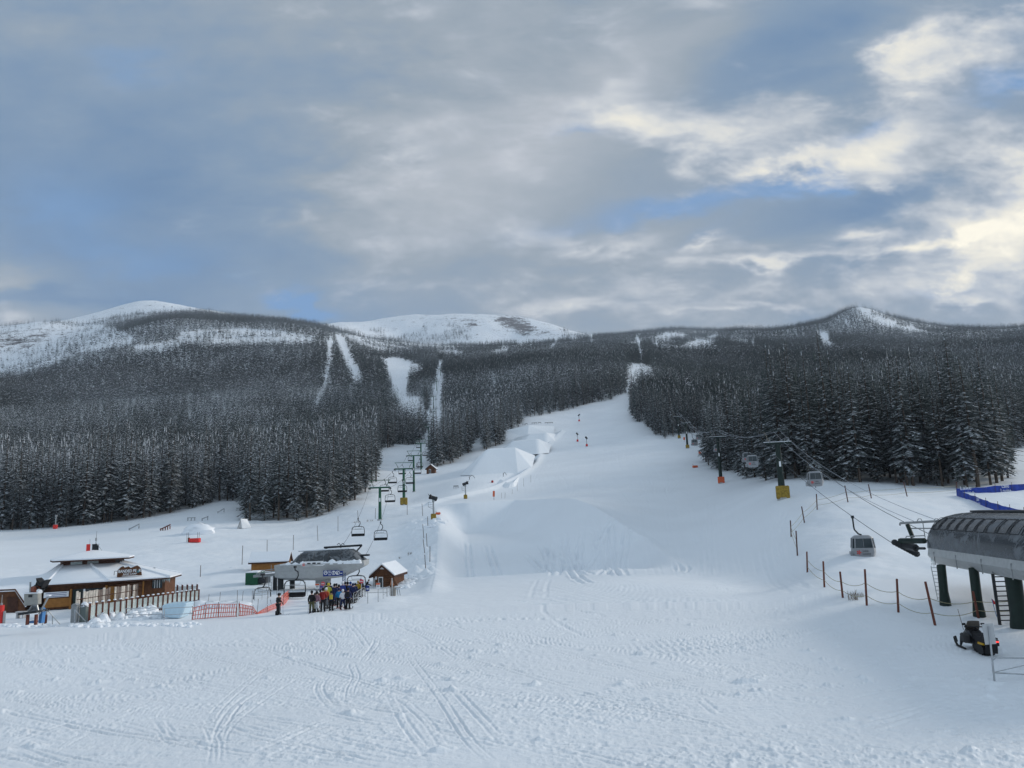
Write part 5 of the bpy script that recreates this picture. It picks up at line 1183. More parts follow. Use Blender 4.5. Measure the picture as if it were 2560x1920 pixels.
for a in ((1309, 1063, 8, 'dark rail box, first from the left on the platform skyline', 2), (1316, 1062, 6, 'dark rail box, second on the platform skyline', 2), (1336, 1060, 14, 'long rail box, third on the platform skyline', 3), (1349, 1059, 8, 'dark rail box, fourth on the platform skyline', 2), (1372, 1059, 21, 'longest rail box at the right end of the platform skyline', 4),
          (1140, 1221, 12, 'little dark rail beside the second snow gun', 3)): box_line(*a)
box_line(413, 1326, 27, 'sloping steel slide rail on posts in the rail park behind the lodge', 5, POSTR, -.42); box_line(335, 1325, 28, 'thin slide rail with square foot left of the sloping one', 2, GREYM, -.45)
box_line(478, 1302, 20, 'low grey hump rail highest in the rail park', 3, GREYM); box_line(512, 1302, 16, 'short tilted grey box at the top of the rail park', 2, GREYM, -.35); box_line(552, 1283, 18, 'distant grey rail near the tree edge', 2, GREYM, -.5); box_line(596, 1277, 10, 'distant little grey box by the tall trees', 2, GREYM)
def hoop(px, py, label, s=1):
    F = Fr(px, py); t = F.t('hoop_feature', label, 'hoop'); MB().tube([(-.9 * s, 0, 0), (-.75 * s, 0, .9), (-.1 * s, 0, 1.6), (.6 * s, 0, 1.2), (.9 * s, 0, .5)], .07, 6).build('arch', DARKM, t); MB().tube([(-.9 * s, 0, 0), (-.9 * s, 0, 1.4)], .05, 5).build('pole', DARKM, t)
hoop(1180, 1200, 'small dark hoop on the snow right of the second snow gun'); hoop(1262, 1192, 'small dark hoop at the foot of the largest jump', .6)
F_ = Fr(596, 1322); t_ = F_.t('tent', 'small white ridge tent on the snow in front of the tall trees', 'tent'); k_ = F_.k
MB().prism([(-7 * k_, 0), (7 * k_, 0), (2 * k_, 24 * k_)], .8, 3.2).build('canvas', WHITE, t_); MB().add([(-7 * k_, .75, 0), (5 * k_, .75, 0), (1.5 * k_, .75, 22 * k_)], [(0, 1, 2)]).build('opening', WOODG, t_); MB().add([(2 * k_, .8, 24 * k_), (7 * k_, .8, 0), (22 * k_, 2.4, 2 * k_), (12 * k_, 2.4, 23 * k_)], [(0, 1, 2, 3)]).build('side_sheet', WHITE, t_)
F_ = Fr(487, 1356); t_ = F_.t('barrier_box', 'bright red padded box with thin poles in the rail park', 'padded box'); k_ = F_.k
MB().box((0, 0, 5 * k_), (25 * k_, 1.0, 10 * k_)).build('pad', REDP, t_, bevel=.08); MB().tube([(-15 * k_, 0, 0), (-15 * k_, 0, 12 * k_)], 2.5 * k_, 10).build('barrel', WOOD, t_)
for x in (-20, -16, 6, 10): MB().tube([(x * k_, 0, 0), (x * k_, 0, 24 * k_)], .035, 4).build('pole', BAMB, t_)
o_ = MB().loft(snowheap((0, 0, 0), (3.4, 2.6), 2.3, 4, 16, 7)).build('snow_cone', M_CAP, None, smooth=True, label='smooth cone of piled snow behind the red padded box', category='snow heap'); o_.location = GP(497, 1334)
def net_roll(px, py, w, label):
    F = Fr(px, py); t = F.t('net_bundle', label, 'net bundle'); k = F.k; MB().box((0, 0, 2.6 * k), (w * k, .7, 5.5 * k), rz=.2).build('net', ORNP, t, bevel=.1); MB().tube([(-w * k * .4, 0, 0), (-w * k * .4, 0, 9 * k)], .04, 5).build('stake', BAMB, t)
net_roll(1738, 1169, 13, 'orange net bundle at the tree corner near the second gondola tower'); net_roll(1750, 1135, 6, 'small orange net beside the road sign in the tree gap'); net_roll(1095, 1286, 12, 'crumpled orange net beside the near snow gun tower')
F_ = Fr(1759, 1150); t_ = F_.t('road_sign', 'small dark sign board on a post at the tree corner', 'sign'); k_ = F_.k
MB().tube([(0, 0, 0), (0, 0, 14 * k_)], .06, 5).build('post', BAMB, t_); MB().box((0, 0, 14 * k_), (8 * k_, .1, 4 * k_)).build('board', DARKM, t_)
# ------------------------------------------------------------------ queue maze in front of the terminal
def maze(name, label, pts, h, brace=True): return railing(name, label, pts, h, 'railing', 'queue maze railings', brace=brace)
maze('maze_railing', 'white railing climbing beside the yellow-jacketed skier', [(884, 1509), (895, 1503), (903, 1497), (911, 1490)], .95)
maze('maze_railing', 'railing along the right side of the queue maze', [(958, 1499), (967, 1492), (974, 1486)], .95, False)
maze('maze_railing', 'low railing linking the blue sign to the right maze side', [(914, 1492), (968, 1490)], .9, False)
railing('platform_railing', 'railing round the platform under the near hanging chair', [(697, 1500), (732, 1497), (768, 1493)], .95, brace=False)
railing('platform_railing', 'railing in front of the parked chair left of the terminal ladder', [(636, 1500), (655, 1500), (672, 1496)], 1.05, brace=False)
def board(px, py, hp, w, h, m, label, top=None, pole=.035):
    F = Fr(px, py); k = F.k; t = F.t('queue_sign', label, 'sign'); MB().tube([(0, 0, 0), (0, 0, hp * k)], pole, 6).build('pole', PIPE, t)
    MB().box((0, -.04, (hp - h / 2) * k), (w * k, .04, h * k)).build('panel', m, t)
    if top: MB().box((0, -.07, (hp - h * .18) * k), (w * k * .94, .02, h * k * .3)).build('header', top, t)
    for j in (.5, .66): MB().box((0, -.07, (hp - h * j) * k), (w * k * .6, .02, .05)).build('print_line', WHITE if m is BLUES else GREYM, t)
board(919.5, 1509, 42, 8, 12.5, BLUES, 'blue sign on a thin pole standing before the maze')
board(945.5, 1506, 46, 10, 14, WHITE, 'white sign with orange header on a pole before the log hut', ORNP)
board(793, 1508, 46, 10, 12, WHITE, 'white sign with orange header above the grey-jacketed skier', ORNP)
board(803, 1507, 40, 8, 10, mat('violet_sign', (.10, .06, .30)), 'violet sign low beside the round red sign')
def roundsign(px, py, hp, label):
    F = Fr(px, py); k = F.k; t = F.t('stop_sign', label, 'sign'); MB().tube([(0, 0, 0), (0, 0, hp * k)], .035, 6).build('pole', PIPE, t)
    MB().tube([(0, -.05, hp * k), (0, -.01, hp * k)], 5.2 * k, 8).build('panel', mat('sign_red', (.62, .10, .12), .5), t)
    MB().box((0, -.07, hp * k), (6.5 * k, .02, 1.3 * k)).build('print_line', WHITE, t)
roundsign(807, 1505, 43, 'round red sign over the queue beside the terminal housing'); roundsign(904, 1496, 40, 'round red sign behind the ochre-jacketed skier')
F_ = Fr(983, 1488); t_ = F_.t('ticket_counter', 'grey plywood counter with a table at the right end of the maze', 'counter'); k_ = F_.k
MB().box((0, 0, 10 * k_), (12 * k_, .5, 20 * k_)).build('panel', mat('plywood', (.30, .28, .25), .8, var=.1), t_); MB().tube([(-1 * k_, -.3, 0), (-1.5 * k_, -.3, 42 * k_)], .06, 6).build('post', WOODG, t_); MB().box((11 * k_, 0, 19 * k_), (14 * k_, .6, .06)).build('table_top', WOODG, t_)
for x in (9, 14): MB().tube([(x * k_, 0, 19 * k_), ((x + 3) * k_, 0, 0)], .04, 5).build('table_leg', PIPE, t_)
# ------------------------------------------------------------------ people
def skin_body(j, e, rad, sub=1):
    me = bpy.data.meshes.new('b'); me.from_pydata(j, e, []); o = bpy.data.objects.new('b', me); COL.objects.link(o)
    m = o.modifiers.new('s', 'SKIN'); m.use_smooth_shade = True
    for v, r_ in zip(me.skin_vertices[0].data, rad): v.radius = (r_, r_) if not isinstance(r_, tuple) else r_
    me.skin_vertices[0].data[0].use_root = True
    o.modifiers.new('u', 'SUBSURF').levels = sub
    dg = bpy.context.evaluated_depsgraph_get(); dg.update(); out = bpy.data.meshes.new_from_object(o.evaluated_get(dg))
    bpy.data.objects.remove(o); return out
def pose(kind):
    """joints of a standing figure 1.75 m tall facing -y; kind changes stance and arms"""
    st = {'stand': .0, 'lean': .06, 'bend': .28, 'turn': .03}[kind]; f = -st
    hipw = .10; kn = -.05 if kind != 'stand' else -.02
    J = [(0, 0, .93), (0, f * .4, 1.10), (0, f * .8, 1.28), (0, f, 1.43), (0, f * 1.3 - .01, 1.52), (0, f * 1.5 - .02, 1.60), (0, f * 1.55 - .02, 1.71)]
    armz = {'stand': (1.16, .92, -.06), 'lean': (1.18, 1.02, -.28), 'bend': (1.12, .95, -.45), 'turn': (1.15, 1.05, -.20)}[kind]
    E = [(0, 1), (1, 2), (2, 3), (3, 4), (4, 5), (5, 6)]; Rr = [.155, .14, .16, .13, .055, .085, .085]
    for s in (-1, 1):
        i = len(J); J += [(s * .17, f, 1.40), (s * .26, f + .03, armz[0]), (s * (.27 if kind == 'stand' else .22), f + armz[2], armz[1]), (s * (.27 if kind == 'stand' else .21), f + armz[2] - .04, armz[1] - .08)]
        E += [(3, i), (i, i + 1), (i + 1, i + 2), (i + 2, i + 3)]; Rr += [.075, .055, .042, .035]
        k = len(J); J += [(s * hipw, 0, .86), (s * (.12 + (.04 if kind == 'turn' else 0)), kn, .48), (s * (.13 + (.07 if kind == 'turn' else 0)), .02, .12), (s * (.13 + (.07 if kind == 'turn' else 0)), -.12, .05)]
        E += [(0, k), (k, k + 1), (k + 1, k + 2), (k + 2, k + 3)]; Rr += [.095, .07, .055, .045]
    return J, E, Rr
SKIN = mat('skin', (.50, .30, .22), .6)
PARTS = {}
for kd in ('stand', 'lean', 'bend', 'turn'):
    J, E, Rr = pose(kd); d = {'body': skin_body(J, E, Rr, 2)}
    up = [0, 1, 2, 3, 4, 7, 8, 9, 15, 16, 17]; ix = {a: b for b, a in enumerate(up)}
    jr = [.185, .18, .195, .15, .105, .10, .085, .068, .10, .085, .068]; jj = [J[a] for a in up]; jj[0] = (0, 0, .86)
    d['jacket'] = skin_body(jj, [(ix[a], ix[b]) for a, b in E if a in ix and b in ix], jr, 2)
    lo = [0, 11, 12, 13, 19, 20, 21]; ix = {a: b for b, a in enumerate(lo)}
    d['trousers'] = skin_body([J[a] for a in lo], [(ix[a], ix[b]) for a, b in E if a in ix and b in ix], [.16, .12, .095, .088, .12, .095, .088], 2)
    hp_ = Vector(J[6]); f = hp_.y
    def me_of(mb):
        o = mb.build('x', SKIN, None, smooth=True); m = o.data; bpy.data.objects.remove(o); return m
    d['helmet'] = me_of(MB().ball((0, hp_.y + .025, hp_.z - .005), .13, 12, 8, (.92, 1.0, 1.08)).tube([(0, hp_.y - .10, hp_.z + .055), (0, hp_.y - .155, hp_.z + .05)], .06, 8))
    d['goggles'] = me_of(MB().box((0, hp_.y - .118, hp_.z - .005), (.17, .045, .07)))
    d['face'] = me_of(MB().ball((0, hp_.y - .105, hp_.z - .065), .022, 6, 5, (1, 1.3, 1.2)).box((0, hp_.y - .098, hp_.z - .115), (.05, .02, .012)).ball((.086, hp_.y, hp_.z - .04), .025, 6, 5, (.5, 1, 1.3)).ball((-.086, hp_.y, hp_.z - .04), .025, 6, 5, (.5, 1, 1.3)))
    gl = MB(); bt = MB(); sk = MB(); po = MB()
    for s, wi, ai in ((-1, 10, 13), (1, 18, 21)):
        w = Vector(J[wi]); gl.ball((w.x, w.y, w.z), .055, 8, 6, (.75, .9, 1.1))
        for q in range(4): gl.tube([(w.x - .03 + q * .02, w.y - .02, w.z - .03), (w.x - .032 + q * .021, w.y - .06, w.z - .075 + .006 * abs(q - 1)), (w.x - .03 + q * .02, w.y - .03, w.z - .10)], .014, 5)
        gl.tube([(w.x - s * .04, w.y - .01, w.z), (w.x - s * .065, w.y - .05, w.z - .045)], .015, 5)
        a = Vector(J[ai]); bt.loft([[(a.x + c_ * wx, a.y + dy, zz) for c_, dy in ((-1, .09), (1, .09), (1, fy), (-1, fy))] for wx, fy, zz in ((.065, -.20, .03), (.065, -.19, .10), (.06, -.08, .18), (.065, -.07, .36))])
        sk.box((a.x, -.15, .012), (.10, 1.45, .022)); sk.add([(a.x - .05, -.87, .002), (a.x + .05, -.87, .002), (a.x + .03, -1.0, .11), (a.x - .03, -1.0, .11), (a.x - .05, -.87, .023), (a.x + .05, -.87, .023), (a.x + .03, -1.0, .13), (a.x - .03, -1.0, .13)], [(0, 1, 2, 3), (7, 6, 5, 4), (0, 4, 5, 1), (1, 5, 6, 2), (2, 6, 7, 3), (3, 7, 4, 0)])
        po.tube([(w.x, w.y - .03, w.z + .08), (w.x + s * .06, w.y - .06, .0)], .012, 5); po.tube([(w.x + s * .055, w.y - .06, .07), (w.x + s * .056, w.y - .06, .085)], .05, 6)
    d['gloves'] = me_of(gl); d['boots'] = me_of(bt); d['skis'] = me_of(sk); d['poles'] = me_of(po)
    bp = MB().box((0, f * .8 + .20, 1.26), (.30, .15, .42)); d['backpack'] = me_of(bp); PARTS[kd] = d
def cm(name, c): return mat('cloth_' + name, c, .85, bump=.3, bscale=18, var=.12)
CL = dict(black=(.012, .012, .014), olive=(.075, .075, .035), mauve=(.24, .13, .16), white=(.66, .67, .70), red=(.22, .018, .016), orange=(.45, .09, .03), grey=(.18, .19, .21), lime=(.44, .43, .06), yellow=(.50, .40, .05),
          sky=(.02, .20, .42), navy=(.015, .022, .075), blue=(.02, .05, .21), ochre=(.30, .20, .02), brown=(.12, .09, .075), purple=(.06, .03, .10), royal=(.04, .07, .28))
def person(px, py, hp, jac, tro, hel, rz, kd, label, pack=None, skis=True, poles=True):
    F = Fr(px, py); h = hp * F.k; e = thing('person', label, 'person', F.o, R(rz), 'skiers queueing at the chairlift' if px > 720 else None, h / 1.80)
    if not (px > 720) and 'group' in e: del e['group']
    d = PARTS[kd]
    def part(n, m):
        o = link(n, d[n], e); 
        if not o.data.materials: o.data.materials.append(m)
        o.material_slots[0].link = 'OBJECT'; o.material_slots[0].material = m; return o
    part('body', SKIN); part('jacket', cm(jac, CL[jac])); part('trousers', cm(tro, CL[tro])); part('helmet', cm(hel, CL[hel])); part('goggles', BLACK); part('gloves', cm('black', CL['black'])); part('boots', cm('black', CL['black']))
    part('face', SKIN)
    if skis: part('skis', random.Random(int(px)).choice((BLACK, cm('grey', CL['grey']), cm('white', CL['white']), cm('red', CL['red']))))
    if poles: part('poles', GREYM)
    if pack: part('backpack', cm(pack, CL[pack]))
    return e
Q = [
 (695, 1538, 51, 'black', 'black', 'black', 75, 'turn', 'lone skier all in black standing apart by the orange netting'),
 (779, 1533, 52, 'black', 'olive', 'black', 185, 'stand', 'skier in black jacket and olive trousers at the left end of the queue'),
 (791.6, 1531.5, 49, 'mauve', 'white', 'black', 175, 'stand', 'skier in mauve jacket and white trousers, second in the front row'),
 (807, 1530, 56, 'red', 'black', 'black', 190, 'lean', 'tall skier in dark red jacket with black trousers'),
 (815, 1522, 49, 'orange', 'grey', 'white', 170, 'stand', 'skier in orange jacket with pale helmet beside the red one'),
 (820, 1514, 52, 'lime', 'lime', 'yellow', 180, 'lean', 'skier dressed in lime yellow in the middle of the queue'),
 (828, 1526.5, 46, 'navy', 'black', 'black', 185, 'stand', 'small skier in navy with a yellow backpack', 'yellow'),
 (847, 1519.5, 46, 'sky', 'black', 'navy', 180, 'stand', 'skier in bright sky-blue jacket', None),
 (857, 1523, 46, 'white', 'navy', 'white', 200, 'turn', 'skier in white and navy with a white helmet in the front row'),
 (870, 1523, 50, 'navy', 'black', 'black', 175, 'stand', 'skier in dark blue with black backpack, right end of the front row', 'black'),
 (836, 1513, 50, 'navy', 'navy', 'black', 180, 'stand', 'skier all in navy behind the small one with the yellow backpack'),
 (791, 1522, 46, 'brown', 'grey', 'grey', 180, 'stand', 'skier in brown jacket half hidden behind the mauve one'),
 (800, 1520, 42, 'grey', 'grey', 'black', 190, 'stand', 'skier in grey between the mauve and red ones'),
 (833, 1510, 44, 'black', 'black', 'white', 170, 'stand', 'skier in black with a white helmet deep in the queue'),
 (841, 1504, 42, 'black', 'black', 'black', 180, 'stand', 'skier in black under the terminal mast, back row'),
 (847, 1511, 46, 'purple', 'black', 'black', 180, 'stand', 'skier in dark purple behind the sky-blue jacket'),
 (855.5, 1508, 50, 'royal', 'grey', 'white', 175, 'lean', 'skier in white and royal blue behind the front row', 'royal'),
 (869, 1506, 48, 'black', 'black', 'black', 180, 'stand', 'tall skier in black behind the dark blue backpack'),
 (876, 1507, 49, 'blue', 'navy', 'blue', 185, 'stand', 'skier in plain blue jacket towards the right of the queue'),
 (882, 1508, 46, 'navy', 'black', 'navy', 180, 'lean', 'skier in navy leaning forward beside the maze railing'),
 (817, 1502, 42, 'black', 'black', 'black', 180, 'stand', 'skier in black behind the lime yellow one'),
 (895, 1494, 39, 'ochre', 'black', 'ochre', 180, 'stand', 'skier in ochre yellow jacket inside the maze'),
 (902, 1492, 42, 'black', 'black', 'purple', 180, 'stand', 'skier in black standing before the round red sign'),
 (915, 1478, 28, 'black', 'navy', 'black', 120, 'bend', 'person in black bending forward left of the log hut', None, False, False),
 (825, 1500, 40, 'navy', 'black', 'black', 180, 'stand', 'skier in navy at the very back near the terminal housing'),
 (863, 1500, 42, 'navy', 'black', 'black', 170, 'stand', 'skier in navy at the back under the hanging chair'),
 (888, 1501, 40, 'navy', 'black', 'black', 170, 'stand', 'skier in dark navy left of the ochre jacket'),
]
for q in Q: person(*q)
# ------------------------------------------------------------------ ropeways
def place_tower(px, py, top, r=None):
    o = GP(px, py) if r is None else ONG(px, r); d = math.hypot(o.x, o.y); h = AT(px, top, d).z - o.z; return o, h
def tower(name, label, grp, px, py, top, a=2.3, pad=None, m=GREENM, upper=True, rp=.30, up_h=1.6, snow=True, padw=1.5, dirn=0.0, r=None):
    o, h = place_tower(px, py, top, r); t = thing(name, label, 'lift tower', o, dirn, grp)
    MB().tube([(0, 0, -.5), (0, 0, h - .1)], [rp * 1.1, rp * .8], 14).build('pole', m, t, smooth=True)
    MB().tube([(0, 0, -.3), (0, 0, .18)], rp * 1.7, 14).build('footing', LGREY, t)
    MB().box((0, -rp * .9, h * .62), (.28, .05, .8)).build('number_plate', WHITE, t)
    ca = MB(); ca.box((0, 0, h), (2 * a, .34, .34)); ca.build('crossarm', m, t, bevel=.03)
    if snow: MB().box((0, 0, h + .20), (2 * a * .98, .30, .08)).build('arm_snow', M_CAP, t)
    if upper:
        u = MB(); z = h + up_h
        for s in (-1, 1): u.tube([(s * a * .55, 0, h), (s * a * .92, 0, z)], .06, 5)
        u.tube([(-a * 1.02, .0, z), (a * 1.02, 0, z)], .075, 6); u.tube([(-a * .95, -.5, z - .02), (a * .95, -.5, z - .02)], .05, 5)
        u.build('lifting_frame', m, t)
    for s in (-1, 1):
        sh = MB(); sh.box((s * a, 0, h - .28), (.10, 3.2, .16))
        for q in range(6): sh.tube([(s * a - .07, -1.4 + q * .56, h - .18), (s * a + .07, -1.4 + q * .56, h - .18)], .19, 10)
        sh.build('sheave_train', DARKM, t)
        ct = MB(); ct.tube([(s * (a - .75), -1.5, h + .1), (s * (a - .75), 1.5, h + .1)], .04, 5); ct.tube([(s * (a - .75), -1.5, h + .75), (s * (a - .75), 1.5, h + .75)], .03, 5)
        for y in (-1.5, 0, 1.5): ct.tube([(s * (a - .75), y, h + .1), (s * (a - .75), y, h + .75)], .025, 4)
        ct.build('catwalk', GREYM, t)
    ld = MB(); 
    for s in (-.18, .18): ld.tube([(s, rp + .1, .8), (s, rp + .1, h)], .025, 4)
    for q in range(int(h / .45)): ld.tube([(-.18, rp + .1, 1 + q * .42), (.18, rp + .1, 1 + q * .42)], .018, 4)
    ld.build('ladder', GREYM, t)
    if pad is not None:
        MB().box((0, -rp * .9, padw * .62), (padw * 1.25, .5, padw * 1.24)).build('base_pad', pad, t, bevel=.12)
    return [Vector((o.x, o.y, o.z)) + Vector((s * a * math.cos(dirn), s * a * math.sin(dirn), h - .0)) for s in (-1, 1)]
CT = [(950, 1300, 1219, 2.25, None, .34), (1010, 1263, 1172, 2.3, YELP, .36), (1035, 1230, 1139, 2.3, None, .36), (1053, 1174, 1108, 2.3, None, .36), (1072, 1116, 1067, 2.3, None, .36), (1083, 1058, 1029, 2.3, None, .36), (1084, 1022, 992, 2.3, None, .36), (1092, 977, 954, 2.3, None, .36), (1101, 940, 922, 2.3, None, .36)]
NM = ['nearest green chairlift tower, standing right behind the terminal', 'second chairlift tower with a yellow pad at its foot', 'third chairlift tower, thin dark pole on open snow', 'fourth chairlift tower, in front of the tree gap', 'fifth chairlift tower, in the gap between the stands', 'sixth chairlift tower, low in the cut through the trees', 'seventh chairlift tower, halfway up the cut', 'eighth chairlift tower, small and high in the cut', 'topmost chairlift tower, tiny in the cut']
CA = []
for (px, py, tp, a, pad, rp), nm in zip(CT, NM): CA.append(tower('chairlift_tower', nm, 'towers of the chairlift', px, py, tp, a, pad, GREENM, True, rp, dirn=R(4)))
def rope_path(pts, sag=.018, n=10):
    out = []
    for a, b in zip(pts[:-1], pts[1:]):
        L = (b - a).length
        for i in range(n): u = i / n; p = a.lerp(b, u); p.z -= sag * L * 4 * u * (1 - u); out.append(p)
    out.append(pts[-1].copy()); return out
def rope(name, label, path, r, m=CABLE, cat='cable', grp=None):
    o = path[0]; q = [p - o for p in path]; rs = [max(r, .00016 * math.hypot(p.x, p.y)) for p in path]
    c = MB().tube(q, rs, 5).build(name, m, None, label=label, category=cat); c.location = o
    if grp: c['group'] = grp
    return c
dn = Vector((0, 0, .02))
PL = rope_path([AT(841, 1384, 93)] + [a[0] - dn for a in CA]); PR = rope_path([AT(914, 1388, 93)] + [a[1] - dn for a in CA])
rope('haul_rope', 'left steel rope of the chairlift carrying the far-side chairs', PL, .025); rope('haul_rope', 'right steel rope of the chairlift carrying the near-side chairs', PR, .025)
def chair_parts():
    e = thing('lift_chair', '', 'chair')
    g = MB(); g.box((0, 0, -.05), (.16, .55, .22)); g.tube([(0, 0, 0), (.0, 0, -.35), (.30, 0, -.55), (.34, 0, -.9), (.20, 0, -1.2), (0, 0, -1.35)], .065, 7); g.build('hanger', DARKM, e, smooth=True)
    f = MB(); W_ = 1.05
    f.tube([(-W_, .0, -2.9), (-W_ - .03, 0, -2.3), (-W_ + .02, 0, -1.75), (-W_ + .18, 0, -1.45), (-.5, 0, -1.36), (.5, 0, -1.36), (W_ - .18, 0, -1.45), (W_ - .02, 0, -1.75), (W_ + .03, 0, -2.3), (W_, 0, -2.9)], .055, 7)
    f.box((0, 0, -1.36), (1.0, .30, .10)); f.build('frame', DARKM, e, smooth=True)
    b = MB(); b.tube([(-W_ * .5, 0, -1.4), (-W_ * .5, .02, -1.75), (W_ * .5, .02, -1.75), (W_ * .5, 0, -1.4)], .03, 5); b.tube([(-W_, -.25, -1.85), (W_, -.25, -1.85)], .03, 5); b.tube([(-W_, -.25, -1.85), (-W_, .1, -1.6)], .03, 5); b.tube([(W_, -.25, -1.85), (W_, .1, -1.6)], .03, 5)
    b.build('safety_bar', GREYM, e)
    MB().box((0, -.18, -2.92), (2.1, .55, .12)).build('seat', BLACK, e, bevel=.03)
    MB().box((0, .16, -2.72), (2.1, .07, .36), tilt=(-.2, 0)).build('backrest', BLACK, e, bevel=.03)
    return e
def on_path(path, key, val):
    """first point of a rope whose photo bearing matches"""
    A_ = np.array(path); px, py = project(A_); q = py if key == 'y' else px
    for i in range(len(q) - 1):
        if (q[i] - val) * (q[i + 1] - val) <= 0 and q[i] != q[i + 1]: u = (val - q[i]) / (q[i + 1] - q[i]); return path[i].lerp(path[i + 1], u)
    return None
CH0 = chair_parts(); first_ = True
ordn = ['nearest', 'second', 'third', 'fourth', 'fifth', 'sixth', 'seventh', 'eighth', 'ninth', 'tenth', 'eleventh', 'twelfth', 'thirteenth']
def hang(p, rz, lab, src, grp):
    global first_
    if src is CH0 and first_: first_ = False; o = CH0; o.location = p; o.rotation_euler = (0, 0, rz); o['label'] = lab; o['group'] = grp; kids(CH0); return o
    return dup(src, p, rz, lab, grp)
for side, path, ys in (('left', PL, (1296, 1198, 1179, 1161, 1133, 1104, 1083, 1064, 1043, 1022, 1003, 984, 966)), ('right', PR, (1305, 1221, 1199, 1180, 1160, 1146, 1121, 1102, 1081, 1058, 1036, 1014, 992))):
    for i, y in enumerate(ys):
        p = on_path(path[4:], 'y', y)
        if p is not None: hang(p, R(4), f'empty quad chair, {ordn[i]} up from the terminal on the {side} chairlift rope', CH0, 'chairs hanging from the chairlift ropes')
# chairs inside and beside the terminal
for px, ys, r, rz, lab in ((891, 1409, 90, 4, 'empty chair leaving the right end of the terminal above the queue'), (738, 1416, 80, 0, 'empty chair hanging under the left half of the terminal'), (657, 1435, 83, 58, 'chair turned sideways at the bullwheel beam left of the terminal')):
    hang(AT(px, ys, r), R(rz), lab, CH0, 'chairs hanging in the terminal')
# ------------------------------------------------------------------ gondola
GT = [(1957, 1247, 1107, 2.15, YELP, .50, 1.9), (1803, 1208, 1093, 2.15, ORNP, .42, 1.5), (1719, 1121, 1058, 2.15, YELP, .42, 1.4), (1698, 1096, 1042, 2.15, YELP, .40, 1.3), (1666, 1046, 1014, 2.15, None, .4, 1), (1643, 1002, 978, 2.15, None, .4, 1), (1626, 952, 932, 2.15, None, .4, 1)]
GN = ['large green gondola tower with a bright yellow pad in the middle of the slope', 'green gondola tower with an orange-yellow pad in front of the dark wood', 'third gondola tower with a yellow pad at the tree gap', 'fourth gondola tower, just behind the third one', 'fifth gondola tower, thin among the trees', 'sixth gondola tower, tiny in the forest cut', 'topmost gondola tower, tiny near the bend of the run']
GA_ = []
for (px, py, tp, a, pad, rp, pw), nm in zip(GT, GN): GA_.append(tower('gondola_tower', nm, 'towers of the gondola', px, py, tp, a, pad, GREEND if px > 1900 else GREEND, True, rp, 2.0, True, pw * .85, R(-8)))
SL, SR_ = AT(2234, 1360, 69), AT(2330, 1338, 66)
GL_ = rope_path([SL] + [a[0] - dn for a in GA_], .012); GR_ = rope_path([SR_] + [a[1] - dn for a in GA_], .02)
rope('haul_rope', 'gondola rope running down to the near cabin and the left wheels of the station', GL_, .028); rope('haul_rope', 'gondola rope on the far side carrying the cabins in front of the wood', GR_, .028)
up = Vector((0, 0, 2.0))
for k, (o_, lab) in enumerate(((AT(2287, 1304, 64), 'frosted signal cable above the gondola, lower one'), (AT(2338, 1299, 62), 'frosted signal cable above the gondola, upper one'))):
    pts = [o_] + [a[0].lerp(a[1], .38 + .24 * k) + up for a in GA_[:5]]; rope('signal_cable', lab, rope_path(pts, .022), .022, mat('frosted_cable', (.35, .37, .40), .7), 'cable', 'signal cables above the gondola')
FROST = mat('frosted_shell', (.27, .28, .295), .4, bump=.1, bscale=6)
def cabin():
    e = thing('gondola_cabin', '', 'cabin')
    hg = MB(); hg.box((0, 0, -.05), (.22, .7, .26)); hg.tube([(0, 0, 0), (.02, 0, -1.0), (.05, 0, -1.25), (.35, 0, -1.65), (.62, 0, -1.75)], .075, 8); hg.build('hanger', DARKM, e, smooth=True)
    x0 = .62; S = lambda w, d, z: [(x0 + w * c_, d * s_, z) for c_, s_ in ((-1, -.6), (-.8, -1), (0, -1.04), (.8, -1), (1, -.6), (1, .6), (.8, 1), (0, 1.04), (-.8, 1), (-1, .6))]
    MB().loft([S(.62, .62, -1.80), S(.86, .84, -1.98), S(.90, .88, -2.06)]).build('roof', FROST, e, smooth=True)
    MB().loft([S(.88, .86, -2.06), S(.99, .95, -2.95)]).build('window_band', GLASSD, e)
    MB().loft([S(1.01, .97, -2.95), S(1.02, .98, -3.35), S(.86, .84, -3.85), S(.60, .60, -3.90)]).build('lower_shell', FROST, e, smooth=True)
    fr = MB()
    for a, b in ((-.8, -1), (.8, -1), (-1, -.6), (1, -.6), (-.8, 1), (.8, 1), (1, .6), (-1, .6)): fr.tube([(x0 + .89 * a, .88 * b, -2.04), (x0 + 1.0 * a, .97 * b, -2.97)], .05, 5)
    fr.tube([(x0 - .80, -1.0, -2.97), (x0 + .8, -1.0, -2.97)], .05, 5); fr.tube([(x0 - .02, -.92, -2.06), (x0 - .02, -1.02, -3.6)], .015, 4); fr.build('window_frame', FROST, e)
    MB().box((x0 - 1.08, 0, -3.55), (.22, 1.2, .5)).build('ski_rack', FROST, e)
    MB().tube([(x0, 0, -3.88), (x0, 0, -4.05)], .06, 6).build('bumper', DARKM, e)
    red = MB()
    for q in range(5): a_ = q * 1.2566; red.add([(x0 - .50, -1.02, -3.33), (x0 - .50 + .17 * math.cos(a_ - .35), -1.02, -3.33 + .17 * math.sin(a_ - .35)), (x0 - .50 + .22 * math.cos(a_), -1.02, -3.33 + .22 * math.sin(a_)), (x0 - .50 + .17 * math.cos(a_ + .35), -1.02, -3.33 + .17 * math.sin(a_ + .35))], [(0, 1, 2, 3)])
    red.build('red_emblem', REDP, e)
    text('Lake', .27, DARKM, e, (x0 + .08, -1.025, -3.20), (R(90), 0, 0), .004); text('Louise', .27, DARKM, e, (x0 + .16, -1.025, -3.46), (R(90), 0, 0), .004)
    return e
CAB = cabin(); cfirst = True
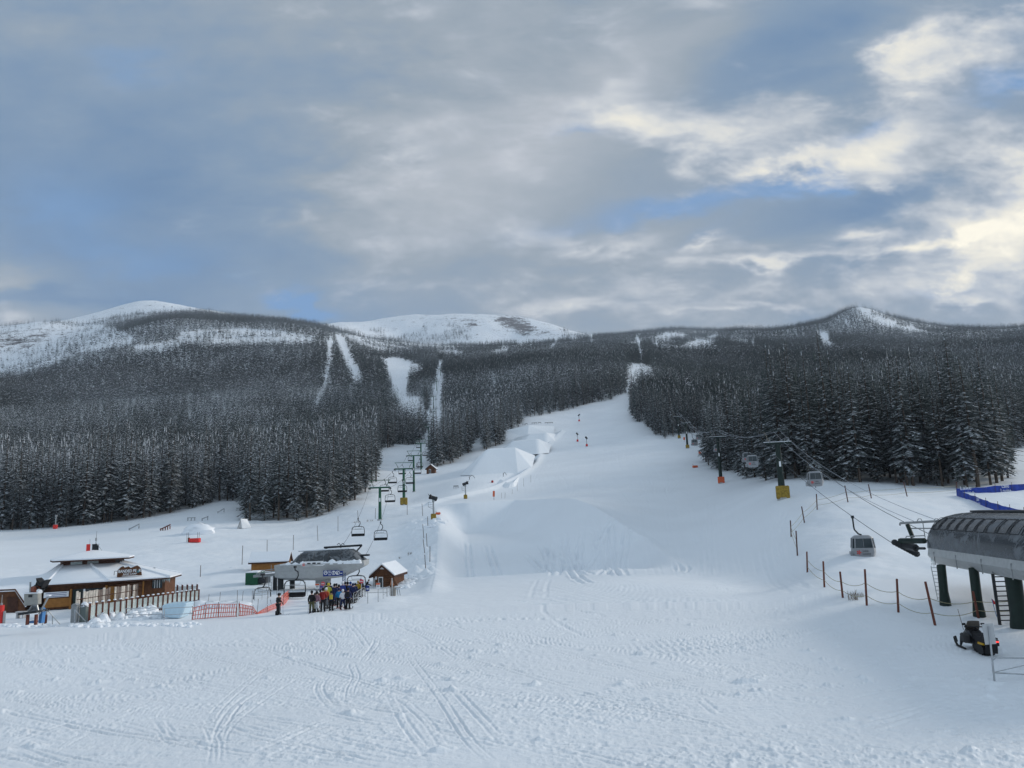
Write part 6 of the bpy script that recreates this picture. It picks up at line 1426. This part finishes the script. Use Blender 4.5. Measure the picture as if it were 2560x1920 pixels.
cl_ = [(GL_, 2131, 'nearest gondola cabin with red emblem hanging over the roped snow', 1.0), (GR_, 2020, 'frosted gondola cabin right of the large tower, before the dark wood', 1.0), (GL_, 1868, 'frosted gondola cabin left of the large tower, the nearer of a close pair', 1.0), (GR_, 1858, 'frosted gondola cabin left of the large tower, the farther of a close pair', 1.0), (GR_, 1786, 'dark gondola cabin just left of the second gondola tower', 1.0), (GL_, 1730, 'dark gondola cabin over the road beside the third tower', 1.0), (GR_, 1741, 'small gondola cabin above the road, uphill of the other', 1.0)]
for path, px, lab, s in cl_:
    p = on_path(path, 'x', px)
    if p is None: continue
    if cfirst: CAB.location = p; CAB.rotation_euler = (0, 0, R(-18)); CAB['label'] = lab; CAB['group'] = 'cabins hanging from the gondola ropes'; cfirst = False; kids(CAB)
    else: dup(CAB, p, R(-14), lab, 'cabins hanging from the gondola ropes')
def station():
    A_ = AT(2303, 1380, 65); B_ = AT(2560, 1390, 49.5); d = Vector((B_.x - A_.x, B_.y - A_.y, 0)); ang = math.atan2(d.y, d.x); L = d.length
    t = thing('gondola_station', 'long gondola station with dark rounded cover, grey skirt and dark green columns', 'gondola station', (A_.x, A_.y, Z0 + .1), ang); M_ = Matrix.Rotation(-ang, 3, 'Z')
    lo = lambda v: M_ @ (Vector(v) - Vector((A_.x, A_.y, Z0 + .1)))
    # local x runs towards the viewpoint along the visible side (y = 0), depth of the hall is +y
    W_ = 6.0; zs = lambda px, py, r: AT(px, py, r).z - Z0 - .1
    zsk, zbt, ztp = .5 * (zs(2308, 1380, 65) + zs(2560, 1391, 49.5)), .5 * (zs(2330, 1420, 63.5) + zs(2560, 1444, 49.5)), zs(2560, 1288, 51.5) + .1
    Lx = L + 9.0; up_ = ztp - zsk; xs = [(-.15, .35, .35), (.15, .62, .75), (.8, .86, .93), (1.8, .97, 1), (3, 1, 1), (Lx - 3, 1, 1), (Lx - 1, .95, .97), (Lx, .6, .7)]
    cov = []
    for x, kz, ky in xs:
        r_ = []
        for j in range(15):
            a = math.pi * j / 14; r_.append((x, W_ / 2 - (W_ / 2) * ky * math.copysign(abs(math.cos(a)) ** .75, math.cos(a)), zsk + up_ * kz * math.sin(a) ** .8))
        cov.append(r_)
    cv = MB().loft(cov, closed=False, caps=False).build('cover', COVER, t, smooth=True)
    MB().box((Lx / 2 + 1.2, W_ / 2, ztp + .06), (Lx - 4, .9, .12)).build('roof_ridge', DARKM, cv)
    for k in range(13):                                   # framed roof lights along the visible side
        x = 1.9 + k * 1.55
        if x > Lx - 3: break
        fr = []; 
        for aa in (.50, .66, .82, .98): fr.append((W_ / 2 - (W_ / 2 + .015) * math.copysign(abs(math.cos(aa)) ** .75, math.cos(aa)), zsk + (up_ + .015) * math.sin(aa) ** .8))
        m = MB(); m.tube([(x, y, z) for y, z in fr] + [(x + 1.25, y, z) for y, z in fr[::-1]] + [(x, fr[0][0], fr[0][1])], .02, 4); m.build('roof_light_frame', BLACK, cv)
    def skr(x, i): return [(x, -.02 + i, zsk + .05), (x, -.12 + i, zsk - .45), (x, .45 + i, zbt), (x, 1.8, zbt - .05), (x, W_ - 1.8, zbt - .05), (x, W_ - .45 - i, zbt), (x, W_ + .12 - i, zsk - .45), (x, W_ + .02 - i, zsk + .05)]
    r0 = [(-.15 - (0.0), y * .36 + W_ * .32, zsk + .02 + (z - zsk) * .25) for _, y, z in skr(0, 0)]
    MB().loft([r0, [(x, .8 + y * .73, zsk + (z - zsk) * .45) for x, y, z in skr(.05, 0)], [(x, .35 + y * .88, zsk + (z - zsk) * .8) for x, y, z in skr(.7, 0)], skr(1.7, 0), skr(Lx - 2, 0), skr(Lx, .8)]).build('skirt', LGREY, t)
    for k in range(5): MB().box((3 + k * 4.0, -.10, (zsk + zbt) / 2 - .05), (.03, .06, .9)).build('skirt_joint', MGREY, t)
    ic = MB(); g = random.Random(2)
    for k in range(14): x = g.uniform(.6, 1.6); ic.tube([(x, .3, zsk - .5), (x, .3, zsk - .5 - g.uniform(.2, .9))], [.03, .004], 4)
    ic.build('icicles', GLASS, t)
    # columns: lean uphill, flared foot
    for px, py, tpx_, r_ in ((2364, 1513, 2346, .28), (2449, 1541, 2433, .29), (2552, 1570, 2524, .42)):
        g0 = GP(px, py); q = lo(g0); u = 1.3 if r_ < .45 else 2.2
        MB().tube([(q.x, q.y, q.z - .5), (q.x, q.y, q.z + .2), (q.x - .0, q.y, q.z + .9), (q.x - u * .35, q.y + .2, zbt + .2)], [r_ * 1.35, r_ * 1.25, r_, r_], 14).build('column', GREEND, t, smooth=True)
    q = lo(GP(2364, 1508)); l1 = MB()
    for s in (0, .34): l1.tube([(q.x - 1.0 + s * .2, q.y - .1 + s, 0), (q.x - 1.6 + s * .2, q.y - .1 + s, zbt)], .03, 4)
    for j in range(12): l1.tube([(q.x - 1.0 - j * .05, q.y - .1, .2 + j * .25), (q.x - .94 - j * .05, q.y + .24, .2 + j * .25)], .02, 4)
    l1.build('ladder', GREYM, t)
    st = MB(); q0, q1 = lo(GP(2500, 1562)), lo(GP(2532, 1560)); q0.z = q1.z = min(q0.z, q1.z)
    for q in (q0, q1): st.tube([q, (q.x, q.y, zbt + .1)], .09, 6)
    for j in range(13): z = q0.z + .25 + j * .28; st.tube([(q0.x, q0.y, z), (q1.x, q1.y, z)], .035, 5)
    st.build('access_ladder', DARKM, t)
    # rope entrance: wheels, beams and gantry on the uphill end
    P = lambda px, py, r: lo(AT(px, py, r))
    b = MB(); b.tube([P(2250, 1352, 68), P(2312, 1352, 66)], .22, 6); b.tube([P(2268, 1310, 67), P(2282, 1344, 67)], .16, 8); b.build('entrance_beam', GREEND, t)
    f = MB(); f.tube([P(2250, 1308, 67), P(2362, 1302, 66)], .10, 6); f.tube([P(2275, 1321, 67), P(2338, 1321, 66)], .05, 5); f.tube([P(2250, 1308, 67), P(2250, 1314, 67)], .07, 5); f.tube([P(2264, 1346, 67), P(2266, 1341, 67), P(2312, 1339, 66), P(2313, 1344, 66)], .04, 5)
    for x, s in ((2300, 7), (2342, 7)): f.tube([P(x - s, 1303, 67), P(x - s * .6, 1297, 67), P(x + s * .3, 1297, 67), P(x + s, 1306, 67), P(x + s * 1.7, 1340 if x < 2320 else 1310, 67)], .035, 5)
    f.build('gantry', MGREY, t)
    w = MB(); 
    for k in range(9): px = 2236 + k * 6.8; w.tube([P(px, 1356 + k * 3.6, 68.5), P(px + 1.5, 1356 + k * 3.6, 67.9)], .24, 10)
    w.tube([P(2234, 1354, 68.3), P(2262, 1362, 68), P(2296, 1386, 67.5)], .12, 6); w.tube([P(2262, 1364, 68), P(2290, 1370, 67)], .3, 6); w.tube([P(2282, 1371, 67.5), P(2312, 1371, 66)], .10, 6); w.build('sheave_train', DARKM, t)
    return t
station()
# ------------------------------------------------------------------ roped posts, blue netting, flag
def rope_fence(name, label, posts, m, r, ropes=((.62,), (.28,)), sag=.25):
    O = GP(posts[0][0], posts[0][1]); t = thing(name, label, 'rope fence', O); T_ = []
    for bx_, by_, tx, ty in posts:
        b = GP(bx_, by_); d = math.hypot(b.x, b.y); tp = AT(tx, ty, d); T_.append((b - O, tp - O)); MB().tube([b - O - (tp - b) * .1, tp - O], [r * 1.1, r], 7).build('post', m, t, smooth=True)
    for (u,) in ropes:
        pts = []
        for (a, b), (c, d) in zip(T_[:-1], T_[1:]):
            p, q = a.lerp(b, u), c.lerp(d, u)
            for k in range(6): v = k / 6; s_ = p.lerp(q, v); s_.z -= sag * 4 * v * (1 - v); pts.append(s_)
        pts.append(T_[-1][0].lerp(T_[-1][1], u)); MB().tube(pts, .02, 5).build('rope', ROPE, t)
    return t
rope_fence('rope_fence', 'red-brown posts with two slack ropes curving down to the gondola station', [(2018.5, 1432, 2017, 1379), (2061, 1468, 2058, 1403), (2107, 1494, 2100, 1429), (2167, 1514, 2162, 1423), (2246, 1531, 2242, 1447), (2337.6, 1563, 2313, 1454), (2446, 1545, 2432, 1478), (2600, 1530, 2600, 1455)], POSTR, .07)
rope_fence('rope_fence', 'thin dark posts with rope along the upper right edge of the groomed run', [(1993.6, 1389, 1990, 1327), (1978, 1342, 1976, 1301), (2011, 1306, 2004, 1266), (2043, 1274, 2041, 1235), (2120, 1256, 2112, 1214), (2179, 1248, 2171, 1211), (2268, 1242, 2259, 1205), (2392, 1232, 2391, 1204)], mat('dark_post', (.09, .04, .035), .75), .07, sag=.15)
BNET = mat('blue_net', (.020, .055, .33), .6, var=.25, vscale=1.2)
def blue_net(label, base, top, words):
    O = GP(*base[0]); t = thing('blue_netting', label, 'safety net', O); g = random.Random(len(base)); B = [GP(*b) for b in base]; T_ = []
    for b, (px, py) in zip(B, top): T_.append(AT(px, py, math.hypot(b.x, b.y)))
    mb = MB()
    rows = []
    for i in range(len(B) - 1):
        for k in range(8):
            u = k / 8; lo_, hi = B[i].lerp(B[i + 1], u) - O, T_[i].lerp(T_[i + 1], u) - O; o = Vector((g.uniform(-.12, .12), g.uniform(-.15, .15), -.12 * math.sin(math.pi * u)))
            rows.append([lo_, lo_.lerp(hi, .5) + o * 1.2, hi + o * .6, hi + o * .6 + Vector((0, .03, 0)), lo_.lerp(hi, .5) + o * 1.2 + Vector((0, .03, 0)), lo_ + Vector((0, .03, 0))])
    rows.append([B[-1] - O, (B[-1] + T_[-1]) / 2 - O, T_[-1] - O, T_[-1] - O + Vector((0, .03, 0)), (B[-1] + T_[-1]) / 2 - O + Vector((0, .03, 0)), B[-1] - O + Vector((0, .03, 0))])
    nt = mb.loft(rows).build('net', BNET, t, smooth=True)
    for a, b in zip(B, T_): MB().tube([a - O - Vector((0, 0, .2)), b - O + Vector((0, 0, .35))], .03, 5).build('pole', BAMB, t)
    for i, s in words:
        m_ = ((B[i] + B[i + 1] + T_[i] + T_[i + 1]) / 4) - O; d = B[i + 1] - B[i]; ang = math.atan2(d.y, d.x); n = Vector((math.sin(ang), -math.cos(ang), 0)) * .30
        text('Lake', s, WHITE, nt, m_ + n + Vector((0, 0, s * .45)), (R(90), 0, ang), .003); text('Louise', s, WHITE, nt, m_ + n - Vector((0, 0, s * .4)), (R(90), 0, ang), .003)
blue_net('deep blue safety netting, upper length below the tall trees', [(2393, 1232), (2440, 1234), (2490, 1232), (2530, 1229), (2580, 1225)], [(2393, 1221), (2440, 1219), (2488, 1214), (2530, 1211), (2580, 1207)], [(0, .85), (2, .85)])
blue_net('deep blue safety netting, lower length slanting towards the gondola station', [(2392, 1240), (2412, 1247), (2438, 1256), (2465, 1268), (2495, 1278), (2525, 1284), (2560, 1292)], [(2391, 1221), (2412, 1232), (2438, 1240), (2465, 1251), (2495, 1260), (2525, 1268), (2560, 1275)], [(2, .7)])
F_ = Fr(2492, 1542); t_ = F_.t('marker_flag', 'small red pennant on a thin blue wand beside the access ladder', 'flag'); k_ = F_.k
MB().tube([(0, 0, 0), (-6 * k_, 0, 42 * k_)], .02, 5).build('wand', mat('blue_skid', (.06, .19, .42)), t_); MB().add([(-5.5 * k_, 0, 42 * k_), (-5 * k_, 0, 30 * k_), (8 * k_, 0, 27 * k_), (-5.5 * k_, .02, 42 * k_), (-5 * k_, .02, 30 * k_), (8 * k_, .02, 27 * k_)], [(0, 1, 2), (5, 4, 3), (0, 3, 4, 1), (1, 4, 5, 2), (2, 5, 3, 0)]).build('pennant', REDP, t_)
# ------------------------------------------------------------------ snowmobile, sign, gate
def snowmobile():
    F = Fr(2452, 1630, yaw=0); k = F.k; t = thing('snowmobile', 'black and yellow snowmobile with lit red tail lights parked by the station', 'snowmobile', F.o, R(-13), None, 1.02)
    # local +y is forward (away), x across
    def lf(rows, name, m, sm=True, par=t): return MB().loft(rows).build(name, m, par, smooth=sm)
    tr = []; n = 16
    prof = []
    for i in range(n):
        a = 2 * math.pi * i / n; prof.append((-.55 + (.78 if math.cos(a) > 0 else .62) * math.copysign(abs(math.cos(a)) ** .7, math.cos(a)), .27 + .24 * math.sin(a)))
    MB().prism(prof, -.26, .26, 'x').build('track', BLACK, t); lg = MB()
    for i in range(0, n): y, z = prof[i]; lg.box((0, y + (y + .55) * .04, z + (z - .27) * .1), (.5, .05, .05))
    lg.build('track_lugs', BLACK, t)
    B_ = lambda w, y, z0, z1, c=.7: [(-w, y, z0), (w, y, z0), (w, y, z0 + (z1 - z0) * .55), (w * c, y, z1), (-w * c, y, z1), (-w, y, z0 + (z1 - z0) * .55)]
    lf([B_(.20, -1.35, .60, .80), B_(.22, -1.0, .50, .84), B_(.24, -.2, .48, .80), B_(.26, .15, .46, .92)], 'seat', BLACK, True)
    lf([B_(.30, -.1, .38, .62, .9), B_(.42, .45, .34, .92, .6), B_(.44, .9, .32, .98, .55), B_(.34, 1.35, .34, .80, .5), B_(.18, 1.6, .38, .58, .5)], 'cowling', mat('gloss_black', (.015, .015, .017), .3))
    lf([B_(.45, .5, .46, .60, .9), B_(.46, .95, .46, .62, .9), B_(.36, 1.3, .44, .56, .9)], 'side_panel', mat('snowmobile_yellow', (.55, .32, .015), .4))
    lf([B_(.27, -1.25, .52, .60, .95), B_(.28, -.6, .48, .58, .95)], 'tunnel_trim', mat('snowmobile_yellow', (.55, .32, .015), .4))
    ws = MB(); rows = []
    for w, y, z in ((.34, .92, .92), (.33, .70, 1.18), (.28, .58, 1.38)): rows.append([(w * math.sin(a), y + .18 * math.cos(a) - .18, z) for a in [(-1.2 + q * .3) for q in range(9)]])
    ws.loft(rows, closed=False, caps=False).build('windshield', mat('smoked_shield', (.16, .14, .12), .3), t, smooth=True)
    hb = MB(); hb.tube([(0, .45, .9), (0, .30, 1.12)], .045, 6); hb.tube([(-.48, .18, 1.14), (-.2, .30, 1.13), (.2, .30, 1.13), (.48, .18, 1.14)], .03, 6)
    for s in (-1, 1): hb.tube([(s * .48, .18, 1.14), (s * .40, .32, 1.20)], .05, 6); hb.box((s * .42, .55, 1.22), (.16, .05, .10))
    hb.build('handlebar', BLACK, t)
    for s in (-1, 1):
        sk = MB(); x = s * .50; sk.tube([(x, .55, .06), (x, 1.6, .05), (x, 1.85, .16), (x, 2.0, .38), (x, 1.8, .44), (x, 1.65, .22)], .055, 6); sk.box((x, 1.1, .05), (.15, 1.1, .04)); sk.build('ski', BLACK, t)
        sp = MB(); sp.tube([(x, 1.15, .10), (s * .30, 1.05, .60)], .04, 6); sp.tube([(x, 1.15, .25), (s * .2, .95, .35)], .03, 5); sp.tube([(x, 1.1, .15), (x * .9, 1.1, .55)], .05, 7); sp.build('suspension', DARKM, t)
    rk = MB().box((0, -1.25, .86), (.56, .75, .06)).box((0, -1.25, .96), (.44, .5, .18)).build('cargo_rack', BLACK, t)
    em = bpy.data.materials.new('tail_light'); em.use_nodes = True; b = em.node_tree.nodes['Principled BSDF']; b.inputs['Base Color'].default_value = (.6, .02, .02, 1); b.inputs['Emission Color'].default_value = (1, .04, .03, 1); b.inputs['Emission Strength'].default_value = 2.0
    for s in (-1, 1): MB().box((s * .22, -1.655, .74), (.12, .04, .06)).build('tail_light', em, t)
    MB().box((0, -1.62, .68), (.58, .08, .26)).build('rear_bumper', BLACK, t); MB().box((0, -1.5, .38), (.5, .04, .4), tilt=(.25, 0)).build('snow_flap', BLACK, t)
    MB().tube([(-.35, .9, .9), (-.50, .85, 1.9)], .012, 4).build('antenna', BAMB, t)
    bag = MB().box((-.52, .25, .62), (.30, .6, .42)).build('side_bag', mat('bag_black', (.03, .03, .032), .8), t, bevel=.06)
snowmobile()
def gate_sign():
    F = Fr(2487, 1706); k = F.k; t = F.t('sign_post', 'bare grey back of a sign on a leaning pole before the snowmobile', 'sign'); L = lambda a, b, c=0.0: F.l(a, b, c)
    MB().tube([L(2487, 1708), L(2472, 1566)], .035, 8).build('pole', PIPE, t); c = L(2472.5, 1585, .05); MB().box(c, (26 * k, .03, 47 * k), tilt=(0, -.04)).build('panel', mat('sign_back', (.46, .47, .48), .5), t); MB().box(L(2485, 1711), (36 * k, .5, .05), tilt=(0, .1)).build('foot_plate', WOODG, t)
    F = Fr(2490, 1704); t = F.t('pipe_barrier', 'tubular grey crowd barrier cut off by the right edge of the picture', 'barrier'); L = lambda a, b, c=.12: F.l(a, b, c)
    ou = MB(); ou.tube([L(2486, 1703), L(2481, 1660), L(2482, 1650), L(2490, 1644.5), L(2560, 1645.5), L(2700, 1648), L(2712, 1656), L(2716, 1702)], .032, 8); ou.build('frame', PIPE, t, smooth=True)
    MB().tube([L(2484, 1682), L(2560, 1686), L(2714, 1692)], .028, 8).build('lower_bar', PIPE, t); MB().tube([L(2484, 1681), L(2575, 1660), L(2640, 1647)], .018, 6).build('diagonal_bar', PIPE, t); MB().tube([L(2600, 1646), L(2600, 1688)], .02, 6).build('upright', PIPE, t)
gate_sign()
# ------------------------------------------------------------------ bare twigs poking through the snow
def twigs(px, py, w, h, n, seed):
    F = Fr(px, py); k = F.k; g = random.Random(seed); mb = MB()
    for i in range(n):
        x = g.uniform(-.5, .5) * w * k; y = g.uniform(-.3, .3); z = g.uniform(.5, 1) * h * k; lx = g.uniform(-.3, .3); mb.tube([(x, y, -.05), (x + lx * z * .5, y, z * .6), (x + lx * z, y + g.uniform(-.1, .1), z)], [.014, .010, .004], 4)
        mb.tube([(x + lx * z * .4, y, z * .5), (x + lx * z * .4 + g.uniform(-.3, .3) * z, y, z * .85)], [.008, .003], 4)
    o = mb.build('dry_shrub', mat('twig', (.16, .12, .08), .9), None, label=f'dry twigs poking through the snow {["beside the roped posts", "under the nearest chairlift tower", "left of the nearest chairlift tower", "on the slope above the log hut", "at the foot of the station column", "low on the slope above the log hut"][seed]}', category='shrub'); o.location = F.o
for i, a in enumerate(((2132, 1500, 22, 26, 26), (925, 1303, 18, 5, 26), (888, 1308, 14, 5, 20), (1025, 1388, 12, 9, 22), (2150, 1492, 12, 12, 12), (1000, 1396, 6, 5, 10))): twigs(*a, i)
# ------------------------------------------------------------------ far ridge: lift masts on the summits
def mast(px, py, h, label):
    o = GP(px, py); k = o.y / FPX; e = MB().tube([(0, 0, -3), (0, 0, h * k)], .45 * max(1, k), 5).box((0, 0, h * k), (4 * k, .5, .8 * k)).build('ridge_mast', DARKM, None, label=label, category='lift mast', group='tiny lift masts along the far snow ridge'); e.location = o
for px, py in ((410, 768), (430, 768), (483, 780), (534, 800)): mast(px, py, 5, 'tiny lift mast on the far left snow summit')
# ------------------------------------------------------------------ the air: pale even haze round the whole place
def haze():
    me = bpy.data.meshes.new('haze'); s = 6200; zs = [c[2] for n in ('mountain_terrain', 'valley_ground', 'ski_slope', 'snow_ground') for c in (min(bpy.data.objects[n].data.vertices, key=lambda v: v.co.z).co, max(bpy.data.objects[n].data.vertices, key=lambda v: v.co.z).co)]; z0, z1 = min(zs) - 1.0, max(zs) + 30.0; print('haze box', z0, z1)
    v = [(-s, -s, z0), (s, -s, z0), (s, s, z0), (-s, s, z0), (-s, -s, z1), (s, -s, z1), (s, s, z1), (-s, s, z1)]
    me.from_pydata(v, [], [(0, 3, 2, 1), (4, 5, 6, 7), (0, 1, 5, 4), (1, 2, 6, 5), (2, 3, 7, 6), (3, 0, 4, 7)])
    m = bpy.data.materials.new('haze_air'); m.use_nodes = True; t = NT(m.node_tree); t.n.clear()
    out = t.new('ShaderNodeOutputMaterial'); v_ = t.new('ShaderNodeVolumePrincipled'); v_.inputs['Color'].default_value = (.80, .87, 1, 1); v_.inputs['Density'].default_value = 0.00005
    t.l.new(v_.outputs[0], out.inputs['Volume']); me.materials.append(m)
    link('haze', me, kind='stuff', label='thin cold morning haze hanging over the valley', category='haze')
haze()
